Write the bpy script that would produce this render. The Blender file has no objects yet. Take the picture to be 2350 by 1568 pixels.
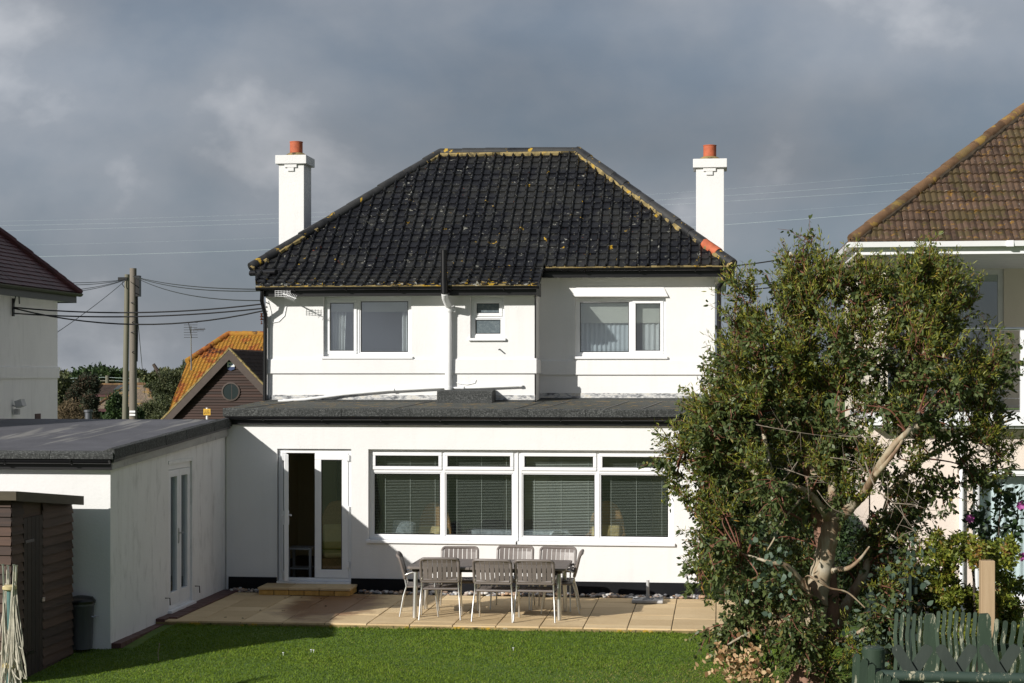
import bpy, math, random
import numpy as np
from mathutils import Vector, Matrix
R = math.radians
scene = bpy.context.scene
COL = scene.collection

# ------------------------------------------------------------------ camera
HC, YAW, FPX = 3.45, R(6.77), 4000.0
SN, CS = math.sin(YAW), math.cos(YAW)
cam_d = bpy.data.cameras.new("camera"); cam = bpy.data.objects.new("camera", cam_d); COL.objects.link(cam)
cam.location = (0, 0, HC); cam.rotation_euler = (R(90), 0, YAW)
cam_d.sensor_width = 36; cam_d.lens = 36 * FPX / 2350; cam_d.shift_y = 76 / 2350
cam_d.clip_start = 0.1; cam_d.clip_end = 6000
scene.camera = cam

# ------------------------------------------------------------------ sun, sky, exposure
SUN_AZ, SUN_EL = R(40), R(25)          # travels towards +X +Y
sun_d = bpy.data.lights.new("sun", 'SUN'); sun_d.energy = 4.2; sun_d.angle = R(0.5); sun_d.color = (1, 0.955, 0.895)
sun = bpy.data.objects.new("sun", sun_d); COL.objects.link(sun)
sdir = Vector((math.sin(SUN_AZ) * math.cos(SUN_EL), math.cos(SUN_AZ) * math.cos(SUN_EL), -math.sin(SUN_EL)))
sun.rotation_euler = sdir.to_track_quat('-Z', 'Y').to_euler()
sun.location = (-20, -20, 20)

world = bpy.data.worlds.new("World"); scene.world = world; world.use_nodes = True
nt = world.node_tree; nt.nodes.clear()
def N(t, **kw):
    n = nt.nodes.new(t)
    for k, v in kw.items(): setattr(n, k, v)
    return n
def build_world():
    L = nt.links.new
    out = N('ShaderNodeOutputWorld'); bg = N('ShaderNodeBackground'); bg.inputs[1].default_value = 0.1
    sky = N('ShaderNodeTexSky', sky_type='NISHITA', sun_disc=False)
    sky.sun_elevation = SUN_EL; sky.sun_rotation = math.pi + SUN_AZ; sky.air_density = 1.0; sky.dust_density = 1.2; sky.ozone_density = 1.5
    tc = N('ShaderNodeTexCoord')
    mp = N('ShaderNodeMapping'); mp.inputs['Scale'].default_value = (1.0, 1.0, 1.45); mp.inputs['Rotation'].default_value = (0, R(-9), 0); mp.inputs['Location'].default_value = (3.9, 0.2, 1.6)
    L(tc.outputs['Generated'], mp.inputs[0])
    n1 = N('ShaderNodeTexNoise'); n1.inputs['Scale'].default_value = 5.6; n1.inputs['Detail'].default_value = 9; n1.inputs['Roughness'].default_value = 0.50; n1.inputs['Distortion'].default_value = 0.12
    L(mp.outputs[0], n1.inputs['Vector'])
    r1 = N('ShaderNodeValToRGB'); e = r1.color_ramp.elements
    e[0].position = 0.36; e[0].color = (0.95, 1.12, 1.38, 1)
    e[1].position = 0.64; e[1].color = (2.95, 3.02, 3.18, 1)
    m = e.new(0.50); m.color = (1.42, 1.55, 1.76, 1)
    L(n1.outputs['Fac'], r1.inputs[0])
    # second, broader layer: long slate bands
    mp2 = N('ShaderNodeMapping'); mp2.inputs['Scale'].default_value = (0.7, 0.7, 2.2); mp2.inputs['Rotation'].default_value = (0, R(12), 0); mp2.inputs['Location'].default_value = (6.1, 0.4, 2.2)
    L(tc.outputs['Generated'], mp2.inputs[0])
    n2 = N('ShaderNodeTexNoise'); n2.inputs['Scale'].default_value = 3.1; n2.inputs['Detail'].default_value = 4; n2.inputs['Roughness'].default_value = 0.45
    L(mp2.outputs[0], n2.inputs['Vector'])
    mr = N('ShaderNodeMapRange'); mr.inputs[1].default_value = 0.32; mr.inputs[2].default_value = 0.68; mr.inputs[3].default_value = 0.74; mr.inputs[4].default_value = 1.30
    L(n2.outputs['Fac'], mr.inputs[0])
    mul = N('ShaderNodeMix', data_type='RGBA', blend_type='MULTIPLY'); mul.inputs[0].default_value = 1
    L(r1.outputs[0], mul.inputs[6]); L(mr.outputs[0], mul.inputs[7])
    spf = N('ShaderNodeSeparateXYZ'); L(tc.outputs['Generated'], spf.inputs[0])
    fy = N('ShaderNodeMapRange'); fy.inputs[1].default_value = -0.3; fy.inputs[2].default_value = 0.7; fy.inputs[3].default_value = 0.85; fy.inputs[4].default_value = 1.50
    L(spf.outputs['Y'], fy.inputs[0])
    mul2 = N('ShaderNodeMix', data_type='RGBA', blend_type='MULTIPLY'); mul2.inputs[0].default_value = 1
    L(mul.outputs[2], mul2.inputs[6]); L(fy.outputs[0], mul2.inputs[7]); mul = mul2
    # the clouds open towards the sun's side of the sky (behind the camera)
    sp = N('ShaderNodeSeparateXYZ'); L(tc.outputs['Generated'], sp.inputs[0])
    mo = N('ShaderNodeMapRange'); mo.inputs[1].default_value = 0.35; mo.inputs[2].default_value = -0.5; mo.inputs[3].default_value = 0.0; mo.inputs[4].default_value = 0.55
    L(sp.outputs['Y'], mo.inputs[0])
    n3 = N('ShaderNodeMapRange'); n3.inputs[1].default_value = 0.60; n3.inputs[2].default_value = 0.36; n3.inputs[3].default_value = 0.0; n3.inputs[4].default_value = 0.10
    L(n1.outputs['Fac'], n3.inputs[0])
    mz = N('ShaderNodeMapRange'); mz.inputs[1].default_value = 0.30; mz.inputs[2].default_value = 0.75; L(sp.outputs['Z'], mz.inputs[0])
    mm_ = N('ShaderNodeMath', operation='MULTIPLY'); L(mo.outputs[0], mm_.inputs[0]); L(mz.outputs[0], mm_.inputs[1])
    ad = N('ShaderNodeMath', operation='ADD', use_clamp=True); L(mm_.outputs[0], ad.inputs[0]); L(n3.outputs[0], ad.inputs[1])
    mix = N('ShaderNodeMix', data_type='RGBA'); L(ad.outputs[0], mix.inputs[0]); L(mul.outputs[2], mix.inputs[6]); L(sky.outputs[0], mix.inputs[7])
    L(mix.outputs[2], bg.inputs[0]); L(bg.outputs[0], out.inputs[0])
build_world()
vs = scene.view_settings; vs.view_transform = 'Standard'; vs.look = 'None'; vs.exposure = 0.36; vs.gamma = 1.0; vs.use_curve_mapping = False
scene.cycles.max_bounces = 8; scene.cycles.transparent_max_bounces = 24

# ------------------------------------------------------------------ helpers
def uu(px): return (px - 1175) / FPX
def at(px, py, Y):                     # where the ray of a photo point meets the plane at depth Y
    u = uu(px); d = Y / (u * SN + CS)
    return Vector((d * (u * CS - SN), Y, HC - (py - 860) / FPX * d))
def atx(px, py, X):
    u = uu(px); d = X / (u * CS - SN)
    return Vector((X, d * (u * SN + CS), HC - (py - 860) / FPX * d))
def gnd(px, py, Z=0.0):
    u = uu(px); d = (HC - Z) * FPX / (py - 860)
    return Vector((d * (u * CS - SN), d * (u * SN + CS), Z))

def base_of(o):
    v = Vector((0, 0, 0))
    while o is not None: v += o.location; o = o.parent
    return v

class MB:
    def __init__(s): s.v = []; s.f = []; s.t = []; s.tint = 0.5
    def add(s, vs, fs):
        n = len(s.v); s.v += [tuple(p) for p in vs]
        for f in fs: s.f.append(tuple(i + n for i in f)); s.t.append(s.tint)
    def quad(s, a, b, c, d): s.add([a, b, c, d], [(0, 1, 2, 3)])
    def box(s, x0, x1, y0, y1, z0, z1):
        if x1 < x0: x0, x1 = x1, x0
        if y1 < y0: y0, y1 = y1, y0
        if z1 < z0: z0, z1 = z1, z0
        s.add([(x0, y0, z0), (x1, y0, z0), (x1, y1, z0), (x0, y1, z0), (x0, y0, z1), (x1, y0, z1), (x1, y1, z1), (x0, y1, z1)],
              [(0, 3, 2, 1), (4, 5, 6, 7), (0, 1, 5, 4), (1, 2, 6, 5), (2, 3, 7, 6), (3, 0, 4, 7)])
    def obox(s, c, ax, ay, az):        # centre and three half-extent vectors
        c, ax, ay, az = Vector(c), Vector(ax), Vector(ay), Vector(az)
        p = [c + i * ax + j * ay + k * az for k in (-1, 1) for j in (-1, 1) for i in (-1, 1)]
        s.add(p, [(0, 2, 3, 1), (4, 5, 7, 6), (0, 1, 5, 4), (1, 3, 7, 5), (3, 2, 6, 7), (2, 0, 4, 6)])
    def bar(s, a, b, w, t, up=(0, 0, 1)):  # rectangular bar from a to b
        a, b = Vector(a), Vector(b); d = (b - a); l = d.length; d.normalize()
        x = d.cross(Vector(up))
        if x.length < 1e-4: x = d.cross(Vector((1, 0, 0)))
        x.normalize(); y = x.cross(d)
        s.obox((a + b) / 2, d * l / 2, x * w / 2, y * t / 2)
    def prism(s, pts, vec):            # polygon (3-D points) pushed along vec
        n = len(pts); v = Vector(vec); P = [Vector(p) for p in pts]
        s.add(P + [p + v for p in P], [tuple(range(n))[::-1], tuple(range(n, 2 * n))] + [(i, (i + 1) % n, n + (i + 1) % n, n + i) for i in range(n)])
    def tube(s, pts, r, n=8, cap=True):
        P = [Vector(p) for p in pts]; m = len(P)
        rr = [r] * m if not hasattr(r, '__len__') else list(r)
        vs, fs = [], []; ref = None
        for i, p in enumerate(P):
            d = (P[min(i + 1, m - 1)] - P[max(i - 1, 0)])
            if d.length < 1e-9: d = Vector((0, 0, 1))
            d.normalize()
            if ref is None:
                ref = d.cross(Vector((0, 0, 1)))
                if ref.length < 1e-3: ref = d.cross(Vector((1, 0, 0)))
            x = (ref - d * ref.dot(d))
            if x.length < 1e-6: x = d.cross(Vector((0.3, 1, 0.2)))
            x.normalize(); y = d.cross(x); ref = x
            for k in range(n):
                a = 2 * math.pi * k / n
                vs.append(p + (x * math.cos(a) + y * math.sin(a)) * rr[i])
        for i in range(m - 1):
            for k in range(n):
                fs.append((i * n + k, i * n + (k + 1) % n, (i + 1) * n + (k + 1) % n, (i + 1) * n + k))
        if cap: fs += [tuple(range(n))[::-1], tuple(range((m - 1) * n, m * n))]
        s.add(vs, fs)
    def lathe(s, c, prof, n=20):       # prof: list of (radius, z)
        c = Vector(c); vs, fs = [], []
        for r, z in prof:
            for k in range(n):
                a = 2 * math.pi * k / n; vs.append(c + Vector((r * math.cos(a), r * math.sin(a), z)))
        m = len(prof)
        for i in range(m - 1):
            for k in range(n):
                fs.append((i * n + k, i * n + (k + 1) % n, (i + 1) * n + (k + 1) % n, (i + 1) * n + k))
        fs += [tuple(range(n))[::-1], tuple(range((m - 1) * n, m * n))]
        s.add(vs, fs)
    def frame(s, x0, x1, z0, z1, y0, y1, w, wb=None):   # four butted bars round an opening in a Y plane
        wb = wb or w
        s.box(x0, x1, y0, y1, z1 - w, z1); s.box(x0, x1, y0, y1, z0, z0 + wb)
        s.box(x0, x0 + w, y0, y1, z0 + wb, z1 - w); s.box(x1 - w, x1, y0, y1, z0 + wb, z1 - w)
    def wall(s, x0, x1, z0, z1, yf, yb, ops=()):        # wall in a Y plane with real openings
        xs = sorted(set([x0, x1] + [v for o in ops for v in o[:2]])); zs = sorted(set([z0, z1] + [v for o in ops for v in o[2:4]]))
        for i in range(len(xs) - 1):
            for k in range(len(zs) - 1):
                cx, cz = (xs[i] + xs[i + 1]) / 2, (zs[k] + zs[k + 1]) / 2
                if any(o[0] < cx < o[1] and o[2] < cz < o[3] for o in ops): continue
                for y in (yf, yb):
                    s.quad((xs[i], y, zs[k]), (xs[i + 1], y, zs[k]), (xs[i + 1], y, zs[k + 1]), (xs[i], y, zs[k + 1]))
        for (a, b, c, d) in [(x0, x1, z0, z1)] + [o[:4] for o in ops]:
            s.quad((a, yf, c), (b, yf, c), (b, yb, c), (a, yb, c)); s.quad((a, yf, d), (b, yf, d), (b, yb, d), (a, yb, d))
            s.quad((a, yf, c), (a, yb, c), (a, yb, d), (a, yf, d)); s.quad((b, yf, c), (b, yb, c), (b, yb, d), (b, yf, d))
    def build(s, name, mat, parent=None, smooth=False, bevel=0, kind=None, recalc=False):
        me = bpy.data.meshes.new(name); b = base_of(parent) if parent else Vector((0, 0, 0))
        v = np.array(s.v, dtype=np.float64).reshape(-1, 3) - np.array(b)
        me.from_pydata(v.tolist(), [], s.f)
        at_ = me.attributes.new("tint", 'FLOAT', 'FACE'); at_.data.foreach_set("value", np.array(s.t, dtype=np.float32))
        if smooth:
            me.polygons.foreach_set("use_smooth", [True] * len(me.polygons))
        if recalc:
            import bmesh
            bm = bmesh.new(); bm.from_mesh(me); bmesh.ops.recalc_face_normals(bm, faces=bm.faces); bm.to_mesh(me); bm.free()
        me.materials.append(mat); me.update()
        o = bpy.data.objects.new(name, me); COL.objects.link(o)
        if parent: o.parent = parent
        if smooth:
            try: me.set_sharp_from_angle(angle=R(40))
            except Exception: pass
        if bevel:
            m = o.modifiers.new("bevel", 'BEVEL'); m.width = bevel; m.segments = 2; m.limit_method = 'ANGLE'; m.angle_limit = R(40)
        if kind: o["kind"] = kind
        return o

def raw_mesh(name, verts, faces_idx, nper, mat, parent=None, tint=None, kind=None, smooth=False):
    """numpy bulk mesh; faces_idx (m, nper)"""
    me = bpy.data.meshes.new(name); b = np.array(base_of(parent)) if parent else np.zeros(3)
    v = (np.asarray(verts, dtype=np.float64) - b).astype(np.float32); f = np.asarray(faces_idx, dtype=np.int32)
    me.vertices.add(len(v)); me.vertices.foreach_set("co", v.ravel())
    me.loops.add(f.size); me.loops.foreach_set("vertex_index", f.ravel())
    me.polygons.add(len(f)); me.polygons.foreach_set("loop_start", np.arange(0, f.size, nper, dtype=np.int32))
    try: me.polygons.foreach_set("loop_total", np.full(len(f), nper, dtype=np.int32))
    except Exception: pass
    a = me.attributes.new("tint", 'FLOAT', 'FACE'); a.data.foreach_set("value", (np.full(len(f), 0.5) if tint is None else tint).astype(np.float32))
    if smooth: me.polygons.foreach_set("use_smooth", np.ones(len(f), dtype=bool))
    me.update(calc_edges=True); me.validate()
    me.materials.append(mat)
    o = bpy.data.objects.new(name, me); COL.objects.link(o)
    if parent: o.parent = parent
    if kind: o["kind"] = kind
    return o

def tag(o, label, cat, group=None, kind=None):
    o["label"] = label; o["category"] = cat
    if group: o["group"] = group
    if kind: o["kind"] = kind
    return o
def thing(name, label, cat, loc, group=None, rz=0):
    o = bpy.data.objects.new(name, None); COL.objects.link(o); o.location = Vector(loc); o.rotation_euler = (0, 0, rz)
    o.empty_display_size = 0.2
    return tag(o, label, cat, group)
def copy_tree(o, parent=None):
    c = o.copy(); COL.objects.link(c); c.parent = parent
    for ch in list(o.children): copy_tree(ch, c)
    return c

# ------------------------------------------------------------------ materials
def new_mat(name):
    m = bpy.data.materials.new(name); m.use_nodes = True; t = m.node_tree
    bs = t.nodes['Principled BSDF']
    return m, t, bs
def noise(t, scale, detail=4, rough=0.55, stretch=None, src='Object', dist=0):
    tc = t.nodes.new('ShaderNodeTexCoord'); n = t.nodes.new('ShaderNodeTexNoise')
    n.inputs['Scale'].default_value = scale; n.inputs['Detail'].default_value = detail; n.inputs['Roughness'].default_value = rough; n.inputs['Distortion'].default_value = dist
    if stretch:
        mp = t.nodes.new('ShaderNodeMapping'); mp.inputs['Scale'].default_value = stretch
        t.links.new(tc.outputs[src], mp.inputs[0]); t.links.new(mp.outputs[0], n.inputs['Vector'])
    else: t.links.new(tc.outputs[src], n.inputs['Vector'])
    return n.outputs['Fac']
def ramp(t, fac, stops):
    r = t.nodes.new('ShaderNodeValToRGB'); e = r.color_ramp.elements
    while len(e) < len(stops): e.new(0.5)
    for i, (p, c) in enumerate(stops):
        e[i].position = p; e[i].color = (*c, 1) if len(c) == 3 else c
    t.links.new(fac, r.inputs[0]); return r.outputs[0]
def mapr(t, fac, a, b, c=0.0, d=1.0):
    r = t.nodes.new('ShaderNodeMapRange')
    for i, v in enumerate((a, b, c, d)): r.inputs[i + 1].default_value = v
    t.links.new(fac, r.inputs[0]); return r.outputs[0]
def mixc(t, fac, a, b, mode='MIX'):
    m = t.nodes.new('ShaderNodeMix'); m.data_type = 'RGBA'; m.blend_type = mode
    for i, v in ((0, fac), (6, a), (7, b)):
        if isinstance(v, (int, float)): m.inputs[i].default_value = v
        elif isinstance(v, tuple): m.inputs[i].default_value = (*v, 1)
        else: t.links.new(v, m.inputs[i])
    return m.outputs[2]
def mth(t, op, a, b=0.0):
    m = t.nodes.new('ShaderNodeMath'); m.operation = op
    for i, v in ((0, a), (1, b)):
        if isinstance(v, (int, float)): m.inputs[i].default_value = v
        else: t.links.new(v, m.inputs[i])
    return m.outputs[0]
def attr(t, name='tint'):
    a = t.nodes.new('ShaderNodeAttribute'); a.attribute_name = name; return a.outputs['Fac']
def setc(t, bs, v):
    if isinstance(v, tuple): bs.inputs['Base Color'].default_value = (*v, 1)
    else: t.links.new(v, bs.inputs['Base Color'])
def bump(t, bs, h, strength=0.4, dist=0.01):
    b = t.nodes.new('ShaderNodeBump'); b.inputs['Strength'].default_value = strength; b.inputs['Distance'].default_value = dist
    t.links.new(h, b.inputs['Height']); t.links.new(b.outputs[0], bs.inputs['Normal'])
def simple(name, c, rough=0.6, metal=0.0, var=0.0, vscale=6.0, bmp=0.0, bscale=60, spec=0.5, stretch=None):
    m, t, bs = new_mat(name); bs.inputs['Roughness'].default_value = rough; bs.inputs['Metallic'].default_value = metal
    bs.inputs['Specular IOR Level'].default_value = spec
    if var:
        n = noise(t, vscale, 5, 0.6, stretch)
        setc(t, bs, ramp(t, n, [(0.3, tuple(x * (1 - var) for x in c)), (0.7, tuple(min(1, x * (1 + var)) for x in c))]))
    else: setc(t, bs, c)
    if bmp: bump(t, bs, noise(t, bscale, 5, 0.6), bmp, 0.006)
    return m

def render_mat(name, c, stain=0.06, streak=0.0, patch=0.0):
    m, t, bs = new_mat(name); bs.inputs['Roughness'].default_value = 0.85; bs.inputs['Specular IOR Level'].default_value = 0.2
    n = noise(t, 0.9, 6, 0.6); col = ramp(t, n, [(0.3, tuple(x * (1 - stain) for x in c)), (0.62, c)])
    n2 = noise(t, 1.0, 5, 0.62, (7, 7, 0.6)); g = mapr(t, n2, 0.54, 0.76, 0, 0.10 + streak)
    col = mixc(t, g, col, (0.42, 0.41, 0.38))
    if patch:
        n3 = noise(t, 2.2, 6, 0.65, (2.2, 2.2, 0.8)); g3 = mapr(t, n3, 0.53, 0.70, 0, patch)
        col = mixc(t, g3, col, (0.30, 0.30, 0.29))
    # hairline cracks
    setc(t, bs, col)
    h = mth(t, 'ADD', noise(t, 34, 4, 0.75), mth(t, 'MULTIPLY', noise(t, 5, 3, 0.5), 0.7))
    bump(t, bs, h, 0.30, 0.015)
    return m
M = {}
M['render'] = render_mat('white_render', (0.765, 0.765, 0.755))
M['render_garage'] = render_mat('stained_white_render', (0.79, 0.79, 0.785), 0.08, 0.14, 0.36)
M['render_left'] = render_mat('neighbour_white_render', (0.78, 0.77, 0.75), 0.08, 0.22, 0.1)
M['render_pink'] = render_mat('pale_pink_render', (0.76, 0.66, 0.58), 0.05)
M['render_cream'] = render_mat('cream_render', (0.72, 0.66, 0.56), 0.05)
M['upvc'] = simple('white_upvc', (0.80, 0.81, 0.82), 0.32, var=0.03, vscale=3)
M['upvc_dull'] = simple('weathered_upvc', (0.66, 0.67, 0.66), 0.45, var=0.08, vscale=5)
M['pvc_pipe'] = simple('white_pipe_plastic', (0.78, 0.79, 0.79), 0.3, var=0.04, vscale=4)
M['black'] = simple('black_plastic', (0.0045, 0.0045, 0.0055), 0.36, var=0.25, vscale=5)
M['blackpaint'] = simple('black_masonry_paint', (0.0035, 0.004, 0.006), 0.7, var=0.3, vscale=3, bmp=0.4, spec=0.25)
M['terracotta'] = simple('terracotta', (0.42, 0.105, 0.045), 0.75, var=0.22, vscale=9, bmp=0.25)
M['alu'] = simple('brushed_aluminium', (0.72, 0.72, 0.70), 0.36, 0.9, var=0.05, vscale=14)
M['resin'] = simple('taupe_resin', (0.172, 0.148, 0.134), 0.42, var=0.12, vscale=8, bmp=0.08, bscale=120)
M['resin_dark'] = simple('dark_resin_pad', (0.045, 0.038, 0.035), 0.45, var=0.15)
M['steel'] = simple('stainless_steel', (0.62, 0.62, 0.62), 0.28, 1.0, var=0.04)
M['concrete'] = simple('grey_concrete', (0.42, 0.42, 0.42), 0.85, var=0.15, bmp=0.3)
M['curtain'] = simple('cream_curtain', (0.80, 0.78, 0.73), 0.9, var=0.06)
M['net'] = simple('pale_curtain_cloth', (0.70, 0.72, 0.71), 0.9, var=0.06)
M['blind'] = simple('roller_blind_cloth', (0.72, 0.68, 0.57), 0.9, var=0.04)
M['slat'] = simple('blind_slat', (0.58, 0.57, 0.50), 0.4)
M['room_cream'] = simple('cream_room_paint', (0.52, 0.46, 0.30), 0.9, var=0.05, vscale=1.2)
M['room_grey'] = simple('grey_room_paint', (0.58, 0.60, 0.62), 0.9, var=0.06, vscale=1.2)
M['carpet'] = simple('dark_floor', (0.10, 0.07, 0.05), 0.8, var=0.2)
M['wicker'] = simple('honey_wicker', (0.42, 0.22, 0.075), 0.55, var=0.25, vscale=40, bmp=0.5, bscale=90)
M['cushion'] = simple('buff_cushion', (0.68, 0.50, 0.22), 0.9, var=0.1)
M['cushion_grey'] = simple('grey_cushion', (0.36, 0.38, 0.40), 0.9, var=0.4, vscale=18)
M['darkwood'] = simple('dark_furniture', (0.03, 0.025, 0.02), 0.4, var=0.2)
M['wire'] = simple('black_cable', (0.012, 0.012, 0.012), 0.5)
M['wire_pale'] = simple('pale_power_line', (0.55, 0.66, 0.66), 0.45)
M['galv'] = simple('galvanised_bin', (0.11, 0.115, 0.13), 0.5, 0.4, var=0.2, stretch=(6, 6, 0.6), vscale=2)
M['bulb'] = simple('ceramic_insulator', (0.10, 0.035, 0.02), 0.3)

def glass_mat(name, tint=(0.9, 0.94, 0.95), base_refl=0.045):
    m = bpy.data.materials.new(name); m.use_nodes = True; t = m.node_tree; t.nodes.clear()
    o = t.nodes.new('ShaderNodeOutputMaterial'); tr = t.nodes.new('ShaderNodeBsdfTransparent'); gl = t.nodes.new('ShaderNodeBsdfGlossy')
    tr.inputs[0].default_value = (*tint, 1); gl.inputs['Roughness'].default_value = 0.015; gl.inputs[0].default_value = (0.95, 0.97, 1, 1)
    fr = t.nodes.new('ShaderNodeLayerWeight'); ad = mth(t, 'ADD', mth(t, 'MULTIPLY', mth(t, 'POWER', fr.outputs['Facing'], 5.0), 0.8), base_refl)
    nb = noise(t, 1.3, 2, 0.5); bp = t.nodes.new('ShaderNodeBump'); bp.inputs['Strength'].default_value = 0.04; bp.inputs['Distance'].default_value = 0.02
    t.links.new(nb, bp.inputs['Height']); t.links.new(bp.outputs[0], gl.inputs['Normal'])
    mx = t.nodes.new('ShaderNodeMixShader'); t.links.new(ad, mx.inputs[0]); t.links.new(tr.outputs[0], mx.inputs[1]); t.links.new(gl.outputs[0], mx.inputs[2])
    t.links.new(mx.outputs[0], o.inputs[0]); return m
M['glass'] = glass_mat('window_glass')
M['glass_up'] = glass_mat('upper_window_glass', (0.88, 0.92, 0.94), 0.25)
def frosted():
    m, t, bs = new_mat('frosted_glass'); bs.inputs['Roughness'].default_value = 0.25
    setc(t, bs, ramp(t, noise(t, 30, 5, 0.7), [(0.45, (0.10, 0.125, 0.14)), (0.68, (0.16, 0.19, 0.20)), (0.75, (0.6, 0.6, 0.6))])); bump(t, bs, noise(t, 60, 3), 0.4); return m
M['frosted'] = frosted()

def tile_mat(name, c0, c1, rough=0.4, lichen=(), lich_thr=0.72, spots=(0.55, 0.55, 0.5), bmp=0.25, dirt=None, spec=0.35):
    """per-tile tint + lichen patches and pale specks"""
    m, t, bs = new_mat(name); bs.inputs['Roughness'].default_value = rough; bs.inputs['Specular IOR Level'].default_value = spec
    a = attr(t); col = ramp(t, a, [(0.05, c0), (0.95, c1)])
    col = mixc(t, mapr(t, noise(t, 5, 6, 0.65), 0.35, 0.75, 0, 0.55), col, tuple(min(1, x * 1.9 + 0.004) for x in c1))
    if dirt: col = mixc(t, mapr(t, noise(t, 1.1, 4, 0.6), 0.5, 0.7, 0, dirt[0]), col, dirt[1])
    for i, (lc, sc, thr, amt) in enumerate(lichen):
        n = noise(t, sc, 5, 0.62, (1.0, 1.0, 1.0) if i % 2 == 0 else (1.1, 0.9, 1.05), dist=0.3)
        k = mapr(t, n, thr, thr + 0.035, 0, amt)
        col = mixc(t, k, col, lc)
    setc(t, bs, col)
    bump(t, bs, noise(t, 45, 5, 0.65), bmp, 0.006); return m
YL = (0.52, 0.33, 0.03); PL = (0.48, 0.48, 0.42)
M['tile_dark'] = tile_mat('black_glazed_tile', (0.0022, 0.0025, 0.0040), (0.0075, 0.0078, 0.0100), 0.47, [((0.05, 0.05, 0.042), 1.6, 0.50, 0.28), (YL, 4.5, 0.672, 0.9), (PL, 7.5, 0.65, 0.5), ((0.16, 0.16, 0.13), 14, 0.62, 0.5), ((0.32, 0.08, 0.04), 11, 0.70, 0.7)])
M['tile_eave'] = tile_mat('lichened_eave_tile', (0.003, 0.0035, 0.005), (0.009, 0.009, 0.010), 0.45, [(YL, 6.5, 0.59, 0.9), (PL, 9, 0.585, 0.7)])
M['hip_dark'] = tile_mat('dark_hip_tile', (0.007, 0.0075, 0.009), (0.034, 0.034, 0.033), 0.5, [(YL, 4.5, 0.63, 0.85)])
M['mortar'] = tile_mat('lichened_mortar', (0.10, 0.078, 0.035), (0.26, 0.20, 0.085), 0.9, [((0.46, 0.28, 0.025), 5, 0.60, 0.9), ((0.45, 0.45, 0.40), 9, 0.66, 0.7), ((0.02, 0.02, 0.015), 6, 0.60, 0.8)], bmp=0.6)
M['tile_brown'] = tile_mat('brown_mossy_tile', (0.042, 0.025, 0.016), (0.088, 0.055, 0.035), 0.8, [((0.24, 0.13, 0.02), 9, 0.60, 0.7), ((0.36, 0.33, 0.28), 17, 0.64, 0.6), ((0.075, 0.06, 0.02), 3, 0.52, 0.6)], bmp=0.5)
M['hip_brown'] = tile_mat('brown_hip_tile', (0.075, 0.042, 0.022), (0.15, 0.085, 0.042), 0.85, [((0.34, 0.22, 0.04), 5, 0.58, 0.6), ((0.15, 0.12, 0.04), 3, 0.56, 0.5)], bmp=0.5)
M['tile_red'] = tile_mat('plum_red_tile', (0.030, 0.0085, 0.010), (0.060, 0.016, 0.017), 0.5, [((0.12, 0.09, 0.06), 9, 0.72, 0.5)])
M['tile_orange'] = tile_mat('orange_lichened_tile', (0.14, 0.042, 0.014), (0.27, 0.088, 0.016), 0.85, [((0.36, 0.20, 0.025), 1.1, 0.47, 0.7), ((0.34, 0.26, 0.04), 2.2, 0.62, 0.7), ((0.035, 0.014, 0.010), 1.4, 0.60, 0.8)], bmp=0.5)
M['tile_umber'] = tile_mat('dark_umber_tile', (0.02, 0.012, 0.009), (0.045, 0.028, 0.02), 0.7, [((0.22, 0.15, 0.05), 6, 0.70, 0.5)])
M['tile_bungalow'] = tile_mat('weathered_bungalow_tile', (0.13, 0.10, 0.075), (0.20, 0.155, 0.11), 0.85, [((0.36, 0.24, 0.06), 1.2, 0.57, 0.6)])

def felt_mat(name, c, speck, moss=0.0, seam=False):
    m, t, bs = new_mat(name); bs.inputs['Roughness'].default_value = 0.9
    n = noise(t, 48, 4, 0.8); col = ramp(t, n, [(0.38, tuple(x * 0.35 for x in c)), (0.52, c), (0.66, speck)])
    col = mixc(t, mapr(t, noise(t, 1.7, 6, 0.65), 0.4, 0.7, 0, 0.55), col, tuple(x * 0.5 for x in c))
    if moss:
        col = mixc(t, mapr(t, noise(t, 5.5, 6, 0.7), 0.565, 0.63, 0, moss), col, (0.33, 0.20, 0.03))
        col = mixc(t, mapr(t, noise(t, 2.6, 4, 0.6), 0.50, 0.7, 0, 0.5), col, (0.075, 0.08, 0.045))
    setc(t, bs, col); bump(t, bs, n, 0.5, 0.008); return m
M['felt'] = felt_mat('mineral_roofing_felt', (0.044, 0.048, 0.046), (0.17, 0.175, 0.17), 0.0)
M['felt_moss'] = felt_mat('mossy_roofing_felt', (0.050, 0.055, 0.048), (0.17, 0.175, 0.16), 0.8)
def garage_felt():
    m, t, bs = new_mat('bitumen_sheet'); bs.inputs['Roughness'].default_value = 0.7
    n = noise(t, 1.2, 6, 0.6); col = ramp(t, n, [(0.3, (0.055, 0.055, 0.062)), (0.7, (0.105, 0.105, 0.118))])
    st = noise(t, 1.0, 4, 0.6, (3.2, 0.28, 1), dist=0.4); col = mixc(t, mapr(t, st, 0.56, 0.63, 0, 0.55), col, (0.30, 0.29, 0.26))
    col = mixc(t, mapr(t, noise(t, 60, 3), 0.55, 0.8, 0, 0.5), col, (0.2, 0.2, 0.21))
    setc(t, bs, col); bump(t, bs, noise(t, 80, 3), 0.25, 0.005); return m
M['bitumen'] = garage_felt()
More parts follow.
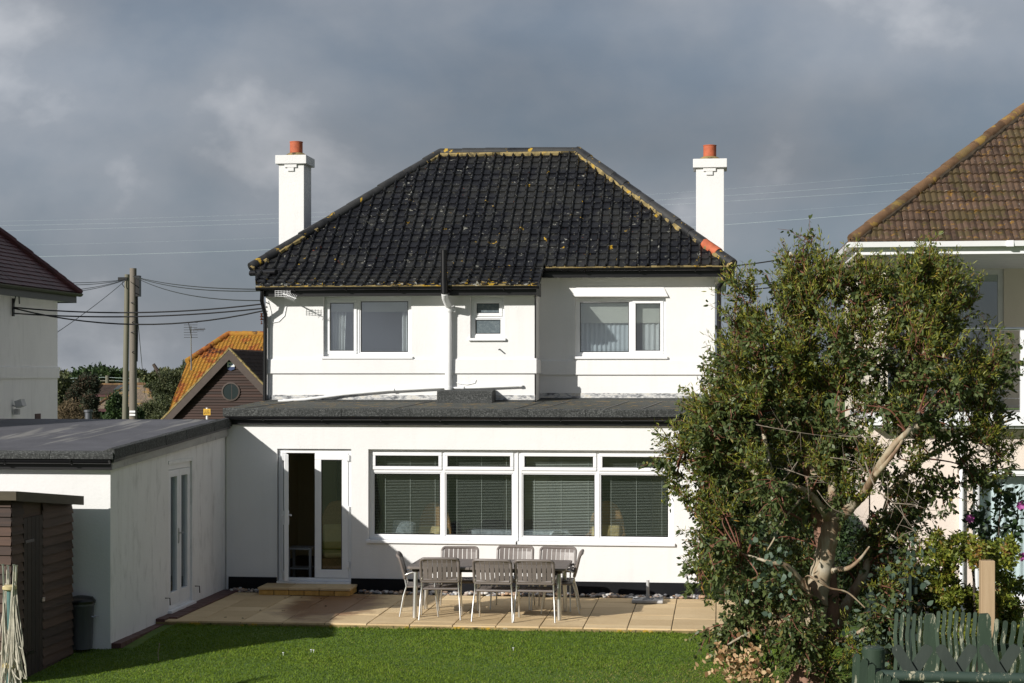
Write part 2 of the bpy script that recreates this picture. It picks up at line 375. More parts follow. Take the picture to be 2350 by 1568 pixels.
def wood_mat(name, c0, c1, stretch, rough=0.75, scale=2.2, flake=None, fthr=0.62):
    m, t, bs = new_mat(name); bs.inputs['Roughness'].default_value = rough
    n = noise(t, scale, 7, 0.65, stretch); col = ramp(t, n, [(0.3, c0), (0.7, c1)])
    a = attr(t); col = mixc(t, 0.45, col, ramp(t, a, [(0.0, tuple(x * 0.8 for x in c0)), (1.0, tuple(min(1, x * 1.2) for x in c1))]))
    if flake:
        f = noise(t, 8, 7, 0.78, (2.2, 2.2, 0.5)); col = mixc(t, mapr(t, f, fthr, fthr + 0.04, 0, 0.85), col, flake)
    setc(t, bs, col); bump(t, bs, n, 0.4, 0.006); return m
M['weatherboard'] = wood_mat('brown_weatherboard', (0.010, 0.005, 0.003), (0.052, 0.022, 0.013), (0.25, 1, 4.5))
M['barge'] = wood_mat('grey_bargeboard', (0.050, 0.036, 0.030), (0.085, 0.064, 0.054), (3, 3, 3))
M['shed'] = wood_mat('shed_board', (0.009, 0.005, 0.004), (0.085, 0.043, 0.026), (0.5, 0.5, 7))
M['shed_shaded'] = wood_mat('shaded_shed_door_board', (0.010, 0.006, 0.005), (0.026, 0.015, 0.012), (9, 9, 0.7))  # darker boards for the door; the side's shade is put into the colour
M['shed_trim'] = wood_mat('shed_roof_trim', (0.022, 0.018, 0.013), (0.085, 0.066, 0.038), (1, 1, 6))
M['fascia_old'] = wood_mat('peeling_grey_fascia', (0.20, 0.20, 0.19), (0.46, 0.455, 0.44), (4, 0.8, 4), flake=(0.10, 0.10, 0.10), fthr=0.60)
M['fence_green'] = wood_mat('flaking_green_fence_paint', (0.009, 0.024, 0.013), (0.028, 0.052, 0.029), (6, 6, 0.8), flake=(0.28, 0.28, 0.20), fthr=0.56)
M['fence_old'] = wood_mat('worn_green_rail_paint', (0.014, 0.030, 0.022), (0.032, 0.058, 0.043), (0.6, 6, 6), flake=(0.40, 0.37, 0.26), fthr=0.56)
M['fence_dark'] = wood_mat('dark_green_board', (0.007, 0.017, 0.012), (0.018, 0.036, 0.026), (6, 6, 0.8))
M['fence_board'] = wood_mat('grey_green_board', (0.022, 0.032, 0.026), (0.042, 0.056, 0.046), (5, 5, 1.2), flake=(0.22, 0.23, 0.20), fthr=0.64)
M['timber'] = wood_mat('new_timber', (0.30, 0.20, 0.11), (0.46, 0.34, 0.21), (7, 7, 0.7))
M['pole'] = wood_mat('weathered_pole_wood', (0.10, 0.085, 0.07), (0.22, 0.19, 0.155), (9, 9, 0.5))
M['pole_green'] = wood_mat('greenish_pole_wood', (0.09, 0.085, 0.06), (0.20, 0.19, 0.14), (9, 9, 0.5))
M['teal'] = simple('teal_enamel', (0.10, 0.19, 0.18), 0.4, 0.2, var=0.15)
M['rope'] = simple('off_white_line', (0.50, 0.47, 0.38), 0.7, var=0.2, vscale=20)
M['oldplastic'] = simple('yellowed_plastic', (0.50, 0.42, 0.22), 0.5, var=0.15)
M['quarry'] = simple('red_quarry_tile', (0.085, 0.034, 0.030), 0.6, var=0.25, vscale=6, bmp=0.2)
# ------------------------------------------------------------------ ground, patio
def leafc(name, stops, rough=0.45, transl=0.18):
    m, t, bs = new_mat(name); bs.inputs['Roughness'].default_value = rough
    col = ramp(t, attr(t), stops); setc(t, bs, col); bs.inputs['Specular IOR Level'].default_value = 0.4
    o = t.nodes['Material Output']; tr = t.nodes.new('ShaderNodeBsdfTranslucent'); mx = t.nodes.new('ShaderNodeMixShader'); mx.inputs[0].default_value = transl
    t.links.new(col, tr.inputs[0]); t.links.new(bs.outputs[0], mx.inputs[1]); t.links.new(tr.outputs[0], mx.inputs[2]); t.links.new(mx.outputs[0], o.inputs[0]); return m
def ground_mat():
    m, t, bs = new_mat('turf_soil'); bs.inputs['Roughness'].default_value = 0.95
    setc(t, bs, ramp(t, noise(t, 3, 6, 0.65), [(0.3, (0.050, 0.100, 0.010)), (0.6, (0.080, 0.140, 0.014)), (0.8, (0.16, 0.165, 0.045))])); bump(t, bs, noise(t, 25, 4), 0.6, 0.02); return m
M['soil'] = ground_mat()
M['field'] = simple('far_ground', (0.06, 0.065, 0.035), 0.95, var=0.3, vscale=0.05)
PATIO_Y0, PATIO_Y1 = 23.72, 27.2
def lawn_z(x, y):
    z = -0.045 - max(0.0, 23.3 - y) * 0.032
    return z + 0.03 * math.sin(x * 1.3 + y * 0.7) * min(1, max(0, (23.0 - y)) / 2)
def make_ground():
    mb = MB()
    # one sheet to the horizon with the garden's own slope in the middle of it
    xs = [-3000, -600, -120, -40, -20] + [-14 + 0.5 * i for i in range(61)] + [24, 45, 130, 600, 3000]
    ys = [-400, -40, 0, 6] + [10 + 0.5 * i for i in range(29)] + [26, 30, 60, 200, 800, 5000]
    def z(x, y):
        if -14 <= x <= 16 and 10 <= y <= 24: return lawn_z(x, y) - 0.012
        if y < 10: return lawn_z(x, 10) - 0.012
        return -0.06
    n = len(xs); vs_ = [(x, y, z(x, y)) for y in ys for x in xs]
    mb.add(vs_, [(j * n + i, j * n + i + 1, (j + 1) * n + i + 1, (j + 1) * n + i) for j in range(len(ys) - 1) for i in range(n - 1)])
    o = mb.build('ground', M['soil'], smooth=True, kind='structure'); return o
make_ground()

def patio_mat():
    m, t, bs = new_mat('buff_paving'); bs.inputs['Roughness'].default_value = 0.8
    a = attr(t); col = ramp(t, a, [(0, (0.50, 0.365, 0.195)), (0.5, (0.59, 0.44, 0.245)), (1, (0.67, 0.515, 0.30))])
    col = mixc(t, mapr(t, noise(t, 2.2, 7, 0.68), 0.42, 0.72, 0, 0.55), col, (0.45, 0.315, 0.155))
    col = mixc(t, mapr(t, noise(t, 30, 4, 0.7), 0.5, 0.8, 0, 0.5), col, (0.66, 0.52, 0.33))
    # damp brown patch that runs out from the doorstep
    tc = t.nodes.new('ShaderNodeTexCoord'); mp = t.nodes.new('ShaderNodeMapping'); mp.inputs['Location'].default_value = (1.75, -0.25, 0); mp.inputs['Rotation'].default_value = (0, 0, 0)
    t.links.new(tc.outputs['Object'], mp.inputs[0]); mp2 = t.nodes.new('ShaderNodeMapping'); mp2.inputs['Scale'].default_value = (1.25, 0.52, 1); t.links.new(mp.outputs[0], mp2.inputs[0])
    ln = t.nodes.new('ShaderNodeVectorMath'); ln.operation = 'LENGTH'; t.links.new(mp2.outputs[0], ln.inputs[0])
    dd = mth(t, 'ADD', ln.outputs['Value'], mth(t, 'MULTIPLY', mth(t, 'SUBTRACT', noise(t, 2.4, 5, 0.65), 0.5), 1.3))
    wet = mapr(t, dd, 1.05, 0.6, 0, 0.85)
    col = mixc(t, wet, col, (0.17, 0.068, 0.022)); setc(t, bs, col)
    r = mapr(t, wet, 0, 0.8, 0.8, 0.42); t.links.new(r, bs.inputs['Roughness'])
    bump(t, bs, noise(t, 22, 6, 0.65), 0.5, 0.008); return m
M['slab'] = patio_mat()
M['joint'] = simple('dark_joint', (0.045, 0.05, 0.03), 0.95, var=0.4, vscale=8)
def make_patio():
    rnd = random.Random(3)
    root = thing('paved_patio', 'buff paving slabs along the foot of the white extension', 'patio', (-4, 25.4, 0))
    root["kind"] = 'structure'
    b = MB(); b.box(-7.845, 1.2, PATIO_Y0 + 0.01, PATIO_Y1, -0.12, -0.012); b.build('paving_bed', M['joint'], root)
    mb = MB(); W = 0.60
    ys = [PATIO_Y0]
    for h in (0.30, 0.60, 0.45, 0.75, 0.60, 0.45): ys.append(min(ys[-1] + h, 26.93))
    x = -7.6
    for i in range(15):
        x0, x1 = -7.84 + i * W, -7.84 + (i + 1) * W
        off = rnd.choice([0, 0.12, -0.15, 0.2])
        yy = [PATIO_Y0] + [min(26.9, y + off) for y in ys[1:-1]] + [26.92]
        for j in range(len(yy) - 1):
            mb.tint = rnd.random(); dz = rnd.uniform(-0.003, 0.003)
            mb.box(x0 + 0.006, x1 - 0.006, yy[j] + 0.004, yy[j + 1] - 0.004, -0.06, dz)
    mb.build('paving_slab', M['slab'], root, bevel=0.006)
    e = MB(); e.box(-7.845, 1.2, PATIO_Y0 - 0.03, PATIO_Y0 + 0.008, -0.14, -0.02); e.build('paving_edge', M['mortar'], root)
make_patio()

# red tile strip at the garage foot
mb = MB(); rnd = random.Random(5)
for i in range(26):
    mb.tint = rnd.random(); y0 = 21.9 + i * 0.2; x1_ = -7.60 if y0 > 23.7 else -7.72; mb.box(-7.85, x1_, y0 + 0.003, min(y0 + 0.197, 27.19), -0.2, (0.022 if y0 > 23.5 else -.045) + rnd.uniform(-.002, .002))
tag(mb.build('tile_strip', M['quarry'], bevel=0.004), 'red quarry tile strip along the foot of the garage side wall', 'tile strip', kind='structure')

# ------------------------------------------------------------------ tile roofs
def tiles(mb, O, U, V, bounds, L, tw, gauge, prof, lift=0.02, seed=1, jit=0.003, vstart=0.0, sag=0.0):
    O, U, V = Vector(O), Vector(U).normalized(), Vector(V).normalized(); Nn = U.cross(V).normalized()
    if Nn.z < 0: Nn = -Nn
    rnd = random.Random(seed); nc = int(math.ceil((L - vstart) / gauge))
    for i in range(nc):
        v0 = vstart + i * gauge; v1 = min(L, v0 + gauge + 0.012)
        a0, a1 = bounds(v0); b0, b1 = bounds(min(L, v1))
        k0 = int(math.floor(min(a0, b0) / tw)) - 1; k1 = int(math.ceil(max(a1, b1) / tw)) + 1
        for k in range(k0, k1):
            mb.tint = rnd.random(); j = rnd.uniform(-jit, jit); jv = rnd.uniform(-jit, jit) * 1.5; ju = rnd.uniform(-jit, jit)
            row = []
            for s, h in prof:
                u = k * tw + s * tw + ju
                ul, uh = min(max(u, a0), a1), min(max(u, b0), b1)
                sg = sag * math.sin(u * 1.1 + v0 * 0.7)
                p0 = O + U * ul + V * (v0 + jv) + Nn * (h + lift + j + sg); p1 = O + U * uh + V * v1 + Nn * (h + j * 0.3 + sg)
                q0 = O + U * ul + V * (v0 + jv) + Nn * (h - 0.012 + sg)
                row.append((ul, uh, p0, p1, q0))
            for a, b in zip(row[:-1], row[1:]):
                if b[0] - a[0] < 1e-4 and b[1] - a[1] < 1e-4: continue
                mb.add([a[2], b[2], b[3], a[3], a[4], b[4]], [(0, 1, 2, 3), (4, 5, 1, 0)])
ROLL = [(0, 0), (0.03, 0.024), (0.09, 0.043), (0.17, 0.045), (0.25, 0.029), (0.30, 0.002), (0.6, -0.004), (1.0, 0.0)]
DROLL = [(0, 0), (0.12, 0.018), (0.25, 0.022), (0.38, 0.012), (0.5, 0.0), (0.62, 0.018), (0.75, 0.022), (0.88, 0.012), (1, 0)]
PAN = [(0, 0.0), (0.15, 0.03), (0.3, 0.045), (0.45, 0.03), (0.6, 0.002), (0.8, -0.012), (1, 0)]
FLAT = [(0, 0), (0.02, 0.004), (0.98, 0.004), (1, 0)]
def hip_line(mb, A, B, seg, r, seed=1, n=10, skip=()):
    rnd = random.Random(seed); A, B = Vector(A), Vector(B); d = B - A; L = d.length; d.normalize(); k = int(round(L / seg)); s = L / k
    for i in range(k):
        if i in skip: continue
        mb.tint = rnd.random()
        j = Vector((0, 0, rnd.uniform(-0.008, 0.008)))
        mb.tube([A + d * (i * s - 0.01) + j, A + d * (i * s + 0.03) + j, A + d * ((i + 1) * s + 0.015) + j], [r * 1.04, r * 1.06, r * 0.97], n)
    return A, d, s
def mortar_ribbon(mb, A, B, side, nrm, w=0.07, seed=2, amp=0.03):
    rnd = random.Random(seed); A, B, side, nrm = Vector(A), Vector(B), Vector(side).normalized(), Vector(nrm).normalized()
    L = (B - A).length; k = int(L / 0.05); prev = None
    ww = w; gap = 0
    for i in range(k + 1):
        if gap <= 0 and rnd.random() < 0.07: gap = rnd.randint(2, 7)
        gap -= 1
        p = A.lerp(B, i / k); thin = .12 if gap > 0 else 1.0; ww = 0.55 * ww + 0.45 * (w + rnd.uniform(-amp, amp)); mb.tint = rnd.random()
        cur = (p + nrm * 0.055, p + side * ww * 0.75 * thin + nrm * (0.045 if gap <= 0 else .0), p + side * ww * thin + nrm * (0.005 if gap <= 0 else -.03))
        if prev: mb.add([prev[0], prev[1], prev[2], cur[0], cur[1], cur[2]], [(0, 1, 4, 3), (1, 2, 5, 4)])
        prev = cur

# ------------------------------------------------------------------ main house
EY, LY, RY = 27.2, 29.5, 30.3           # extension face, proud left bay face, right bay face
house = thing('white_house', 'white rendered two storey house with black tiled hip roof and flat roofed extension', 'house', (-4, 27.2, 0))

def window(parent, x0, x1, z0, z1, yf, splits, glass='glass', casement=(), transom=None, rec=0.09, w=0.055, sill=0.05, sillz=0.045, name='window', toplights=False, panes_mat=None):
    """uPVC window set back in its opening. splits: x of mullions; casement: which bays carry a sash"""
    y0 = yf + rec; wm = MB(); wm.frame(x0, x1, z0, z1, y0, y0 + 0.07, w)
    xs = [x0] + list(splits) + [x1]
    for s in splits: wm.box(s - w * 0.5, s + w * 0.5, y0, y0 + 0.07, z0 + w, z1 - w)
    win = wm.build(name, M['upvc'], parent, bevel=0.006)
    bays = []
    for i in range(len(xs) - 1):
        a = xs[i] + (w if i == 0 else w * 0.5); b = xs[i + 1] - (w if i == len(xs) - 2 else w * 0.5)
        rows = [(z0 + w, z1 - w)]
        if transom is not None: rows = [(z0 + w, transom - w * 0.45), (transom + w * 0.45, z1 - w)]
        if transom is not None:
            tb = MB(); tb.box(a, b, y0, y0 + 0.07, transom - w * 0.45, transom + w * 0.45); tb.build('transom', M['upvc'], win)
        for r, (c, d) in enumerate(rows):
            sash = (i in casement) if transom is None else (r == 1)
            g = [a, b, c, d]
            if sash:
                sm = MB(); sm.frame(a - 0.012, b + 0.012, c - 0.012, d + 0.012, y0 - 0.018, y0 + 0.05, 0.055); sm.build('sash', M['upvc'], win, bevel=0.008)
                g = [a + 0.04, b - 0.04, c + 0.04, d - 0.04]
            else:
                bead = MB(); bead.frame(a, b, c, d, y0 + 0.012, y0 + 0.05, 0.02); bead.build('bead', M['upvc'], win, bevel=0.004)
            pm = MB(); pm.box(g[0], g[1], y0 + 0.030, y0 + 0.034, g[2], g[3]); pm.build('pane', M[panes_mat or glass], win)
            gk = MB(); gk.frame(g[0] + (0 if sash else 0.018), g[1] - (0 if sash else 0.018), g[2] + (0 if sash else 0.018), g[3] - (0 if sash else 0.018), y0 + 0.024, y0 + 0.029, 0.014); gk.build('gasket', M['black'], win)
            bays.append(g)
    if sill:
        sb = MB(); sb.box(x0 - 0.03, x1 + 0.03, yf - sill, y0 + 0.02, z0 - sillz, z0 - 0.002); sb.build('sill', M['upvc'], win, bevel=0.006)
    return win, bays, y0
def curtain(parent, x0, x1, z0, z1, y, mat, folds=6, depth=0.035, gather=0.0, name='curtain', seed=1):
    rnd = random.Random(seed); n = folds * 8; vs_, fs = [], []
    zz = [z0 + (z1 - z0) * k / 6 for k in range(7)]
    ph = rnd.random() * 6
    for k, z in enumerate(zz):
        t = k / 6
        for i in range(n + 1):
            s = i / n; xx = x0 + (x1 - x0) * s * (1 - gather * (1 - t))
            vs_.append((xx, y + depth * (0.6 + 0.4 * math.sin(s * 3 + ph)) * math.sin(2 * math.pi * folds * s + ph + 0.25 * math.sin(t * 4)), z))
    for k in range(6):
        for i in range(n): fs.append((k * (n + 1) + i, k * (n + 1) + i + 1, (k + 1) * (n + 1) + i + 1, (k + 1) * (n + 1) + i))
    mb = MB(); mb.add(vs_, fs); o = mb.build(name, mat, parent, smooth=True)
    so = o.modifiers.new('cloth', 'SOLIDIFY'); so.thickness = 0.004; return o

# openings (read off the facade)
def rect(px0, py0, px1, py1, Y):
    a, b = at(px0, py0, Y), at(px1, py1, Y); return [a.x, b.x, b.z, a.z]
DOOR = rect(636, 1030, 806, 1340, EY); BIGW = rect(845, 1034, 1545, 1252, EY)
BIGW[2] = at(1200, 1250, EY).z; BIGW[3] = at(1200, 1033, EY).z
LWIN = rect(742, 682, 944, 818, LY); BATH = rect(1079, 683, 1157, 776, LY); RWIN = rect(1320, 684, 1528, 818, RY)
XL, XR, XE = -7.80, -0.07, -0.28          # left wall, right wall (upper), right wall (extension)
XB = -3.115                               # right end of the proud bay
EXT_TOP, BAY_TOP, R_TOP = 2.76, 4.93, 5.16

# ground-floor extension
mb = MB(); mb.wall(XL - 0.04, XE, 0.0, EXT_TOP, EY, EY + 0.25, [DOOR, BIGW])
mb.quad((XE, EY, 0), (XE, 31, 0), (XE, 31, EXT_TOP), (XE, EY, EXT_TOP))
mb.build('extension_wall', M['render'], house)
mb = MB(); pz = 0.215
mb.box(XL + 0.0, DOOR[0] - 0.0, EY - 0.018, EY - 0.002, -0.05, pz); mb.box(DOOR[1], XE + 0.015, EY - 0.018, EY - 0.002, -0.05, pz); mb.box(XE + 0.002, XE + 0.016, EY - 0.002, 31, -0.05, pz)
mb.build('plinth', M['blackpaint'], house)
# ground-floor room
mb = MB()
rx0, rx1, ry0, ry1, rz0, rz1 = XL + 0.05, XE - 0.2, EY + 0.252, 31.6, 0.10, 2.62
mb.quad((rx0, ry1, rz0), (rx1, ry1, rz0), (rx1, ry1, rz1), (rx0, ry1, rz1)); mb.quad((rx0, ry0, rz0), (rx0, ry1, rz0), (rx0, ry1, rz1), (rx0, ry0, rz1)); mb.quad((rx1, ry0, rz0), (rx1, ry1, rz0), (rx1, ry1, rz1), (rx1, ry0, rz1))
mb.quad((rx0, ry0, rz1), (rx1, ry0, rz1), (rx1, ry1, rz1), (rx0, ry1, rz1))
mb.box(-3.35, -2.95, 30.3, ry1 - 0.004, rz0, rz1 - 0.004)
mb.build('room_wall', M['room_cream'], house)
mb = MB(); mb.box(rx0, rx1, ry0, ry1, 0.02, rz0); mb.build('room_floor', M['carpet'], house)
mb = MB(); mb.box(-7.0, -6.2, ry1 - 0.05, ry1 - 0.005, rz0, 2.1); mb.build('room_door', M['darkwood'], house); mb = MB(); mb.box(-5.0, -3.9, ry1 - 0.05, ry1 - 0.005, rz0, 2.15); mb.build('room_door', M['darkwood'], house); mb = MB(); mb.box(-2.2, -1.2, ry1 - 0.5, ry1 - 0.005, rz0, 1.6); mb.build('room_cupboard', M['darkwood'], house)

# door: fixed frame, right leaf shut, left leaf swung out towards the garden
dx0, dx1, dz0, dz1 = DOOR; dz0b = dz0 + 0.03
mb = MB(); mb.frame(dx0 + 0.01, dx1 - 0.01, dz0b, dz1 - 0.01, EY + 0.05, EY + 0.12, 0.06, 0.05)
fd = mb.build('french_door', M['upvc'], house, bevel=0.006)
mb = MB(); mb.box(dx0 - 0.0, dx1 + 0.0, EY - 0.05, EY + 0.10, dz0 - 0.02, dz0b - 0.002); mb.build('threshold', M['upvc'], fd, bevel=0.006)
cx = (dx0 + dx1) / 2; lw = cx - (dx0 + 0.07)
def leaf_boxes(mb, gl, gk, T):
    w, h = lw + 0.012, dz1 - dz0b - 0.125; s = 0.105
    def b(m, x0, x1, y0, y1, z0, z1):
        c = [T @ Vector((x, y, z)) for z in (z0, z1) for y in (y0, y1) for x in (x0, x1)]
        m.add(c, [(0, 2, 3, 1), (4, 5, 7, 6), (0, 1, 5, 4), (1, 3, 7, 5), (3, 2, 6, 7), (2, 0, 4, 6)])
    b(mb, 0, w, 0, 0.065, h - s, h); b(mb, 0, w, 0, 0.065, 0, s * 1.25); b(mb, 0, s, 0, 0.065, s * 1.25, h - s); b(mb, w - s, w, 0, 0.065, s * 1.25, h - s)
    b(gl, s, w - s, 0.028, 0.034, s * 1.25, h - s)
    for (x0, x1, z0, z1) in ((s, w - s, s * 1.25, s * 1.25 + .012), (s, w - s, h - s - .012, h - s), (s, s + .012, s * 1.25, h - s), (w - s - .012, w - s, s * 1.25, h - s)): b(gk, x0, x1, 0.020, 0.026, z0, z1)
    return b, w, h, s
def door_leaf(T, handle_x, mirror=False):
    m1, g1, k1 = MB(), MB(), MB(); b, w, h, s = leaf_boxes(m1, g1, k1, T)
    lf = m1.build('door_leaf', M['upvc'], fd, bevel=0.006); g1.build('pane', M['glass'], lf); k1.build('gasket', M['black'], lf)
    if handle_x is not None:
        hm = MB(); b(hm, handle_x - 0.015, handle_x + 0.015, -0.012, 0.0, 0.88, 1.10); b(hm, handle_x - 0.012, handle_x + 0.10, -0.045, -0.025, 1.02, 1.042); b(hm, handle_x - 0.012, handle_x + 0.012, -0.03, -0.01, 1.02, 1.042)
        b(hm, handle_x - 0.015, handle_x + 0.015, 0.065, 0.077, 0.88, 1.10); b(hm, handle_x - 0.012, handle_x + 0.10, 0.092, 0.112, 1.02, 1.042); b(hm, handle_x - 0.012, handle_x + 0.012, 0.075, 0.1, 1.02, 1.042)
        hm.build('handle', M['upvc'], lf, bevel=0.004)
    return lf, b, w, h
rl, b, w, h = door_leaf(Matrix.Translation((cx + 0.002, EY + 0.035, dz0b + 0.055)), None)
for z in (0.22, 1.10, 1.92):
    hm = MB(); hm.box(dx1 - 0.085, dx1 - 0.035, EY + 0.012, EY + 0.036, dz0b + z, dz0b + z + 0.10); hm.build('hinge', M['upvc'], fd, bevel=0.004)
T = Matrix.Translation((dx0 + 0.065, EY + 0.03, dz0b + 0.055)) @ Matrix.Rotation(R(-71), 4, 'Z')
door_leaf(T, lw - 0.05)

# big garden window: two frames coupled at the middle, top lights, venetian blinds
bx0, bx1, bz0, bz1 = BIGW; bz0 += 0.0
xm = at(1186, 1100, EY).x; tz = at(1200, 1083, EY).z
mull1, mull2 = at(1015, 1100, EY).x, at(1371, 1100, EY).x
for (a, c, mu) in ((bx0, xm - 0.012, mull1), (xm + 0.012, bx1, mull2)):
    win, bays, y0 = window(house, a, c, bz0 + 0.05, bz1, EY, [mu], transom=tz, sill=0.04, sillz=0.05, w=0.06)
    for bi, (ga, gb, gc, gd) in enumerate([(a + 0.05, mu - 0.02, bz0 + 0.1, bz1 - 0.06), (mu + 0.02, c - 0.05, bz0 + 0.1, bz1 - 0.06)]):
        bm_ = MB(); z = gc + 0.02; tl = 0.16 if not (a > xm and bi == 0) else 0.42
        yb = EY + 0.262; sd_ = 0.0075
        while z < gd:
            bm_.quad((ga, yb - sd_, z - sd_ * tl), (gb, yb - sd_, z - sd_ * tl), (gb, yb + sd_, z + sd_ * tl), (ga, yb + sd_, z + sd_ * tl)); z += 0.0245
        for f in (0.16, 0.52, 0.88):
            xx = ga + (gb - ga) * f; bm_.box(xx - 0.0015, xx + 0.0015, yb - 0.016, yb - 0.014, gc, gd)
        bm_.build('venetian_blind', M['slat'], win)
mb = MB(); mb.box(xm - 0.011, xm + 0.011, EY + 0.075, EY + 0.15, bz0 + 0.05, bz1); mb.build('window_coupler', M['upvc'], house)

# flat roof of the extension: felt, kerb, fascia, gutter
RX0, RX1 = -7.86, XE + 0.16
mb = MB(); mb.prism([(RX0, 27.11, 2.905), (RX0, 29.5, 2.995), (RX0, 29.5, 2.80), (RX0, 27.11, 2.775)], (XB - RX0, 0, 0))
mb.prism([(XB, 27.11, 2.905), (XB, 30.3, 3.02), (XB, 30.3, 2.80), (XB, 27.11, 2.775)], (RX1 - XB, 0, 0))
fr = mb.build('flat_roof', M['felt_moss'], house)
mb = MB(); x = RX0; rnd = random.Random(8)
while x < RX1:
    x2 = min(RX1, x + rnd.uniform(0.85, 1.1)); mb.tint = rnd.random(); dz = rnd.uniform(-0.004, 0.004)
    mb.prism([(x, 27.07, 2.79 + dz), (x, 27.065, 2.895 + dz), (x, 27.09, 2.918 + dz), (x, 27.17, 2.913 + dz), (x, 27.105, 2.79 + dz)], (x2 - x - 0.006, 0, 0)); x = x2
mb.build('roof_kerb', M['felt'], fr)
for px in (560, 900, 1180, 1238, 1385, 1470): 
    a = at(px, 945, 27.05); mb = MB(); mb.tube([(a.x, 27.15, 2.916), (a.x + 0.12, 28.2, 2.955), (a.x + 0.25, 29.48, 3.002)], 0.006, 5); mb.build('felt_seam', M['black'], fr)
mb = MB(); mb.box(RX0 + 0.05, RX1 - 0.02, 27.14, 27.16, 2.65, 2.80); mb.build('fascia', M['black'], house)
mb = MB(); mb.box(RX0 + 0.05, RX1 - 0.02, 27.162, 27.198, 2.66, 2.68); mb.build('soffit', M['upvc'], house)
def gutter(parent, x0, x1, y, z, r=0.055, name='gutter', ends=True, brackets=()):
    vs_, fs = [], []; n = 10
    for x in (x0, x1):
        for k in range(n + 1):
            a = math.pi + math.pi * k / n; vs_.append((x, y + r * math.cos(a), z + r * math.sin(a)))
        for k in range(n + 1):
            a = 2 * math.pi - math.pi * k / n; vs_.append((x, y + (r - 0.006) * math.cos(a), z + (r - 0.006) * math.sin(a)))
    m = 2 * n + 2
    for k in range(m): fs.append((k, (k + 1) % m, m + (k + 1) % m, m + k))
    fs += [tuple(range(n + 1)), tuple(range(m, m + n + 1))]
    mb = MB(); mb.add(vs_, fs)
    for bx in brackets: 
        pts = [(bx, y + (r + .006) * math.cos(math.pi + math.pi * k / 8), z + (r + .006) * math.sin(math.pi + math.pi * k / 8)) for k in range(9)]
        mb.tube(pts, 0.012, 6)
    return mb.build(name, M['black'], parent, smooth=True)
gutter(house, RX0 + 0.05, RX1, 27.075, 2.785, 0.058, brackets=[-7.2 + 0.95 * i for i in range(8)])

# upper walls
mb = MB(); mb.wall(XL, XB, 2.80, BAY_TOP, LY, LY + 0.22, [LWIN, BATH]); mb.quad((XB, LY, 2.8), (XB, RY, 2.8), (XB, RY, BAY_TOP + .25), (XB, LY, BAY_TOP)); mb.quad((XL, LY, 0), (XL, 35.6, 0), (XL, 35.6, R_TOP), (XL, LY, BAY_TOP))
mb.build('bay_wall', M['render'], house)
mb = MB(); mb.wall(XB, XR, 2.80, R_TOP, RY, RY + 0.22, [RWIN]); mb.quad((XR, RY, 0), (XR, 35.6, 0), (XR, 35.6, R_TOP), (XR, RY, R_TOP)); mb.quad((XL, 35.6, 0), (XR, 35.6, 0), (XR, 35.6, R_TOP), (XL, 35.6, R_TOP))
mb.build('upper_wall', M['render'], house)
sz0, sz1 = at(900, 857, LY).z, at(900, 823, LY).z
mb = MB(); mb.prism([(XL - 0.03, LY, sz0), (XL - 0.03, LY - 0.035, sz0), (XL - 0.03, LY - 0.03, sz1 - 0.02), (XL - 0.03, LY, sz1)], (XB - XL + 0.065, 0, 0)); mb.prism([(XB, LY + 0.001, sz0), (XB + 0.035, LY + 0.001, sz0), (XB + 0.03, LY + 0.001, sz1 - 0.02), (XB, LY + 0.001, sz1)], (0, RY - LY - 0.03, 0))
sr0, sr1 = at(1500, 860, RY).z, at(1500, 826, RY).z
mb.prism([(XB, RY, sr0), (XB, RY - 0.035, sr0), (XB, RY - 0.03, sr1 - 0.02), (XB, RY, sr1)], (XR - XB + 0.03, 0, 0))
mb.build('string_course', M['render'], house)
a = [at(1323, 658, RY), at(1523, 658, RY), at(1533, 681, RY), at(1314, 681, RY)]
mb = MB(); mb.add([(a[0].x, RY - .004, a[0].z), (a[1].x, RY - .004, a[1].z), (a[2].x, RY - .05, a[2].z), (a[3].x, RY - .05, a[3].z), (a[0].x, RY, a[0].z), (a[1].x, RY, a[1].z), (a[2].x, RY, a[2].z), (a[3].x, RY, a[3].z)],
                  [(0, 1, 2, 3), (0, 1, 5, 4), (1, 2, 6, 5), (2, 3, 7, 6), (3, 0, 4, 7)]); mb.build('lintel', M['render'], house)
# lead flashing with flaking paint where walls meet the felt
def flash_mat():
    m, t, bs = new_mat('flaking_lead_flashing'); bs.inputs['Roughness'].default_value = 0.75
    n = noise(t, 5, 7, 0.7, (1.5, 1, 4)); setc(t, bs, ramp(t, n, [(0.34, (0.06, 0.065, 0.07)), (0.45, (0.30, 0.31, 0.32)), (0.55, (0.62, 0.62, 0.60)), (0.68, (0.50, 0.44, 0.32))])); bump(t, bs, n, 0.5, 0.01); return m
M['flash'] = flash_mat()
mb = MB(); mb.box(XL + 0.01, XB + 0.01, LY - 0.012, LY - 0.003, 2.97, 3.10); mb.box(XB + 0.012, XR, RY - 0.012, RY - 0.003, 2.99, 3.13); mb.build('flashing', M['flash'], house)
mb = MB(); mb.prism([(XL + 0.01, LY - 0.16, 2.992), (XL + 0.01, LY - 0.014, 3.02), (XL + 0.01, LY - 0.014, 2.95)], (XB - XL, 0, 0)); mb.prism([(XB + 0.02, RY - 0.16, 3.015), (XB + 0.02, RY - 0.014, 3.045), (XB + 0.02, RY - 0.014, 2.97)], (XR - XB - .02, 0, 0)); mb.build('felt_fillet', M['felt'], house)
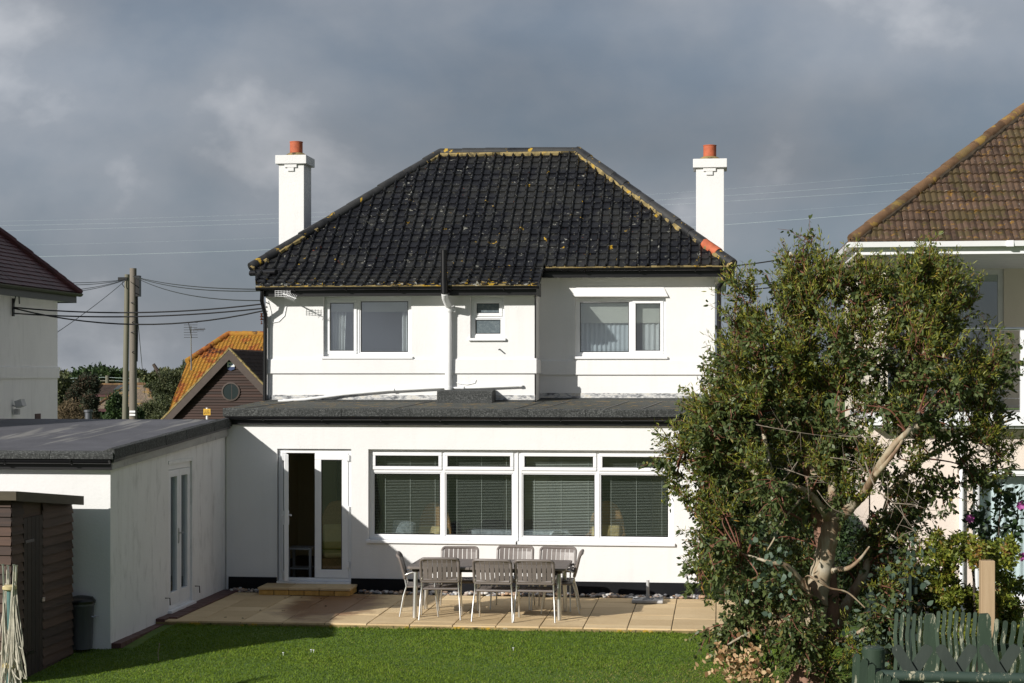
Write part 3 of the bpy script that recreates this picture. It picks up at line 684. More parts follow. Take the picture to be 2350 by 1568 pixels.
# felt-covered upstand on the flat roof
b0, b1 = at(1003, 900, 29.1), at(1131, 900, 29.1)
mb = MB(); mb.prism([(b0.x, 28.98, 2.97), (b0.x, 29.06, 3.02), (b0.x, 29.08, 3.175), (b0.x, 29.48, 3.20), (b0.x, 29.48, 2.97)], (b1.x - b0.x, 0, 0)); mb.build('felt_upstand', M['felt'], house, bevel=0.012)

# upper windows
win, bays, y0 = window(house, LWIN[0], LWIN[1], LWIN[2], LWIN[3], LY, [at(819, 750, LY).x], glass='glass_up', casement=(0,))
zt = LWIN[3] - 0.05; zc = LWIN[2] + 0.03
curtain(win, bays[0][0] + 0.02, bays[0][0] + 0.26, zc, zt - 0.16, LY + 0.26, M['curtain'], 4, 0.03, 0.1, seed=2)
curtain(win, bays[1][1] - 0.16, bays[1][1] + 0.03, zc, zt - 0.16, LY + 0.26, M['curtain'], 3, 0.03, -0.1, seed=3)
mb = MB(); mb.box(LWIN[0] + 0.04, LWIN[1] - 0.04, LY + 0.215, LY + 0.219, zt - 0.20, zt + 0.02); mb.build('roller_blind', M['blind'], win)
win, bays, y0 = window(house, BATH[0], BATH[1], BATH[2], BATH[3], LY, [], transom=BATH[2] + (BATH[3] - BATH[2]) * 0.52, panes_mat='frosted')
win, bays, y0 = window(house, RWIN[0], RWIN[1], RWIN[2], RWIN[3], RY, [at(1449, 750, RY).x], glass='glass_up', casement=(1,))
zt = RWIN[3] - 0.05; zc = RWIN[2] + 0.03
mb = MB(); mb.box(RWIN[0] + 0.04, RWIN[1] - 0.04, RY + 0.215, RY + 0.219, zt - 0.385, zt + 0.02); mb.build('roller_blind', M['blind'], win)
curtain(win, RWIN[0] + 0.06, RWIN[0] + 0.95, zc, zt - 0.25, RY + 0.27, M['net'], 11, 0.022, seed=4)
curtain(win, RWIN[1] - 0.42, RWIN[1] - 0.05, zc, zt - 0.25, RY + 0.25, M['curtain'], 4, 0.045, seed=5)
# rooms behind the upper windows
for (x0, x1, yb, z0, z1, d) in ((-7.5, -4.75, LY + 0.222, 2.98, 4.90, 2.9), (-4.6, -3.3, LY + 0.222, 2.98, 4.90, 2.2), (-2.95, -0.25, RY + 0.222, 3.0, 5.12, 2.8)):
    mb = MB(); y2 = yb + d
    mb.quad((x0, y2, z0), (x1, y2, z0), (x1, y2, z1), (x0, y2, z1)); mb.quad((x0, yb, z0), (x0, y2, z0), (x0, y2, z1), (x0, yb, z1)); mb.quad((x1, yb, z0), (x1, y2, z0), (x1, y2, z1), (x1, yb, z1)); mb.quad((x0, yb, z1), (x1, yb, z1), (x1, y2, z1), (x0, y2, z1)); mb.quad((x0, yb, z0), (x1, yb, z0), (x1, y2, z0), (x0, y2, z0))
    mb.build('upper_room', M['room_grey'], house)

# ---- hip roof
EZ, EYR = 5.31, 29.97
RDG_Y, RDG_Z, RXL, RXR = 32.92, 7.68, -5.29, -2.66
CXL, CXR = -8.21, 0.25
Vv = Vector((0, RDG_Y - EYR, RDG_Z - EZ)); SL = Vv.length
def bnd(v):
    t = min(1, max(0, v / SL)); return (CXL + (RXL - CXL) * t, CXR + (RXR - CXR) * t)
mb = MB(); tiles(mb, (0, EYR, EZ), (1, 0, 0), Vv, bnd, SL, 0.177, 0.2, ROLL, 0.022, 11, 0.007, sag=0.009)
bk = MB()
for q in ([(CXL, EYR, EZ - .04), (CXR, EYR, EZ - .04), (RXR, RDG_Y, RDG_Z - .04), (RXL, RDG_Y, RDG_Z - .04)], [(CXL, 35.87, EZ), (CXR, 35.87, EZ), (RXR, RDG_Y, RDG_Z), (RXL, RDG_Y, RDG_Z)]): mb.quad(*[Vector(p) for p in q])
# side slopes
for sgn, cxx, rx in ((-1, CXL, RXL), (1, CXR, RXR)):
    U = Vector((0, 1, 0)); V2 = Vector((rx - cxx, 0, RDG_Z - EZ)); L2 = V2.length
    tiles(mb, (cxx, 0, EZ), U, V2, lambda v: (EYR + (RDG_Y - EYR) * v / L2, 35.87 + (RDG_Y - 35.87) * v / L2), L2, 0.177, 0.2, ROLL, 0.022, 12, 0.004)
    mb.add([(cxx, EYR, EZ - .04), (cxx, 35.87, EZ - .04), (rx, RDG_Y, RDG_Z - .04)], [(0, 1, 2)])
roof = mb.build('roof', M['tile_dark'], house)
# sprocketed lower slope over the proud bay
KY, KZ = 29.13, 4.955; KX0, KX1 = -7.88, -3.02
mb = MB(); K = Vector((0, EYR - KY, EZ - KZ)); KL = K.length
def kb(v):
    t = v / KL; return (KX0 + (-8.12 - KX0) * t, KX1)
tiles(mb, (0, KY, KZ), (1, 0, 0), K, kb, KL + 0.05, 0.177, 0.2, ROLL, 0.024, 14, 0.006, vstart=0.2)
mb.quad((KX0, KY, KZ - .03), (KX1, KY, KZ - .03), (KX1, EYR + .06, EZ - .02), (KX0 - .15, EYR + .06, EZ - .02)); mb.prism([(KX1 - .012, KY, KZ - .05), (KX1 - .012, KY, KZ + .035), (KX1 - .012, EYR + .1, EZ + .05), (KX1 - .012, EYR + .1, EZ - .05)], (0.024, 0, 0))
mb.build('lower_roof', M['tile_dark'], roof)
mb = MB(); tiles(mb, (0, KY, KZ), (1, 0, 0), K, kb, 0.2, 0.177, 0.2, ROLL, 0.024, 15, 0.007); mb.build('eave_tile', M['tile_eave'], roof)
# hips and ridge with mortar bedding
A1, B1 = (CXL + .02, EYR + .02, EZ + .03), (RXL, RDG_Y, RDG_Z + .0); A2, B2 = (CXR - .02, EYR + .02, EZ + .03), (RXR, RDG_Y, RDG_Z + .0)
mb = MB(); hip_line(mb, A1, B1, 0.40, 0.09, 3); Ah, dh, sh = hip_line(mb, A2, B2, 0.40, 0.095, 4, skip=(1,)); hip_line(mb, B1, B2, 0.42, 0.085, 5); mb.build('hip_tile', M['hip_dark'], roof, smooth=True)
mb = MB(); mb.tint = .6; mb.tube([Ah + dh * sh * 0.99, Ah + dh * (sh + .03), Ah + dh * 2 * sh], [0.100, 0.102, 0.094], 12); mb.build('terracotta_hip_tile', M['terracotta'], roof, smooth=True)["label"] = 'single unpainted terracotta hip tile'
nr = Vector((0, -(RDG_Z - EZ), RDG_Y - EYR)).normalized()
mb = MB(); o1 = Vector((0, -0.055, -0.03))
mortar_ribbon(mb, Vector(A1) + o1, Vector(A1).lerp(Vector(B1), .33) + o1, (0.85, -.3, -.45), nr, 0.075, 3, 0.05); mb.build('hip_mortar', M['mortar'], roof); mb = MB(); mortar_ribbon(mb, Vector(A1).lerp(Vector(B1), .92) + o1, Vector(B1) + o1, (0.85, -.3, -.45), nr, 0.08, 4, 0.05); mb.build('hip_mortar', M['mortar'], roof); mb = MB()
mortar_ribbon(mb, Vector(A2) + o1, Vector(B2) + o1, (-0.85, -.3, -.45), nr, 0.078, 5, 0.045); mortar_ribbon(mb, Vector(B1) + Vector((0, -.06, -.05)), Vector(B2) + Vector((0, -.06, -.05)), (0, -.78, -.62), nr, 0.062, 6, 0.05)
mb.build('hip_mortar', M['mortar'], roof)
mb = MB(); rnd = random.Random(9); x = KX0
while x < KX1 - 0.05:
    mb.tint = rnd.random(); w_ = rnd.uniform(0.05, 0.12); mb.obox((x + w_ / 2, KY + .02, KZ + rnd.uniform(-.015, .01)), (w_ / 2, 0, 0), (0, .03, .01), (0, -.004, rnd.uniform(.012, .022))); x += w_
mb.build('eave_mortar', M['mortar'], roof); mb = MB()
x = KX1 + .05
while x < CXR - .08:
    mb.tint = rnd.random(); w_ = rnd.uniform(0.05, 0.12); mb.obox((x + w_ / 2, EYR + .02, EZ + rnd.uniform(-.015, .005)), (w_ / 2, 0, 0), (0, .03, .01), (0, -.004, rnd.uniform(.008, .016))); x += w_
mb.build('eave_mortar', M['mortar'], roof)
# fascias, soffits, gutters
mb = MB(); mb.box(XL - 0.02, XB + 0.06, 29.23, 29.25, 4.79, 4.935); mb.box(XB + 0.04, XB + 0.06, 29.251, 29.99, 4.79, 5.02); mb.box(XB + 0.07, 0.14, 30.03, 30.05, 5.125, 5.27); mb.box(XL - .3, XL - .28, 30.0, 35.8, 5.13, 5.27); mb.box(.12, .14, 30.051, 35.8, 5.125, 5.27); mb.build('fascia', M['black'], house)
mb = MB(); mb.box(XL - 0.02, XB + 0.04, 29.251, LY - .002, 4.80, 4.82); mb.box(XB + .06, .12, 30.052, RY - .002, 5.135, 5.155); mb.box(XR + .002, .118, RY - .001, 35.7, 5.135, 5.155); mb.box(XL - .28, XL - .002, 30.0, 35.7, 5.135, 5.155); mb.build('soffit', M['upvc_dull'], house)
gutter(house, XL - 0.08, XB + 0.12, 29.165, 4.945, 0.058, brackets=[-7.2 + .9 * i for i in range(5)])
gutter(house, XB + 0.03, 0.22, 29.965, 5.285, 0.058, brackets=[-2.3 + .95 * i for i in range(3)])
g0, g1 = at(577, 624, 29.95), at(640, 624, 29.8)
gm = MB(); gm.tube([(g0.x, 29.9, g0.z - .03), (g1.x, 29.62, g0.z - .03)], 0.05, 10); gm.build('gutter_end', M['black'], house, smooth=True)
# rainwater pipes, soil stack, waste pipe
p = [at(602, 668, 29.17), at(601, 690, 29.2), at(609, 722, 29.4), at(609, 745, 29.42), at(608, 925, 29.42)]
mb = MB(); mb.tube(p, 0.036, 10); mb.build('downpipe', M['black'], house, smooth=True)
p = [Vector((0.12, 29.97, 5.25)), Vector((0.12, 30.0, 5.12)), Vector((-0.0, 30.25, 4.97)), Vector((0.0, 30.28, 4.8)), Vector((0.0, 30.28, 3.0))]
mb = MB(); mb.tube(p, 0.042, 10); mb.build('downpipe', M['black'], house, smooth=True)
v = [at(1019, 575, 29.06), at(1019, 640, 29.06), at(1020, 674, 29.06)]
mb = MB(); mb.tube([v[0], v[1]], 0.054, 12); mb.tube([v[1] + Vector((0, 0, .01)), v[2]], 0.062, 12); mb.tube([v[0], v[0] + Vector((0, 0, .004))], 0.058, 12); mb.build('vent_pipe', M['black'], house, smooth=True)
q = [at(1020, 674, 29.06), at(1021, 684, 29.12), at(1029, 703, 29.4), at(1030, 712, 29.42), at(1029, 894, 29.42)]
mb = MB(); mb.tube(q, 0.055, 12); mb.tube([at(1030, 704, 29.42), at(1030, 716, 29.42)], 0.066, 12); mb.tube([at(1029, 888, 29.42), at(1029, 896, 29.42)], 0.068, 12); mb.box(q[3].x + .05, q[3].x + .11, 29.42, 29.45, q[3].z - .03, q[3].z + .02); mb.build('soil_pipe', M['pvc_pipe'], house, smooth=True)
q = [at(638, 921, 29.3), at(700, 917, 29.4), at(790, 905, 29.44), at(890, 896, 29.455), at(1024, 889, 29.455)]
mb = MB(); mb.tube(q, 0.025, 10); mb.tube([at(1036, 891, 29.455), at(1100, 889.5, 29.455), at(1197, 885.5, 29.455)], 0.022, 10); mb.tube([at(1192, 886, 29.455), at(1198, 885.5, 29.455)], 0.028, 10)
for px, py in ((650, 920), (900, 895.5), (1060, 890.5)): mb.tube([at(px, py, 29.44), at(px + 5, py - .5, 29.44)], 0.030, 10)
mb.build('waste_pipe', M['pvc_pipe'], house, smooth=True)
mb = MB(); mb.tube([at(1042, 690, 29.49), at(1041, 760, 29.49), at(1039, 850, 29.49), at(1040, 872, 29.49), at(1050, 880, 29.488), at(1072, 883, 29.488), at(1090, 879, 29.488), at(1092, 872, 29.488)], 0.006, 6); mb.build('wall_cable', M['pvc_pipe'], house, smooth=True); mb = MB()
mb.tube([at(621, 745, 29.49), at(620, 800, 29.49), at(619, 860, 29.49), at(618, 915, 29.49)], 0.006, 6); mb.build('wall_cable', M['pvc_pipe'], house, smooth=True); mb = MB(); mb.tube([at(615, 690, 29.49), at(625, 728, 29.49), at(621, 742, 29.49), at(640, 738, 29.49), at(653, 725, 29.49), at(658, 700, 29.49)], 0.006, 6)
mb.build('wall_cable', M['pvc_pipe'], house, smooth=True)
mb = MB(); c = at(1146, 803, 29.45); mb.tube([c + Vector((0, .05, .01)), c + Vector((0, -.06, 0))], 0.012, 8); mb.build('overflow_pipe', M['black'], house)
c = at(605, 727, 29.42); mb = MB()
for i, (dz, r_) in enumerate(((.05, .028), (.025, .02), (0, .035), (-.03, .02), (-.05, .033), (-.09, .016), (-.12, .02))): mb.lathe(c + Vector((-.03, -.02, dz)), [(r_ * .6, -.012), (r_, 0), (r_ * .6, .012)], 10)
mb.build('insulator', M['bulb'], house, smooth=True)

# chimneys
def chimney(px0, px1, ytop, Yf, depth, zbot, pot):
    a, b2 = at(px0, ytop, Yf), at(px1, ytop, Yf); x0, x1 = a.x, b2.x; zt = a.z
    mb = MB(); mb.box(x0, x1, Yf, Yf + depth, zbot, zt - 0.16); ch = mb.build('chimney', M['render'], house, bevel=0.006)
    mb = MB(); mb.box(x0 - 0.055, x1 + 0.055, Yf - 0.055, Yf + depth + 0.055, zt - 0.16, zt); mb.build('chimney_cap', M['render'], ch, bevel=0.008)
    xc = (x0 + x1) / 2 - 0.01; mb = MB(); mb.box(xc - .115, xc + .115, Yf - .03, Yf - .001, zt - .225, zt - .162); mb.box(xc - .06, xc + .06, Yf - .027, Yf - .001, zt - .292, zt - .227); mb.build('corbel', M['render'], ch, bevel=0.004)
    xp = at(pot, ytop, Yf + depth / 2).x
    mb = MB(); mb.lathe((xp, Yf + depth / 2, zt), [(x1 / x1 * 0.235, 0.001), (0.19, 0.04), (0.14, 0.07), (0.12, 0.075)], 16); mb.build('flaunching', M['mortar'], ch, smooth=True)
    mb = MB(); mb.lathe((xp, Yf + depth / 2, zt + 0.05), [(0.118, 0), (0.118, 0.215), (0.124, 0.222), (0.124, 0.235), (0.104, 0.235), (0.10, 0.05)], 20); mb.build('chimney_pot', M['terracotta'], ch, smooth=True)
chimney(640, 697.5, 357, 31.3, 0.58, 5.1, 680)
chimney(1597.5, 1661.5, 365.5, 31.9, 0.58, 5.1, 1629)
# ------------------------------------------------------------------ garage with flat roof, joined to the house on the left
GX = -7.85
gar = thing('garage', 'long low white garage with grey bitumen flat roof and narrow glazed side doors', 'garage', (-10.5, 24.5, 0))
gd0, gd1 = atx(387, 1300, GX).y, atx(441, 1300, GX).y
gdt, gdb = 2.16, 0.06
mb = MB(); gy0 = 21.87
def gz(y): return 2.44 + (y - 21.75) * 0.05    # top of the roof sheet
for (ya, yb, za, zb) in ((gy0, gd0, -0.3, None), (gd1, 27.19, -0.3, None)):
    mb.quad((GX, ya, za), (GX, yb, za), (GX, yb, gz(yb) - .12), (GX, ya, gz(ya) - .12))
mb.quad((GX, gd0, gdt), (GX, gd1, gdt), (GX, gd1, gz(gd1) - .12), (GX, gd0, gz(gd0) - .12)); mb.quad((GX, gd0, -0.3), (GX, gd1, -0.3), (GX, gd1, gdb), (GX, gd0, gdb))
for a, b in (((gd0, gdb), (gd0, gdt)), ((gd1, gdb), (gd1, gdt)), ((gd0, gdt), (gd1, gdt)), ((gd0, gdb), (gd1, gdb))):
    mb.quad((GX, *a), (GX, *b), (GX - .2, *b), (GX - .2, *a))
mb.build('side_wall', M['render_garage'], gar)
mb = MB(); mb.quad((-13.5, gy0, -0.3), (GX, gy0, -0.3), (GX, gy0, 2.33), (-13.5, gy0, 2.33)); mb.quad((-13.5, gy0, -.3), (-13.5, 27.4, -.3), (-13.5, 27.4, 2.6), (-13.5, gy0, 2.33)); mb.quad((-13.5, 27.4, -.3), (-7.9, 27.4, -.3), (-7.9, 27.4, 2.6), (-13.5, 27.4, 2.6)); mb.build('front_wall', M['render'], gar)
mb = MB(); mb.prism([(-13.6, 21.78, 2.425), (-13.6, 27.45, gz(27.45)), (-13.6, 27.45, gz(27.45) - .12), (-13.6, 21.78, 2.31)], (5.83, 0, 0)); rf = mb.build('flat_roof', M['bitumen'], gar)
mb = MB(); rnd = random.Random(4); y = 21.72
while y < 27.15:
    y2 = min(27.18, y + rnd.uniform(.38, .5)); mb.tint = rnd.random(); d = rnd.uniform(-.004, .004)
    mb.prism([(-7.90, y, gz(y) + .02), (-7.80, y, gz(y) + .065 + d), (-7.745 + d, y, gz(y) + .05), (-7.735 + d, y, gz(y) - .085), (-7.775, y, gz(y) - .085), (-7.775, y, gz(y))], (0, y2 - y - .005, (y2 - y) * .05)); y = y2
mb.build('verge_felt', M['felt'], rf)
mb = MB(); mb.prism([(-7.845, 21.79, gz(21.79) - .075), (-7.845, 27.15, gz(27.15) - .075), (-7.845, 27.15, gz(27.15) - .245), (-7.845, 21.79, gz(21.79) - .225)], (0.05, 0, 0)); mb.build('verge_board', M['fascia_old'], gar)
mb = MB(); x = -13.6
while x < -7.76:
    x2 = min(-7.75, x + 1.0); mb.prism([(x, 21.70, 2.36), (x, 21.695, 2.425), (x, 21.74, 2.465), (x, 21.86, 2.455), (x, 21.80, 2.36)], (x2 - x - .006, 0, 0)); x = x2
mb.build('roof_kerb', M['felt'], rf)
mb = MB(); mb.box(-13.55, -7.80, 21.76, 21.78, 2.215, 2.36); mb.build('fascia', M['black'], gar); mb = MB(); mb.box(-13.55, -7.86, 21.781, 21.998, 2.22, 2.24); mb.build('soffit', M['upvc_dull'], gar)
gutter(gar, -13.5, -7.80, 21.70, 2.345, 0.05, brackets=[-8.3, -9.2])
# narrow french doors in the side wall
mb = MB(); X0, X1 = GX - .10, GX - .03
def ybar(m, y0, y1, z0, z1, x0=X0, x1=X1): m.box(x0, x1, y0, y1, z0, z1)
ybar(mb, gd0, gd1, gdt - .09, gdt); ybar(mb, gd0, gd1, gdb, gdb + .05); ybar(mb, gd0, gd0 + .06, gdb + .05, gdt - .09); ybar(mb, gd1 - .06, gd1, gdb + .05, gdt - .09)
sd = mb.build('side_door', M['upvc'], gar, bevel=.006)
gm_ = (gd0 + gd1) / 2
for k, (a, b) in enumerate(((gd0 + .062, gm_ - .002), (gm_ + .002, gd1 - .062))):
    m1 = MB(); s = .10; za, zb = gdb + .055, gdt - .095
    ybar(m1, a, b, zb - s, zb, GX - .09, GX - .02); ybar(m1, a, b, za, za + .18, GX - .09, GX - .02); ybar(m1, a, a + s, za + .18, zb - s, GX - .09, GX - .02); ybar(m1, b - s, b, za + .18, zb - s, GX - .09, GX - .02)
    lf = m1.build('door_leaf', M['upvc'], sd, bevel=.006)
    m2 = MB(); ybar(m2, a + s, b - s, za + .18, zb - s, GX - .06, GX - .055); m2.build('pane', M['glass'], lf)
    if k == 0:
        m3 = MB(); ybar(m3, b - .06, b - .03, 0.98, 1.2, GX - .02, GX - .008); ybar(m3, b - .055, b + .06, 1.12, 1.14, GX + .015, GX + .035); ybar(m3, b - .055, b - .035, 1.12, 1.14, GX - .008, GX + .015); m3.build('handle', M['steel'], lf)
mb = MB(); mb.box(GX - .1, GX + .06, gd0 - .03, gd1 + .03, gdb - .045, gdb - .002); mb.build('threshold', M['upvc'], sd, bevel=.005)
mb = MB(); mb.box(GX + .002, GX + .012, gd0 - .02, gd1 + .02, gdt - .0, gdt + .05); mb.build('lintel_trim', M['upvc_dull'], sd)
mb = MB(); mb.quad((-13.4, gy0 + .2, 0), (GX - .25, gy0 + .2, 0), (GX - .25, 27.1, 0), (-13.4, 27.1, 0)); mb.build('garage_floor', M['carpet'], gar)
for yy in (gd0 - .16, gd1 + .14):
    mb = MB(); mb.tube([(GX, yy, .26), (GX + .07, yy, .26), (GX + .075, yy, .16)], .008, 6); mb.build('door_stay', M['black'], gar)

# ------------------------------------------------------------------ shed
sh = thing('garden_shed', 'brown weatherboarded shed with pent roof and shaded plank door beside garage', 'shed', (-9.2, 20.6, -0.2))
SX = -8.23; SY0, SY1 = 19.55, 21.48; SXL = -10.6
zt0 = 2.05; zt1 = 1.86
def sboards(mb, axis, seedv, a0, a1, zb, ztop_fn):
    rnd = random.Random(seedv); z = zb; i = 0
    while z < 2.1:
        hgt = 0.112
        mb.tint = rnd.random()
        t0, t1 = min(ztop_fn(a0), z + hgt + .015), min(ztop_fn(a1), z + hgt + .015)
        if t0 > z + .004 or t1 > z + .004:
            t0, t1 = max(t0, z + .002), max(t1, z + .002); o0, o1 = 0.034, 0.004
            if axis == 'x': mb.add([(a0, SY0 - o0, z), (a1, SY0 - o0, z), (a1, SY0 - o1, t1), (a0, SY0 - o1, t0), (a0, SY0, z), (a1, SY0, z)], [(0, 1, 2, 3), (0, 4, 5, 1)])
            else: mb.add([(SX + o0, a0, z), (SX + o0, a1, z), (SX + o1, a1, t1), (SX + o1, a0, t0), (SX, a0, z), (SX, a1, z)], [(0, 1, 2, 3), (0, 4, 5, 1)])
        z += hgt
mb = MB(); sboards(mb, 'x', 1, SXL, SX + .02, -0.45, lambda a: zt0); mb.box(SXL, SX, SY0, SY0 + .02, -.5, zt0)
mb.build('front_boards', M['shed'], sh)
ft = lambda y: zt0 + (zt1 - zt0) * (y - SY0) / (SY1 - SY0)
mb = MB(); dy0, dy1 = SY0 + .34, SY0 + .93
sboards(mb, 'y', 2, SY0 - .02, dy0 - .0, -0.45, ft); sboards(mb, 'y', 3, dy1, SY1, -0.45, ft)
mb.prism([(SX, SY0, -.5), (SX, SY1, -.5), (SX, SY1, ft(SY1)), (SX, SY0, ft(SY0))], (-.02, 0, 0)); mb.prism([(SX - .021, SY1, -.5), (SXL, SY1, -.5), (SXL, SY1, zt1), (SX - .021, SY1, zt1)], (0, -.02, 0)); mb.quad((SXL, SY0, -.5), (SXL, SY1, -.5), (SXL, SY1, zt1), (SXL, SY0, zt0))
mb.build('side_boards', M['shed'], sh)
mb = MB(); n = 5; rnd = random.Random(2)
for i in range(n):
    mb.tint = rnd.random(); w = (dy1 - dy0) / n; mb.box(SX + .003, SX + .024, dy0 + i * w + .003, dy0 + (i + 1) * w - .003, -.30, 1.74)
dr = mb.build('shed_door', M['shed_shaded'], sh)
mb = MB(); mb.box(SX + .0245, SX + .034, dy0 + .03, dy0 + .30, 1.44, 1.475); mb.build('hinge', M['black'], dr); mb = MB(); mb.box(SX + .0245, SX + .034, dy0 + .03, dy0 + .30, .1, .135); mb.build('hinge', M['black'], dr)
mb = MB(); mb.box(SX + .0245, SX + .04, dy1 - .05, dy1 + .03, .68, .73); mb.build('latch', M['steel'], dr)
mb = MB(); mb.prism([(SX + .11, SY0 - .12, zt0 + .035), (SX + .11, SY1 + .10, zt1 + .02), (SX + .11, SY1 + .10, zt1 - .015), (SX + .11, SY0 - .12, zt0)], (SXL - SX - .21, 0, 0)); r_ = mb.build('shed_roof', M['felt'], sh)
mb = MB(); mb.prism([(SX + .112, SY0 - .12, zt0 + .045), (SX + .112, SY1 + .10, zt1 + .03), (SX + .112, SY1 + .10, zt1 - .085), (SX + .112, SY0 - .12, zt0 - .07)], (.02, 0, 0)); mb.box(SXL - .05, SX + .13, SY0 - .142, SY0 - .122, zt0 - .06, zt0 + .045); mb.build('roof_trim', M['shed_trim'], r_)

# bin between shed and garage
bp = gnd(187, 1476, -.06); bn = thing('dustbin', 'grey ribbed dustbin with black lid between shed and garage', 'bin', (-8.19, 21.73, -.09))
mb = MB(); mb.lathe((0, 0, 0), [(.14, 0), (.165, .55), (.174, .56), (.174, .585), (.15, .585)], 22); o = mb.build('bin_body', M['galv'], None, smooth=True); o.parent = bn
mb = MB(); mb.lathe((0, 0, .587), [(.184, 0), (.186, .03), (.15, .075), (.06, .095), (.02, .097)], 22); o = mb.build('lid', M['black'], None, smooth=True); o.parent = bn
mb = MB(); mb.tube([(.16, -.05, .42), (.21, -.05, .41), (.21, .05, .41), (.16, .05, .42)], .009, 6); o = mb.build('handle', M['steel'], None); o.parent = bn

# folded rotary airer in the corner of the lawn
ap = gnd(22, 1612, -.28); ay = 17.6; ap = at(22, 1560, ay); ap.z = lawn_z(ap.x, ay)
air = thing('rotary_airer', 'folded rotary clothes airer with teal post and looped pale lines', 'clothes airer', ap)
T0 = at(30, 1297, ay).z - ap.z; HZ = at(30, 1349, ay).z - ap.z
mb = MB(); mb.tube([(0, 0, 0), (0, 0, HZ + .02)], .030, 12); o = mb.build('post', M['teal'], None, smooth=True); o.parent = air
for hz in (HZ, HZ - .82):
    mb = MB(); mb.lathe((0, 0, hz - .03), [(.05, 0), (.075, .015), (.075, .045), (.045, .06)], 12); o = mb.build('hub', M['oldplastic'], None, smooth=True); o.parent = air
ends = [(-.055, -.02), (.055, -.03), (.04, .06), (-.04, .06)]
for i, (ex, ey) in enumerate(ends):
    mb = MB(); top = T0 - (.0 if i < 2 else .02); mb.tube([(ex * .8, ey * .8, .22), (ex, ey, HZ), (ex * 1.15, ey * 1.15, top)], .011, 8); mb.tube([(ex * 1.15, ey * 1.15, top), (ex * 1.15, ey * 1.15, top + .012)], .017, 8); o = mb.build('arm', M['steel'], None, smooth=True); o.parent = air
rnd = random.Random(21); 
for i in range(30):
    mb = MB(); a, b = rnd.choice([(0, 1), (1, 2), (0, 3), (1, 1), (1, 0), (2, 3)]); k0 = rnd.uniform(.35, 1.0) ; lo = rnd.uniform(.25, .8)
    x0, y0, z0_ = ends[a][0], ends[a][1], .5 + (T0 - .55) * k0; x1, y1, z1_ = ends[b][0] + rnd.uniform(-.02, .02), ends[b][1] - .02, .5 + (T0 - .55) * rnd.uniform(.3, 1)
    sx = rnd.uniform(-.06, .17); sy = -rnd.uniform(.03, .09); pts = []
    for k in range(15):
        s = k / 14; z = (1 - s) * z0_ + s * z1_ - (min(z0_, z1_) - lo + .15) * (4 * s * (1 - s)) ** .7
        pts.append((x0 + (x1 - x0) * s + sx * math.sin(math.pi * s), y0 + (y1 - y0) * s + sy * math.sin(math.pi * s), z))
    mb.tube(pts, .006, 5); o = mb.build('line', M['rope'], None, smooth=True); o.parent = air

# ------------------------------------------------------------------ doorstep, pebbles, parasol base
s0, s1 = at(606, 1350, 26.95), at(812, 1350, 26.95)
step = thing('doorstep', 'low yellow brick step with pale slab treads at the open french doors', 'step', ((s0.x + s1.x) / 2, 26.9, 0))
M['ybrick'] = tile_mat('yellow_brick', (0.36, 0.20, 0.05), (0.50, 0.30, 0.085), 0.8, [((0.30, 0.14, 0.04), 6, 0.6, .5)], bmp=.4)
SYF, SYB = 26.62, 27.175
mb = MB(); mb.box(s0.x + .02, s1.x - .02, SYF + .02, SYB, -.06, .083); mb.build('mortar_core', M['joint'], step)
mb = MB(); rnd = random.Random(6); n = 6; w = (s1.x - s0.x) / n
for i in range(n): mb.tint = rnd.random(); mb.box(s0.x + i * w + .005, s0.x + (i + 1) * w - .005, SYF, SYF + .1, .004, .078)
for s in (s0.x, s1.x - .1):
    for k in range(2): mb.tint = rnd.random(); mb.box(s + .001, s + .099, SYF + .11 + k * .225, SYF + .325 + k * .225, .004, .078)
mb.build('brick', M['ybrick'], step, bevel=.005)
mb = MB(); n = 3; w = (s1.x - s0.x + .03) / n
for i in range(n): mb.tint = rnd.random(); mb.box(s0.x - .015 + i * w + .003, s0.x - .015 + (i + 1) * w - .003, SYF - .02, SYB, .085, .125)
mb.build('tread', M['slab'], step, bevel=.008)

def pebble_mat():
    m, t, bs = new_mat('beach_pebble'); bs.inputs['Roughness'].default_value = .6
    setc(t, bs, ramp(t, attr(t), [(0, (.10, .10, .11)), (.25, (.22, .22, .23)), (.45, (.34, .22, .14)), (.6, (.45, .30, .18)), (.8, (.42, .41, .40)), (1, (.62, .60, .56))])); return m
M['pebble'] = pebble_mat()
def pebbles():
    rng = np.random.default_rng(5)
    import bmesh
    bm = bmesh.new(); bmesh.ops.create_icosphere(bm, subdivisions=2, radius=1.0); bv = np.array([v.co[:] for v in bm.verts]); bf = np.array([[v.index for v in f.verts] for f in bm.faces]); bm.free()
    V, F, Tn = [], [], []; n = 0
    for i in range(520):
        x = rng.uniform(-7.75, -.2); y = rng.uniform(26.96, 27.14)
        if s0.x - .05 < x < s1.x + .05: continue
        r = rng.uniform(.018, .045); sc = np.array([r * rng.uniform(.9, 1.4), r * rng.uniform(.8, 1.2), r * rng.uniform(.5, .8)])
        a = rng.uniform(0, 6.28); c, s = math.cos(a), math.sin(a); v = bv * (1 + .12 * np.sin(bv * 3 + rng.uniform(0, 6, 3))) * sc; v = v @ np.array([[c, s, 0], [-s, c, 0], [0, 0, 1]])
        V.append(v + [x, y, rng.uniform(-.005, .035)]); F.append(bf + n); n += len(bv); Tn.append(np.full(len(bf), rng.random()))
    o = raw_mesh('pebbles', np.vstack(V), np.vstack(F), 3, M['pebble'], None, np.concatenate(Tn), 'stuff', True)
    tag(o, 'strip of mixed beach pebbles between the black plinth and the paving', 'pebbles', kind='stuff')
pebbles()

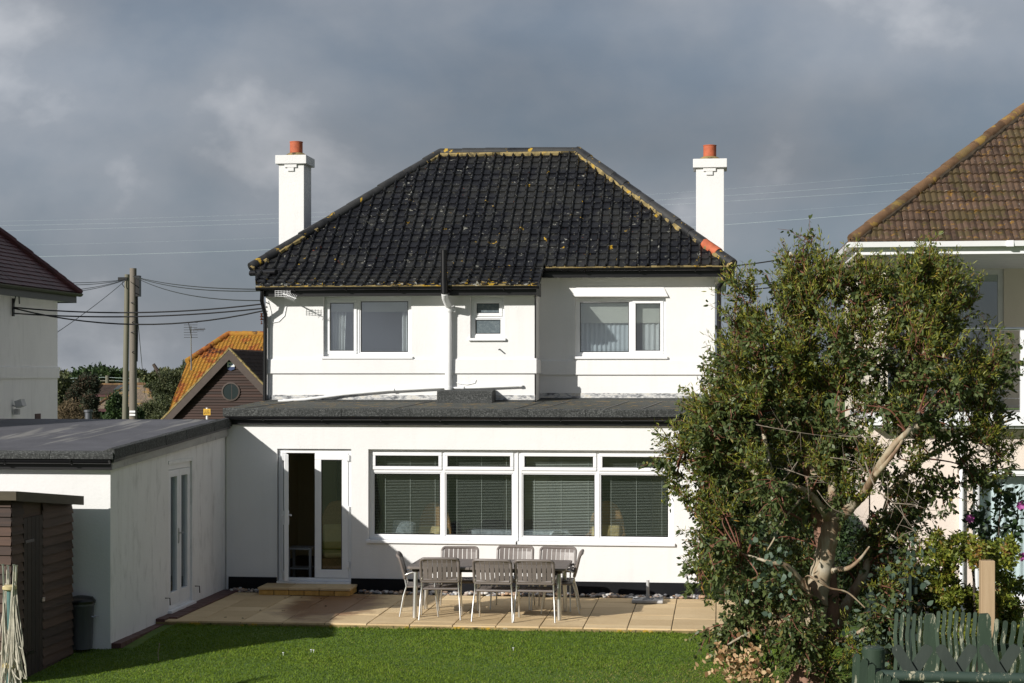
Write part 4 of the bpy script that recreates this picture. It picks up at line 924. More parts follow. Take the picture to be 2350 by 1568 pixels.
pc = at(1487, 1372, 26.55); par = thing('parasol_base', 'grey square parasol base with short upright tube on the paving', 'parasol base', (pc.x, 26.5, 0))
mb = MB(); mb.box(-.235, .235, -.2, .2, .004, .05); o = mb.build('base_slab', M['concrete'], None, bevel=.012); o.parent = par
mb = MB(); rnd = random.Random(2)
for i in range(14):
    x, y = rnd.uniform(-.18, .18), rnd.uniform(-.15, .15); a = rnd.uniform(0, 3.1); mb.obox((x, y, .056), (.055 * math.cos(a), .055 * math.sin(a), 0), (-.012 * math.sin(a), .012 * math.cos(a), 0), (0, 0, .007))
o = mb.build('relief_pattern', M['concrete'], None); o.parent = par
mb = MB(); mb.tube([(0, 0, .05), (0, 0, .33)], .024, 14); mb.tube([(0, 0, .05), (0, 0, .12)], .031, 14); o = mb.build('tube', M['concrete'], None, smooth=True); o.parent = par
mb = MB(); mb.tube([(.03, 0, .1), (.07, 0, .1)], .008, 6); mb.tube([(.06, 0, .08), (.06, 0, .12)], .006, 6); o = mb.build('locking_screw', M['black'], None); o.parent = par

# ------------------------------------------------------------------ garden table and chairs
def loc(parent, mb, name, mat, **k):
    o = mb.build(name, mat, None, **k); o.parent = parent; return o
tl, tr_ = at(929, 1302, 24.35), at(1299, 1302, 24.35); TX0, TX1, TY0, TY1 = tl.x, tr_.x, 24.35, 25.38
TX0 = gnd(929, 1303, .735).x; TX1 = gnd(1300, 1304, .735).x; TY0 = gnd(1100, 1303, .735).y; TY1 = gnd(1100, 1283, .735).y
tb = thing('garden_table', 'long taupe slatted resin garden table with aluminium legs on paving', 'table', ((TX0 + TX1) / 2, (TY0 + TY1) / 2, 0))
W2, D2 = (TX1 - TX0) / 2, (TY1 - TY0) / 2
mb = MB()
def rrect(w, d, r, n=5):
    p = []
    for cx_, cy_, a0 in ((w - r, d - r, 0), (-w + r, d - r, 90), (-w + r, -d + r, 180), (w - r, -d + r, 270)):
        for k in range(n + 1): a = R(a0 + 90 * k / n); p.append((cx_ + r * math.cos(a), cy_ + r * math.sin(a)))
    return p
nx, ny = 5, 2
ww = 2 * W2 / nx
for i in range(nx):
    for j in range(ny):
        mb.tint = .3 + .1 * ((i + j) % 3)
        x0, x1 = -W2 + i * ww + .003, -W2 + (i + 1) * ww - .003; y0, y1 = -D2 + j * D2 + .003, -D2 + (j + 1) * D2 - .003
        if (i in (0, nx - 1)):
            c = .05; ex = x0 if i == 0 else x1; ix = x1 if i == 0 else x0; s_ = 1 if i == 0 else -1
            ye, yi = (y0, y1) if j == 0 else (y1, y0); q = 1 if j == 0 else -1
            pts = [(ix, ye), (ex + s_ * c, ye), (ex + s_ * c * .3, ye + q * c * .3), (ex, ye + q * c), (ex, yi), (ix, yi)]
            mb.prism([(x, y, .70) for x, y in pts], (0, 0, .035))
        else: mb.box(x0, x1, y0, y1, .70, .735)
loc(tb, mb, 'tabletop', M['resin'], bevel=.006, recalc=True)
mb = MB(); mb.box(-W2 + .12, W2 - .12, -D2 + .10, -D2 + .13, .655, .699); mb.box(-W2 + .12, W2 - .12, D2 - .13, D2 - .10, .655, .699); loc(tb, mb, 'apron', M['resin_dark'])
for sx in (-1, 1):
    for sy in (-1, 1):
        mb = MB(); mb.tube([(sx * (W2 - .10), sy * (D2 - .10), 0), (sx * (W2 - .115), sy * (D2 - .12), .70)], [.030, .034], 14); lg = loc(tb, mb, 'leg', M['alu'], smooth=True)
        mb = MB(); mb.lathe((sx * (W2 - .115), sy * (D2 - .12), .655), [(.05, 0), (.055, .02), (.055, .044)], 14); loc(lg, mb, 'leg_socket', M['resin_dark'])

def make_chair():
    """sitter looks along +Y, backrest on the -Y side"""
    c = thing('garden_chair', '', 'chair', (0, 0, 0), 'garden chairs round the patio table')
    hw = .265
    # seat: slats across, rounded front
    mb = MB(); n = 6; w = (2 * hw - .04) / n
    for i in range(n):
        x0, x1 = -hw + .02 + i * w + .004, -hw + .02 + (i + 1) * w - .004
        prof = [(-.19, .438), (-.10, .425), (.05, .428), (.17, .445), (.225, .44), (.245, .415)]
        P = [(y, z) for y, z in prof] + [(y, z - .018) for y, z in reversed(prof)]
        mb.prism([(x0, y, z) for y, z in P], (x1 - x0, 0, 0))
    mb.tube([(-hw + .02, .23, .418), (hw - .02, .23, .418)], .017, 8); mb.tube([(-hw + .02, -.195, .425), (hw - .02, -.195, .425)], .017, 8)
    mb.tube([(-hw + .012, -.2, .422), (-hw + .012, .235, .422)], .013, 8); mb.tube([(hw - .012, -.2, .422), (hw - .012, .235, .422)], .013, 8)
    loc(c, mb, 'seat', M['resin'], smooth=True, recalc=True)
    # back: rounded rim, curved slats
    def bp(x, t):    # t 0 bottom .. 1 top of the back panel
        z = .535 + t * .345; y = -.225 - t * .085 - .05 * max(0, t - .75) ** 1.3 * 4; y += -.028 * (1 - (x / hw) ** 2)
        return Vector((x, y, z))
    mb = MB(); n = 7; fw = .030; w = (2 * (hw - fw)) / n
    for i in range(n):
        x0, x1 = -hw + fw + i * w + (.005 if i else 0), -hw + fw + (i + 1) * w - (.005 if i < n - 1 else 0)
        m_ = 6
        for k in range(m_):
            t0, t1 = .06 + .86 * k / m_, .06 + .86 * (k + 1) / m_
            a, b_, c_, d_ = bp(x0, t0), bp(x1, t0), bp(x1, t1), bp(x0, t1); o_ = Vector((0, .014, 0))
            mb.add([a, b_, c_, d_, a + o_, b_ + o_, c_ + o_, d_ + o_], [(0, 1, 2, 3), (4, 7, 6, 5), (0, 3, 7, 4), (1, 5, 6, 2), (3, 2, 6, 7), (0, 4, 5, 1)])
    rim = []
    r_ = .05
    for (cx_, ct, a0) in ((hw - r_, .96 - .13, 0), (-hw + r_, .96 - .13, 90)):
        for k in range(6): a = R(a0 + 90 * k / 5); rim.append(bp(cx_ + r_ * math.cos(a), ct + .13 * math.sin(a)) + Vector((0, .005, 0)))
    for (cx_, ct, a0) in ((-hw + r_ * .6, .08, 180), (hw - r_ * .6, .08, 270)):
        for k in range(5): a = R(a0 + 90 * k / 4); rim.append(bp(cx_ + r_ * .6 * math.cos(a), ct + .08 * math.sin(a)) + Vector((0, .005, 0)))
    rim.append(rim[0]); mb.tube(rim, .021, 8, cap=False); mb.tube([bp(-hw + .03, .07) + Vector((0, .005, 0)), bp(hw - .03, .07) + Vector((0, .005, 0))], .024, 8)
    loc(c, mb, 'backrest', M['resin'], smooth=True, recalc=True)
    for sx in (-1, 1):
        x = sx * (hw - .004)
        mb = MB(); mb.tube([(x + sx * .03, -.30, 0), (x + sx * .012, -.245, .30), (x, -.205, .43), (x - sx * .002, -.225, .53), (x - sx * .01, -.25, .60)], .0112, 10); loc(c, mb, 'leg', M['alu'], smooth=True)
        mb = MB(); mb.tube([(x + sx * .03, .25, 0), (x + sx * .018, .215, .30), (x + sx * .016, .20, .45), (x + sx * .018, .19, .60), (x + sx * .02, .16, .648), (x + sx * .02, .10, .662)], .0112, 10); loc(c, mb, 'leg', M['alu'], smooth=True)
        mb = MB(); mb.tube([(x + sx * .02, .10, .662), (x + sx * .02, -.05, .65), (x + sx * .022, -.17, .615), (x + sx * .012, -.232, .588), (x - sx * .01, -.245, .575)], .0112, 10); ar = loc(c, mb, 'armrest', M['alu'], smooth=True)
        mb = MB(); mb.tube([(x + sx * .02, .155, .655), (x + sx * .02, .10, .668), (x + sx * .02, -.06, .655), (x + sx * .021, -.11, .642)], [.014, .017, .017, .014], 10); loc(ar, mb, 'arm_pad', M['resin_dark'], smooth=True)
    return c
ch0 = make_chair()
def cy(py, z): return gnd(1175, py, z)
def seat_at(px, pyfoot, rz, back):     # px of the back's centre, py of the two rear feet
    p = gnd(px, pyfoot, 0.0); off = Vector((-math.sin(rz) * .30, math.cos(rz) * .30, 0)); return (p + off, rz)
spots = [(seat_at(1009, 1424, R(6), 1), 'taupe garden chair, its back to the lawn, nearest the french doors'),
         (seat_at(1129, 1429, R(-4), 1), 'taupe garden chair, its back to the lawn, in the middle of the near row'),
         (seat_at(1226, 1430, R(-1), 1), 'taupe garden chair, its back to the lawn, nearest the parasol base'),
         (seat_at(1056, 1391, R(185), 1), 'taupe garden chair facing the lawn, below the second pane from the doors'),
         (seat_at(1183, 1389, R(178), 1), 'taupe garden chair facing the lawn, below the joint of the two big windows'),
         (seat_at(1281, 1392, R(174), 1), 'taupe garden chair facing the lawn, far side of table towards the tree'),
         (seat_at(919, 1410, R(-82), 1), 'taupe garden chair at the table end towards the open french doors'),
         (seat_at(1331, 1404, R(93), 1), 'taupe garden chair at the table end towards the parasol base and tree')]
for i, ((p, rz), lab) in enumerate(spots):
    o = ch0 if i == 0 else copy_tree(ch0)
    o.location = (p.x, p.y, 0.004); o.rotation_euler = (0, 0, rz); o["label"] = lab

# ------------------------------------------------------------------ furniture seen through the panes
def armchair(p, rz, lab, cush):
    c = thing('wicker_armchair', lab, 'armchair', p, 'wicker armchairs in the garden room')
    mb = MB(); 
    back = [(-.28 * math.cos(R(a)), -.30 - .02, .45 + .78 * math.sin(R(a)) ** .6 if a not in (0, 180) else .45) for a in range(0, 181, 15)]
    mb.prism([(x, -.30, z) for x, _, z in back], (0, -.05, 0)); mb.tube([(x, -.325, z) for x, _, z in back], .03, 8); loc(c, mb, 'backrest', M['wicker'], smooth=True, recalc=True)
    mb = MB(); mb.box(-.30, .30, -.30, .32, .26, .36); mb.box(-.30, .30, .29, .32, .05, .26); loc(c, mb, 'seat', M['wicker'])
    for sx in (-1, 1):
        mb = MB(); mb.tube([(sx * .30, .33, 0), (sx * .31, .33, .5), (sx * .33, .24, .60), (sx * .33, -.1, .63), (sx * .29, -.32, .70)], .035, 8); loc(c, mb, 'armrest', M['wicker'], smooth=True)
        mb = MB(); mb.tube([(sx * .28, -.30, 0), (sx * .28, -.31, .5)], .03, 8); loc(c, mb, 'leg', M['wicker'], smooth=True)
    mb = MB(); mb.box(-.25, .25, -.22, .30, .362, .45); loc(c, mb, 'cushion', M['cushion'], bevel=.03); mb = MB(); mb.obox((0, -.22, .66), (.24, 0, 0), (0, .05, .015), (0, -.05, .2)); loc(c, mb, 'back_cushion', M[cush], bevel=.03)
    c.rotation_euler = (0, 0, rz); return c
armchair((-6.22, 28.15, .10), R(195), 'wicker armchair just inside the open french doors', 'cushion')
armchair((-4.72, 28.0, .10), R(165), 'sunlit wicker armchair behind the pane nearest the french doors', 'cushion')
armchair((-1.9, 28.6, .10), R(170), 'wicker armchair behind the pane nearest the tree', 'cushion')
st = thing('side_table', 'small white side table inside the open french doors', 'side table', (-6.78, 27.95, .10))
M['dullwhite'] = simple('dull_white_paint', (.30, .31, .32), .6); mb = MB(); mb.box(-.2, .2, -.2, .2, .50, .53); loc(st, mb, 'tabletop', M['dullwhite']); mb = MB(); mb.box(-.18, .18, -.18, .18, .18, .20); loc(st, mb, 'shelf', M['dullwhite'])
for sx in (-1, 1):
    for sy in (-1, 1): mb = MB(); mb.box(sx * .18 - .02, sx * .18 + .02, sy * .18 - .02, sy * .18 + .02, 0, .499); loc(st, mb, 'leg', M['dullwhite'])
def cushion(p, rz, lab):
    mb = MB(); n = 10; vs_, fs = [], []
    for s in (1, -1):
        for j in range(n + 1):
            for i in range(n + 1):
                u, v = i / n * 2 - 1, j / n * 2 - 1; vs_.append((u * .2 * (1 - .08 * v * v), s * .075 * ((1 - u * u) * (1 - v * v)) ** .5, v * .2 * (1 - .08 * u * u)))
    m = (n + 1) ** 2
    for q in range(2):
        for j in range(n):
            for i in range(n): a = q * m + j * (n + 1) + i; fs.append((a, a + 1, a + n + 2, a + n + 1))
    mb.add(vs_, fs); o = mb.build('cushion', M['cushion_grey'], None, smooth=True); o.location = p; o.rotation_euler = (R(-15), R(8), rz); tag(o, lab, 'cushion')
cushion((-5.05, 27.74, .90), R(25), 'pale patterned cushion on the sunlit wicker armchair'); cushion((-2.55, 28.0, .72), R(-5), 'pale patterned cushion behind the third pane of the garden window')
sf = thing('sofa', 'pale sofa seen low through the middle panes of the garden window', 'sofa', (-3.3, 28.35, .10))
mb = MB(); mb.box(-.85, .85, -.4, .4, .08, .42); loc(sf, mb, 'seat', M['cushion_grey'], bevel=.03); mb = MB(); mb.box(-.85, .85, .25, .42, .425, .78); loc(sf, mb, 'backrest', M['cushion_grey'], bevel=.03)
for sx in (-1, 1): mb = MB(); mb.box(sx * .86, sx * 1.0, -.4, .42, .08, .60); loc(sf, mb, 'armrest', M['cushion_grey'], bevel=.03)
pic = thing('framed_picture', 'small dark framed picture on the garden room wall', 'picture', (-4.2, 31.57, 1.75))
mb = MB(); mb.frame(-.2, .2, -.16, .16, -.03, -.006, .03); loc(pic, mb, 'frame', M['darkwood']); mb = MB(); mb.box(-.169, .169, -.018, -.012, -.129, .129); loc(pic, mb, 'print', M['curtain'])

# fallen leaves on the paving
rnd = random.Random(31); M['deadleaf'] = simple('fallen_leaf', (.05, .045, .015), .7, var=.4)
for px, py in ((655, 1374), (735, 1375), (600, 1402), (745, 1392), (650, 1402), (820, 1376), (690, 1372), (560, 1420), (520, 1418)):
    p = gnd(px, py, .004); mb = MB(); a = rnd.random() * 6
    for q in range(2):
        a += 1.3; L_ = rnd.uniform(.03, .055); d = Vector((math.cos(a), math.sin(a), 0)); nn = Vector((-d.y, d.x, 0)); mb.add([Vector((0, 0, .003 + .004 * q)), d * L_ * .5 + nn * L_ * .35 + Vector((0, 0, .012)), d * L_ + Vector((0, 0, .006)), d * L_ * .5 - nn * L_ * .35 + Vector((0, 0, .014))], [(0, 1, 2), (0, 2, 3)])
    o = mb.build('fallen_leaf', M['deadleaf']); o.location = p; tag(o, 'dark fallen leaf lying on the buff paving', 'leaf', 'fallen leaves on the paving')
# ------------------------------------------------------------------ white neighbour on the left
LX = -12.6
nb = thing('white_neighbour_house', 'white rendered house with plum red tiled roof beyond the garage', 'house', (-15, 29, 0))
yfar = atx(132, 800, LX).y; yjog = atx(19, 800, LX).y; zs0, zs1 = atx(90, 868, LX).z, atx(90, 841, LX).z
mb = MB(); mb.quad((LX, yjog, -.1), (LX, yfar, -.1), (LX, yfar, 5.0), (LX, yjog, 5.0)); mb.quad((LX, yjog, -.1), (LX + .06, yjog, -.1), (LX + .06, yjog, 5.0), (LX, yjog, 5.0)); mb.quad((LX + .06, yjog, -.1), (LX + .06, 24.0, -.1), (LX + .06, 24.0, 5), (LX + .06, yjog, 5))
mb.quad((LX, yfar, -.1), (-19.5, yfar, -.1), (-19.5, yfar, 5), (LX, yfar, 5)); mb.quad((LX + .06, 24, -.1), (-19.5, 24, -.1), (-19.5, 24, 5), (LX + .06, 24, 5)); mb.quad((-19.5, 24, -.1), (-19.5, yfar, -.1), (-19.5, yfar, 5), (-19.5, 24, 5)); mb.build('wall', M['render_left'], nb)
mb = MB(); mb.prism([(LX, yjog - .001, zs0), (LX + .03, yjog - .001, zs0), (LX + .028, yjog - .001, zs1 - .02), (LX, yjog - .001, zs1)], (0, yfar - yjog + .03, 0)); mb.prism([(LX + .06, 24.0, zs0), (LX + .09, 24.0, zs0), (LX + .088, 24.0, zs1 - .02), (LX + .06, 24.0, zs1)], (0, yjog - 24.0, 0)); mb.build('string_course', M['render_left'], nb)
c0 = atx(176, 672, -12.30); EYL, EZL, EXL = c0.y, c0.z, -12.30; HP = .98; RH = 3.6
mb = MB(); V = Vector((-1, 0, HP)); L_ = RH * V.length
tiles(mb, (EXL, 0, EZL), (0, 1, 0), V, lambda v: (23.7 + RH * v / L_ * 0 , EYL - RH * v / L_), L_, .165, .115, FLAT, .016, 31, .003)
mb.quad((EXL, 23.7, EZL - .03), (EXL, EYL, EZL - .03), (EXL - RH, EYL - RH, EZL + RH * HP - .03), (EXL - RH, 23.7, EZL + RH * HP - .03))
V = Vector((0, -1, HP)); tiles(mb, (0, EYL, EZL), (1, 0, 0), V, lambda v: (-19.8 + RH * v / L_, EXL - RH * v / L_), L_, .165, .115, FLAT, .016, 32, .003)
mb.quad((-19.8, 23.7, EZL), (-19.8, EYL, EZL), (EXL - RH, EYL - RH, EZL + RH * HP), (EXL - RH, 23.7, EZL + RH * HP))
rf = mb.build('roof', M['tile_red'], nb)
mb = MB(); hip_line(mb, (EXL + .05, EYL + .05, EZL + .0), (EXL - RH, EYL - RH, EZL + RH * HP + .03), .20, .075, 7, 8); mb.build('hip_tile', M['tile_red'], rf)
mb = MB(); r = .06; n = 8; vs_ = []
for y in (23.7, EYL + .06):
    for k in range(n + 1): a = math.pi + math.pi * k / n; vs_.append((EXL + .05 + r * math.cos(a), y, EZL - .02 + r * math.sin(a)))
mb.add(vs_, [(k, k + 1, n + 2 + k, n + 1 + k) for k in range(n)] + [tuple(range(n + 1)), tuple(range(n + 1, 2 * n + 2))]); mb.build('gutter', simple('grey_brown_gutter', (.05, .045, .042), .5), nb, smooth=True)
mb = MB(); mb.box(EXL - .02, EXL, 23.7, EYL - .02, EZL - .20, EZL - .02); mb.box(-19.8, EXL - .001, EYL - .019, EYL - .001, EZL - .2, EZL - .02); mb.build('fascia', M['darkwood'], nb)
mb = MB(); mb.quad((LX - .02, 24, EZL - .18), (EXL - .02, 24, EZL - .18), (EXL - .02, EYL - .02, EZL - .18), (LX - .02, EYL - .02, EZL - .18)); mb.build('soffit', M['upvc_dull'], nb)
c = atx(150 * .5737 , 1666 * .5737, LX); mb = MB(); mb.box(LX + .001, LX + .012, c.y - .13, c.y + .13, c.z - .05, c.z + .05); mb.build('air_brick', M['tile_red'], nb)
c = atx(28, 930, LX); fl = thing('floodlight', 'small grey floodlight on bracket on the left white house wall', 'floodlight', c)
mb = MB(); mb.obox(c + Vector((.16, -.02, .03)), (.06, 0, .02), (0, .09, 0), (-.02, 0, .06)); mb.build('lamp_head', M['concrete'], fl); mb = MB(); mb.tube([c, c + Vector((.08, 0, -.03)), c + Vector((.14, 0, 0))], .014, 6); mb.build('bracket', M['concrete'], fl)
mb = MB(); mb.obox(c + Vector((.08, .02, -.12)), (.04, 0, 0), (0, .05, 0), (0, 0, .05)); mb.build('sensor', M['concrete'], fl)

# ------------------------------------------------------------------ weatherboarded gable house behind
GY = 92.0; KS = 2.07
wb = thing('weatherboard_house', 'brown weatherboarded gable house with porthole window and orange lichened roof', 'house', (at(530, 800, GY).x, GY, 0))
ap_ = at(530, 802, GY); le = at(352, 990, GY); sl = (ap_.z - le.z) / (ap_.x - le.x); hb = 7.0
xl, xr, ze = ap_.x - hb, ap_.x + hb, ap_.z - sl * hb
mb = MB(); rnd = random.Random(12); z = 0.0
while z < ap_.z - .12:
    z1 = min(z + .15, ap_.z - .05); mb.tint = rnd.random(); hw0 = min(hb - .3, (ap_.z - .2 - z) / sl); hw1 = max(.0, min(hb - .3, (ap_.z - .2 - z1) / sl))
    mb.add([(ap_.x - hw0, GY - .06, z), (ap_.x + hw0, GY - .06, z), (ap_.x + hw1, GY - .006, z1 + .0), (ap_.x - hw1, GY - .006, z1 + .0), (ap_.x - hw0, GY, z), (ap_.x + hw0, GY, z)], [(0, 1, 2, 3), (0, 4, 5, 1)]); z += .15
mb.quad((xr - .3, GY, 0), (xr - .3, GY + 8, 0), (xr - .3, GY + 8, ze), (xr - .3, GY, ze)); mb.quad((xl + .3, GY, 0), (xl + .3, GY + 8, 0), (xl + .3, GY + 8, ze), (xl + .3, GY, ze))
mb.build('gable_wall', M['weatherboard'], wb)
# gable roof: two slopes running back, with bargeboards
mb = MB(); OH = .34
for s in (-1, 1):
    V = Vector((-s, 0, sl)).normalized(); Ls = hb * math.sqrt(1 + sl * sl)
    tiles(mb, (ap_.x + s * hb, GY - OH, ze), (0, 1, 0), V, lambda v: (0, 9), Ls, .30, .30, PAN, .025, 40 + s, .004)
    mb.quad((ap_.x + s * hb, GY - OH, ze - .03), (ap_.x + s * hb, GY + 8.3, ze - .03), (ap_.x, GY + 8.3, ap_.z - .03), (ap_.x, GY - OH, ap_.z - .03))
grf = mb.build('gable_roof', M['tile_umber'], wb)
mb = MB()
for s in (-1, 1):
    mb.prism([(ap_.x, GY - OH - .03, ap_.z - .02), (ap_.x + s * hb, GY - OH - .03, ze - .02), (ap_.x + s * hb, GY - OH - .03, ze - .50), (ap_.x, GY - OH - .03, ap_.z - .56)], (0, .03, 0))
mb.build('bargeboard', M['barge'], wb)
mb = MB(); rnd = random.Random(3)
for s in (-1, 1):
    k = 48
    for i in range(k):
        t0, t1 = i / k, (i + 1) / k; mb.tint = rnd.random(); o_ = rnd.uniform(-.02, .03)
        mb.prism([(ap_.x + s * hb * t0, GY - OH - .05, ap_.z - (ap_.z - ze) * t0 - .008), (ap_.x + s * hb * t1, GY - OH - .05, ap_.z - (ap_.z - ze) * t1 - .008), (ap_.x + s * hb * t1, GY - OH - .05, ap_.z - (ap_.z - ze) * t1 + .11 + o_), (ap_.x + s * hb * t0, GY - OH - .05, ap_.z - (ap_.z - ze) * t0 + .10 + o_)], (0, .24, 0))
mb.build('verge_mortar', M['mortar'], wb)
pw = at(530.5, 899, GY); mb = MB(); n = 32; ro, ri = .51, .435
vs_ = []
for r_, y in ((ro, GY - .10), (ri, GY - .11), (ri, GY - .05), (ro, GY - .01)):
    for k in range(n): a = 2 * math.pi * k / n; vs_.append((pw.x + r_ * math.cos(a), y, pw.z + r_ * math.sin(a)))
mb.add(vs_, [(j * n + k, j * n + (k + 1) % n, ((j + 1) % 4) * n + (k + 1) % n, ((j + 1) % 4) * n + k) for j in range(4) for k in range(n)]); pt = mb.build('porthole_window', M['barge'], wb, smooth=True)
mb = MB(); mb.add([(pw.x + ri * math.cos(2 * math.pi * k / n), GY - .075, pw.z + ri * math.sin(2 * math.pi * k / n)) for k in range(n)], [tuple(range(n))])
mm, t, bs = new_mat('dark_reflecting_pane'); bs.inputs['Roughness'].default_value = .06; bs.inputs['Base Color'].default_value = (.02, .028, .03, 1); mb.build('pane', mm, pt)
mb = MB(); mb.box(pw.x + .04, pw.x + .06, GY - .082, GY - .078, pw.z - ri, pw.z + ri); mb.build('pane_bar', M['barge'], pt)
c = at(531, 836, GY); mb = MB(); mb.prism([(c.x - 0.207, GY - .10, c.z + 0.310), (c.x + 0.207, GY - .10, c.z + 0.310), (c.x + 0.207, GY - .10, c.z - 0.269), (c.x, GY - .10, c.z - 0.352), (c.x - 0.207, GY - .10, c.z - 0.269)], (0, .08, 0)); ab = mb.build('alarm_box', M['upvc'], wb, bevel=.01)
mb = MB(); mb.prism([(c.x - 0.207, GY - .104, c.z - 0.145), (c.x + 0.207, GY - .104, c.z - 0.145), (c.x + 0.207, GY - .104, c.z - 0.269), (c.x, GY - .104, c.z - 0.352), (c.x - 0.207, GY - .104, c.z - 0.269)], (0, .003, 0)); mb.build('blue_panel', simple('blue_print', (.02, .04, .12), .5), ab)
mb = MB(); mb.box(c.x - 0.145, c.x + 0.145, GY - .104, GY - .101, c.z + 0.103, c.z + 0.248); mb.build('solar_strip', M['darkwood'], ab)
mb = MB(); mb.box(c.x - 0.124, c.x - 0.021, GY - .1035, GY - .101, c.z - 0.062, c.z + 0.021); mb.box(c.x + 0.000, c.x + 0.041, GY - .1035, GY - .101, c.z - 0.062, c.z + 0.041); mb.box(c.x + 0.062, c.x + 0.124, GY - .1035, GY - .101, c.z - 0.062, c.z + 0.000); mb.build('emblem', simple('blue_mark', (.08, .15, .35), .5), ab)
# main range behind with the orange roof, ridge along X, clipped hip at its left end
OYt, OYb = 106.0, 100.0
ra, rb = at(525, 768, OYt), at(900, 768, OYt); ha = at(431, 831, (OYt + OYb) / 2 + .6); bl, br = at(372, 985, OYb - 2.2), at(900, 985, OYb - 2.2)
Vv = Vector((0, ra.y - bl.y, ra.z - bl.z)); Lr = Vv.length; th = (ha.z - bl.z) / (ra.z - bl.z)
def ob(v):
    t = v / Lr
    return ((bl.x + (ha.x - bl.x) * t / th) if t < th else (ha.x + (ra.x - ha.x) * (t - th) / (1 - th)), br.x)
mb = MB(); tiles(mb, (0, bl.y, bl.z), (1, 0, 0), Vv, ob, Lr, .23, .34, PAN, .035, 51, .006)
mb.add([bl, br, rb, ra, Vector((ha.x, bl.y + Vv.y * th, ha.z))], [(0, 1, 2, 3, 4)])
orf = mb.build('main_roof', M['tile_orange'], wb)
hv = Vector((ha.x, bl.y + Vv.y * th, ha.z)); by = 2 * OYt - bl.y
mb = MB(); mb.add([bl, hv, ra, Vector((ha.x, by - Vv.y * th, ha.z)), Vector((bl.x, by, bl.z))], [(0, 1, 2, 3, 4)]); mb.quad(ra, rb, Vector((br.x, by, br.z)), Vector((bl.x, by, bl.z))); mb.build('end_roof', M['tile_umber'], wb)
mb = MB(); hip_line(mb, hv + Vector((0, 0, .03)), ra + Vector((0, 0, .03)), .45, .20, 9); hip_line(mb, ra + Vector((0, 0, .02)), rb + Vector((0, 0, .02)), .45, .20, 10); mb.build('ridge_tile', M['tile_orange'], orf, smooth=True)
mb = MB(); mb.box(bl.x + .2, br.x - .2, bl.y + .25, by - .3, 0, bl.z + .1); mb.build('main_wall', M['weatherboard'], wb)
# small yellow notice on a white pipe standing beyond the garage roof
sp = at(475, 955, 28.6); sg = thing('pipe_notice', 'yellow notice on white pipe standing behind the garage roof', 'sign', (sp.x, 28.6, 0))
mb = MB(); mb.tube([(sp.x, 28.6, 0), (sp.x, 28.6, at(475, 936, 28.6).z)], .018, 10); mb.build('pipe', M['pvc_pipe'], sg, smooth=True)
z0, z1, x0, x1 = at(475, 953, 28.57).z, at(475, 938.5, 28.57).z, at(467, 945, 28.57).x, at(483, 945, 28.57).x
mb = MB(); mb.box(x0, x1, 28.565, 28.575, z0, z1); pl = mb.build('notice_plate', simple('yellow_plate', (.62, .36, .03), .5), sg)
mb = MB(); hgt = (z1 - z0); rnd = random.Random(3)
def text_obj(body, size, x, z, y, mat, parent, align='CENTER'):
    cu = bpy.data.curves.new('lettering', 'FONT'); cu.body = body; cu.size = size; cu.align_x = align; cu.align_y = 'CENTER'; cu.extrude = .0008
    tmp = bpy.data.objects.new('lettering', cu); COL.objects.link(tmp); bpy.context.view_layer.update()
    me = bpy.data.meshes.new_from_object(tmp.evaluated_get(bpy.context.evaluated_depsgraph_get())); bpy.data.objects.remove(tmp); me.name = 'lettering'
    o = bpy.data.objects.new('lettering', me); COL.objects.link(o); me.materials.clear(); me.materials.append(mat); b = base_of(parent); o.location = Vector((x, y, z)) - b; o.rotation_euler = (R(90), 0, 0); o.parent = parent
    return o
M['ink'] = simple('dark_ink', (.02, .015, .005), .6)
for k, s in enumerate(("1m depth", "20 ft. Sand", "20 mm hose")): text_obj(s, .021, (x0 + x1) / 2, z1 - hgt * (.32 + .22 * k), 28.563, M['ink'], pl)

# ------------------------------------------------------------------ brown roofed neighbour on the right
rn = thing('right_neighbour_house', 'pale house with brown mossy hip roof and first floor balcony behind the tree', 'house', (5, 26, 0))
NX0, NY0, NZ0 = 1.90, 25.5, 5.36; NH = 3.0; NRZ = NZ0 + NH * .785; NX1 = 13.0; NYB = NY0 + 2 * NH
Vn = Vector((0, NH, NH * .785)); Ln = Vn.length
mb = MB(); tiles(mb, (0, NY0, NZ0), (1, 0, 0), Vn, lambda v: (NX0 + NH * v / Ln, NX1), Ln, .19, .255, DROLL, .03, 61, .006, sag=.008)
V2 = Vector((NH, 0, NH * .785)); tiles(mb, (NX0, 0, NZ0), (0, 1, 0), V2, lambda v: (NY0 + NH * v / Ln, NYB - NH * v / Ln), Ln, .19, .255, DROLL, .03, 62, .006)
A_ = Vector((NX0 + NH, NY0 + NH, NRZ)); mb.quad((NX0, NY0, NZ0 - .03), (NX1, NY0, NZ0 - .03), (NX1, NY0 + NH, NRZ - .03), A_ - Vector((0, 0, .03))); mb.add([(NX0, NY0, NZ0 - .03), A_ - Vector((0, 0, .03)), (NX0, NYB, NZ0 - .03)], [(0, 1, 2)]); mb.quad((NX0, NYB, NZ0), A_, (NX1, NY0 + NH, NRZ), (NX1, NYB, NZ0))
nrf = mb.build('roof', M['tile_brown'], rn)
mb = MB(); hip_line(mb, (NX0 + .02, NY0 + .02, NZ0 + .03), A_ + Vector((0, 0, .01)), .40, .092, 13, 12); hip_line(mb, A_, (NX1, NY0 + NH, NRZ),   .42, .09, 14, 12); hip_line(mb, (NX0 + .02, NYB - .02, NZ0 + .02), A_, .40, .10, 15, 12); mb.build('hip_tile', M['hip_brown'], nrf, smooth=True)
mb = MB(); rnd = random.Random(5)
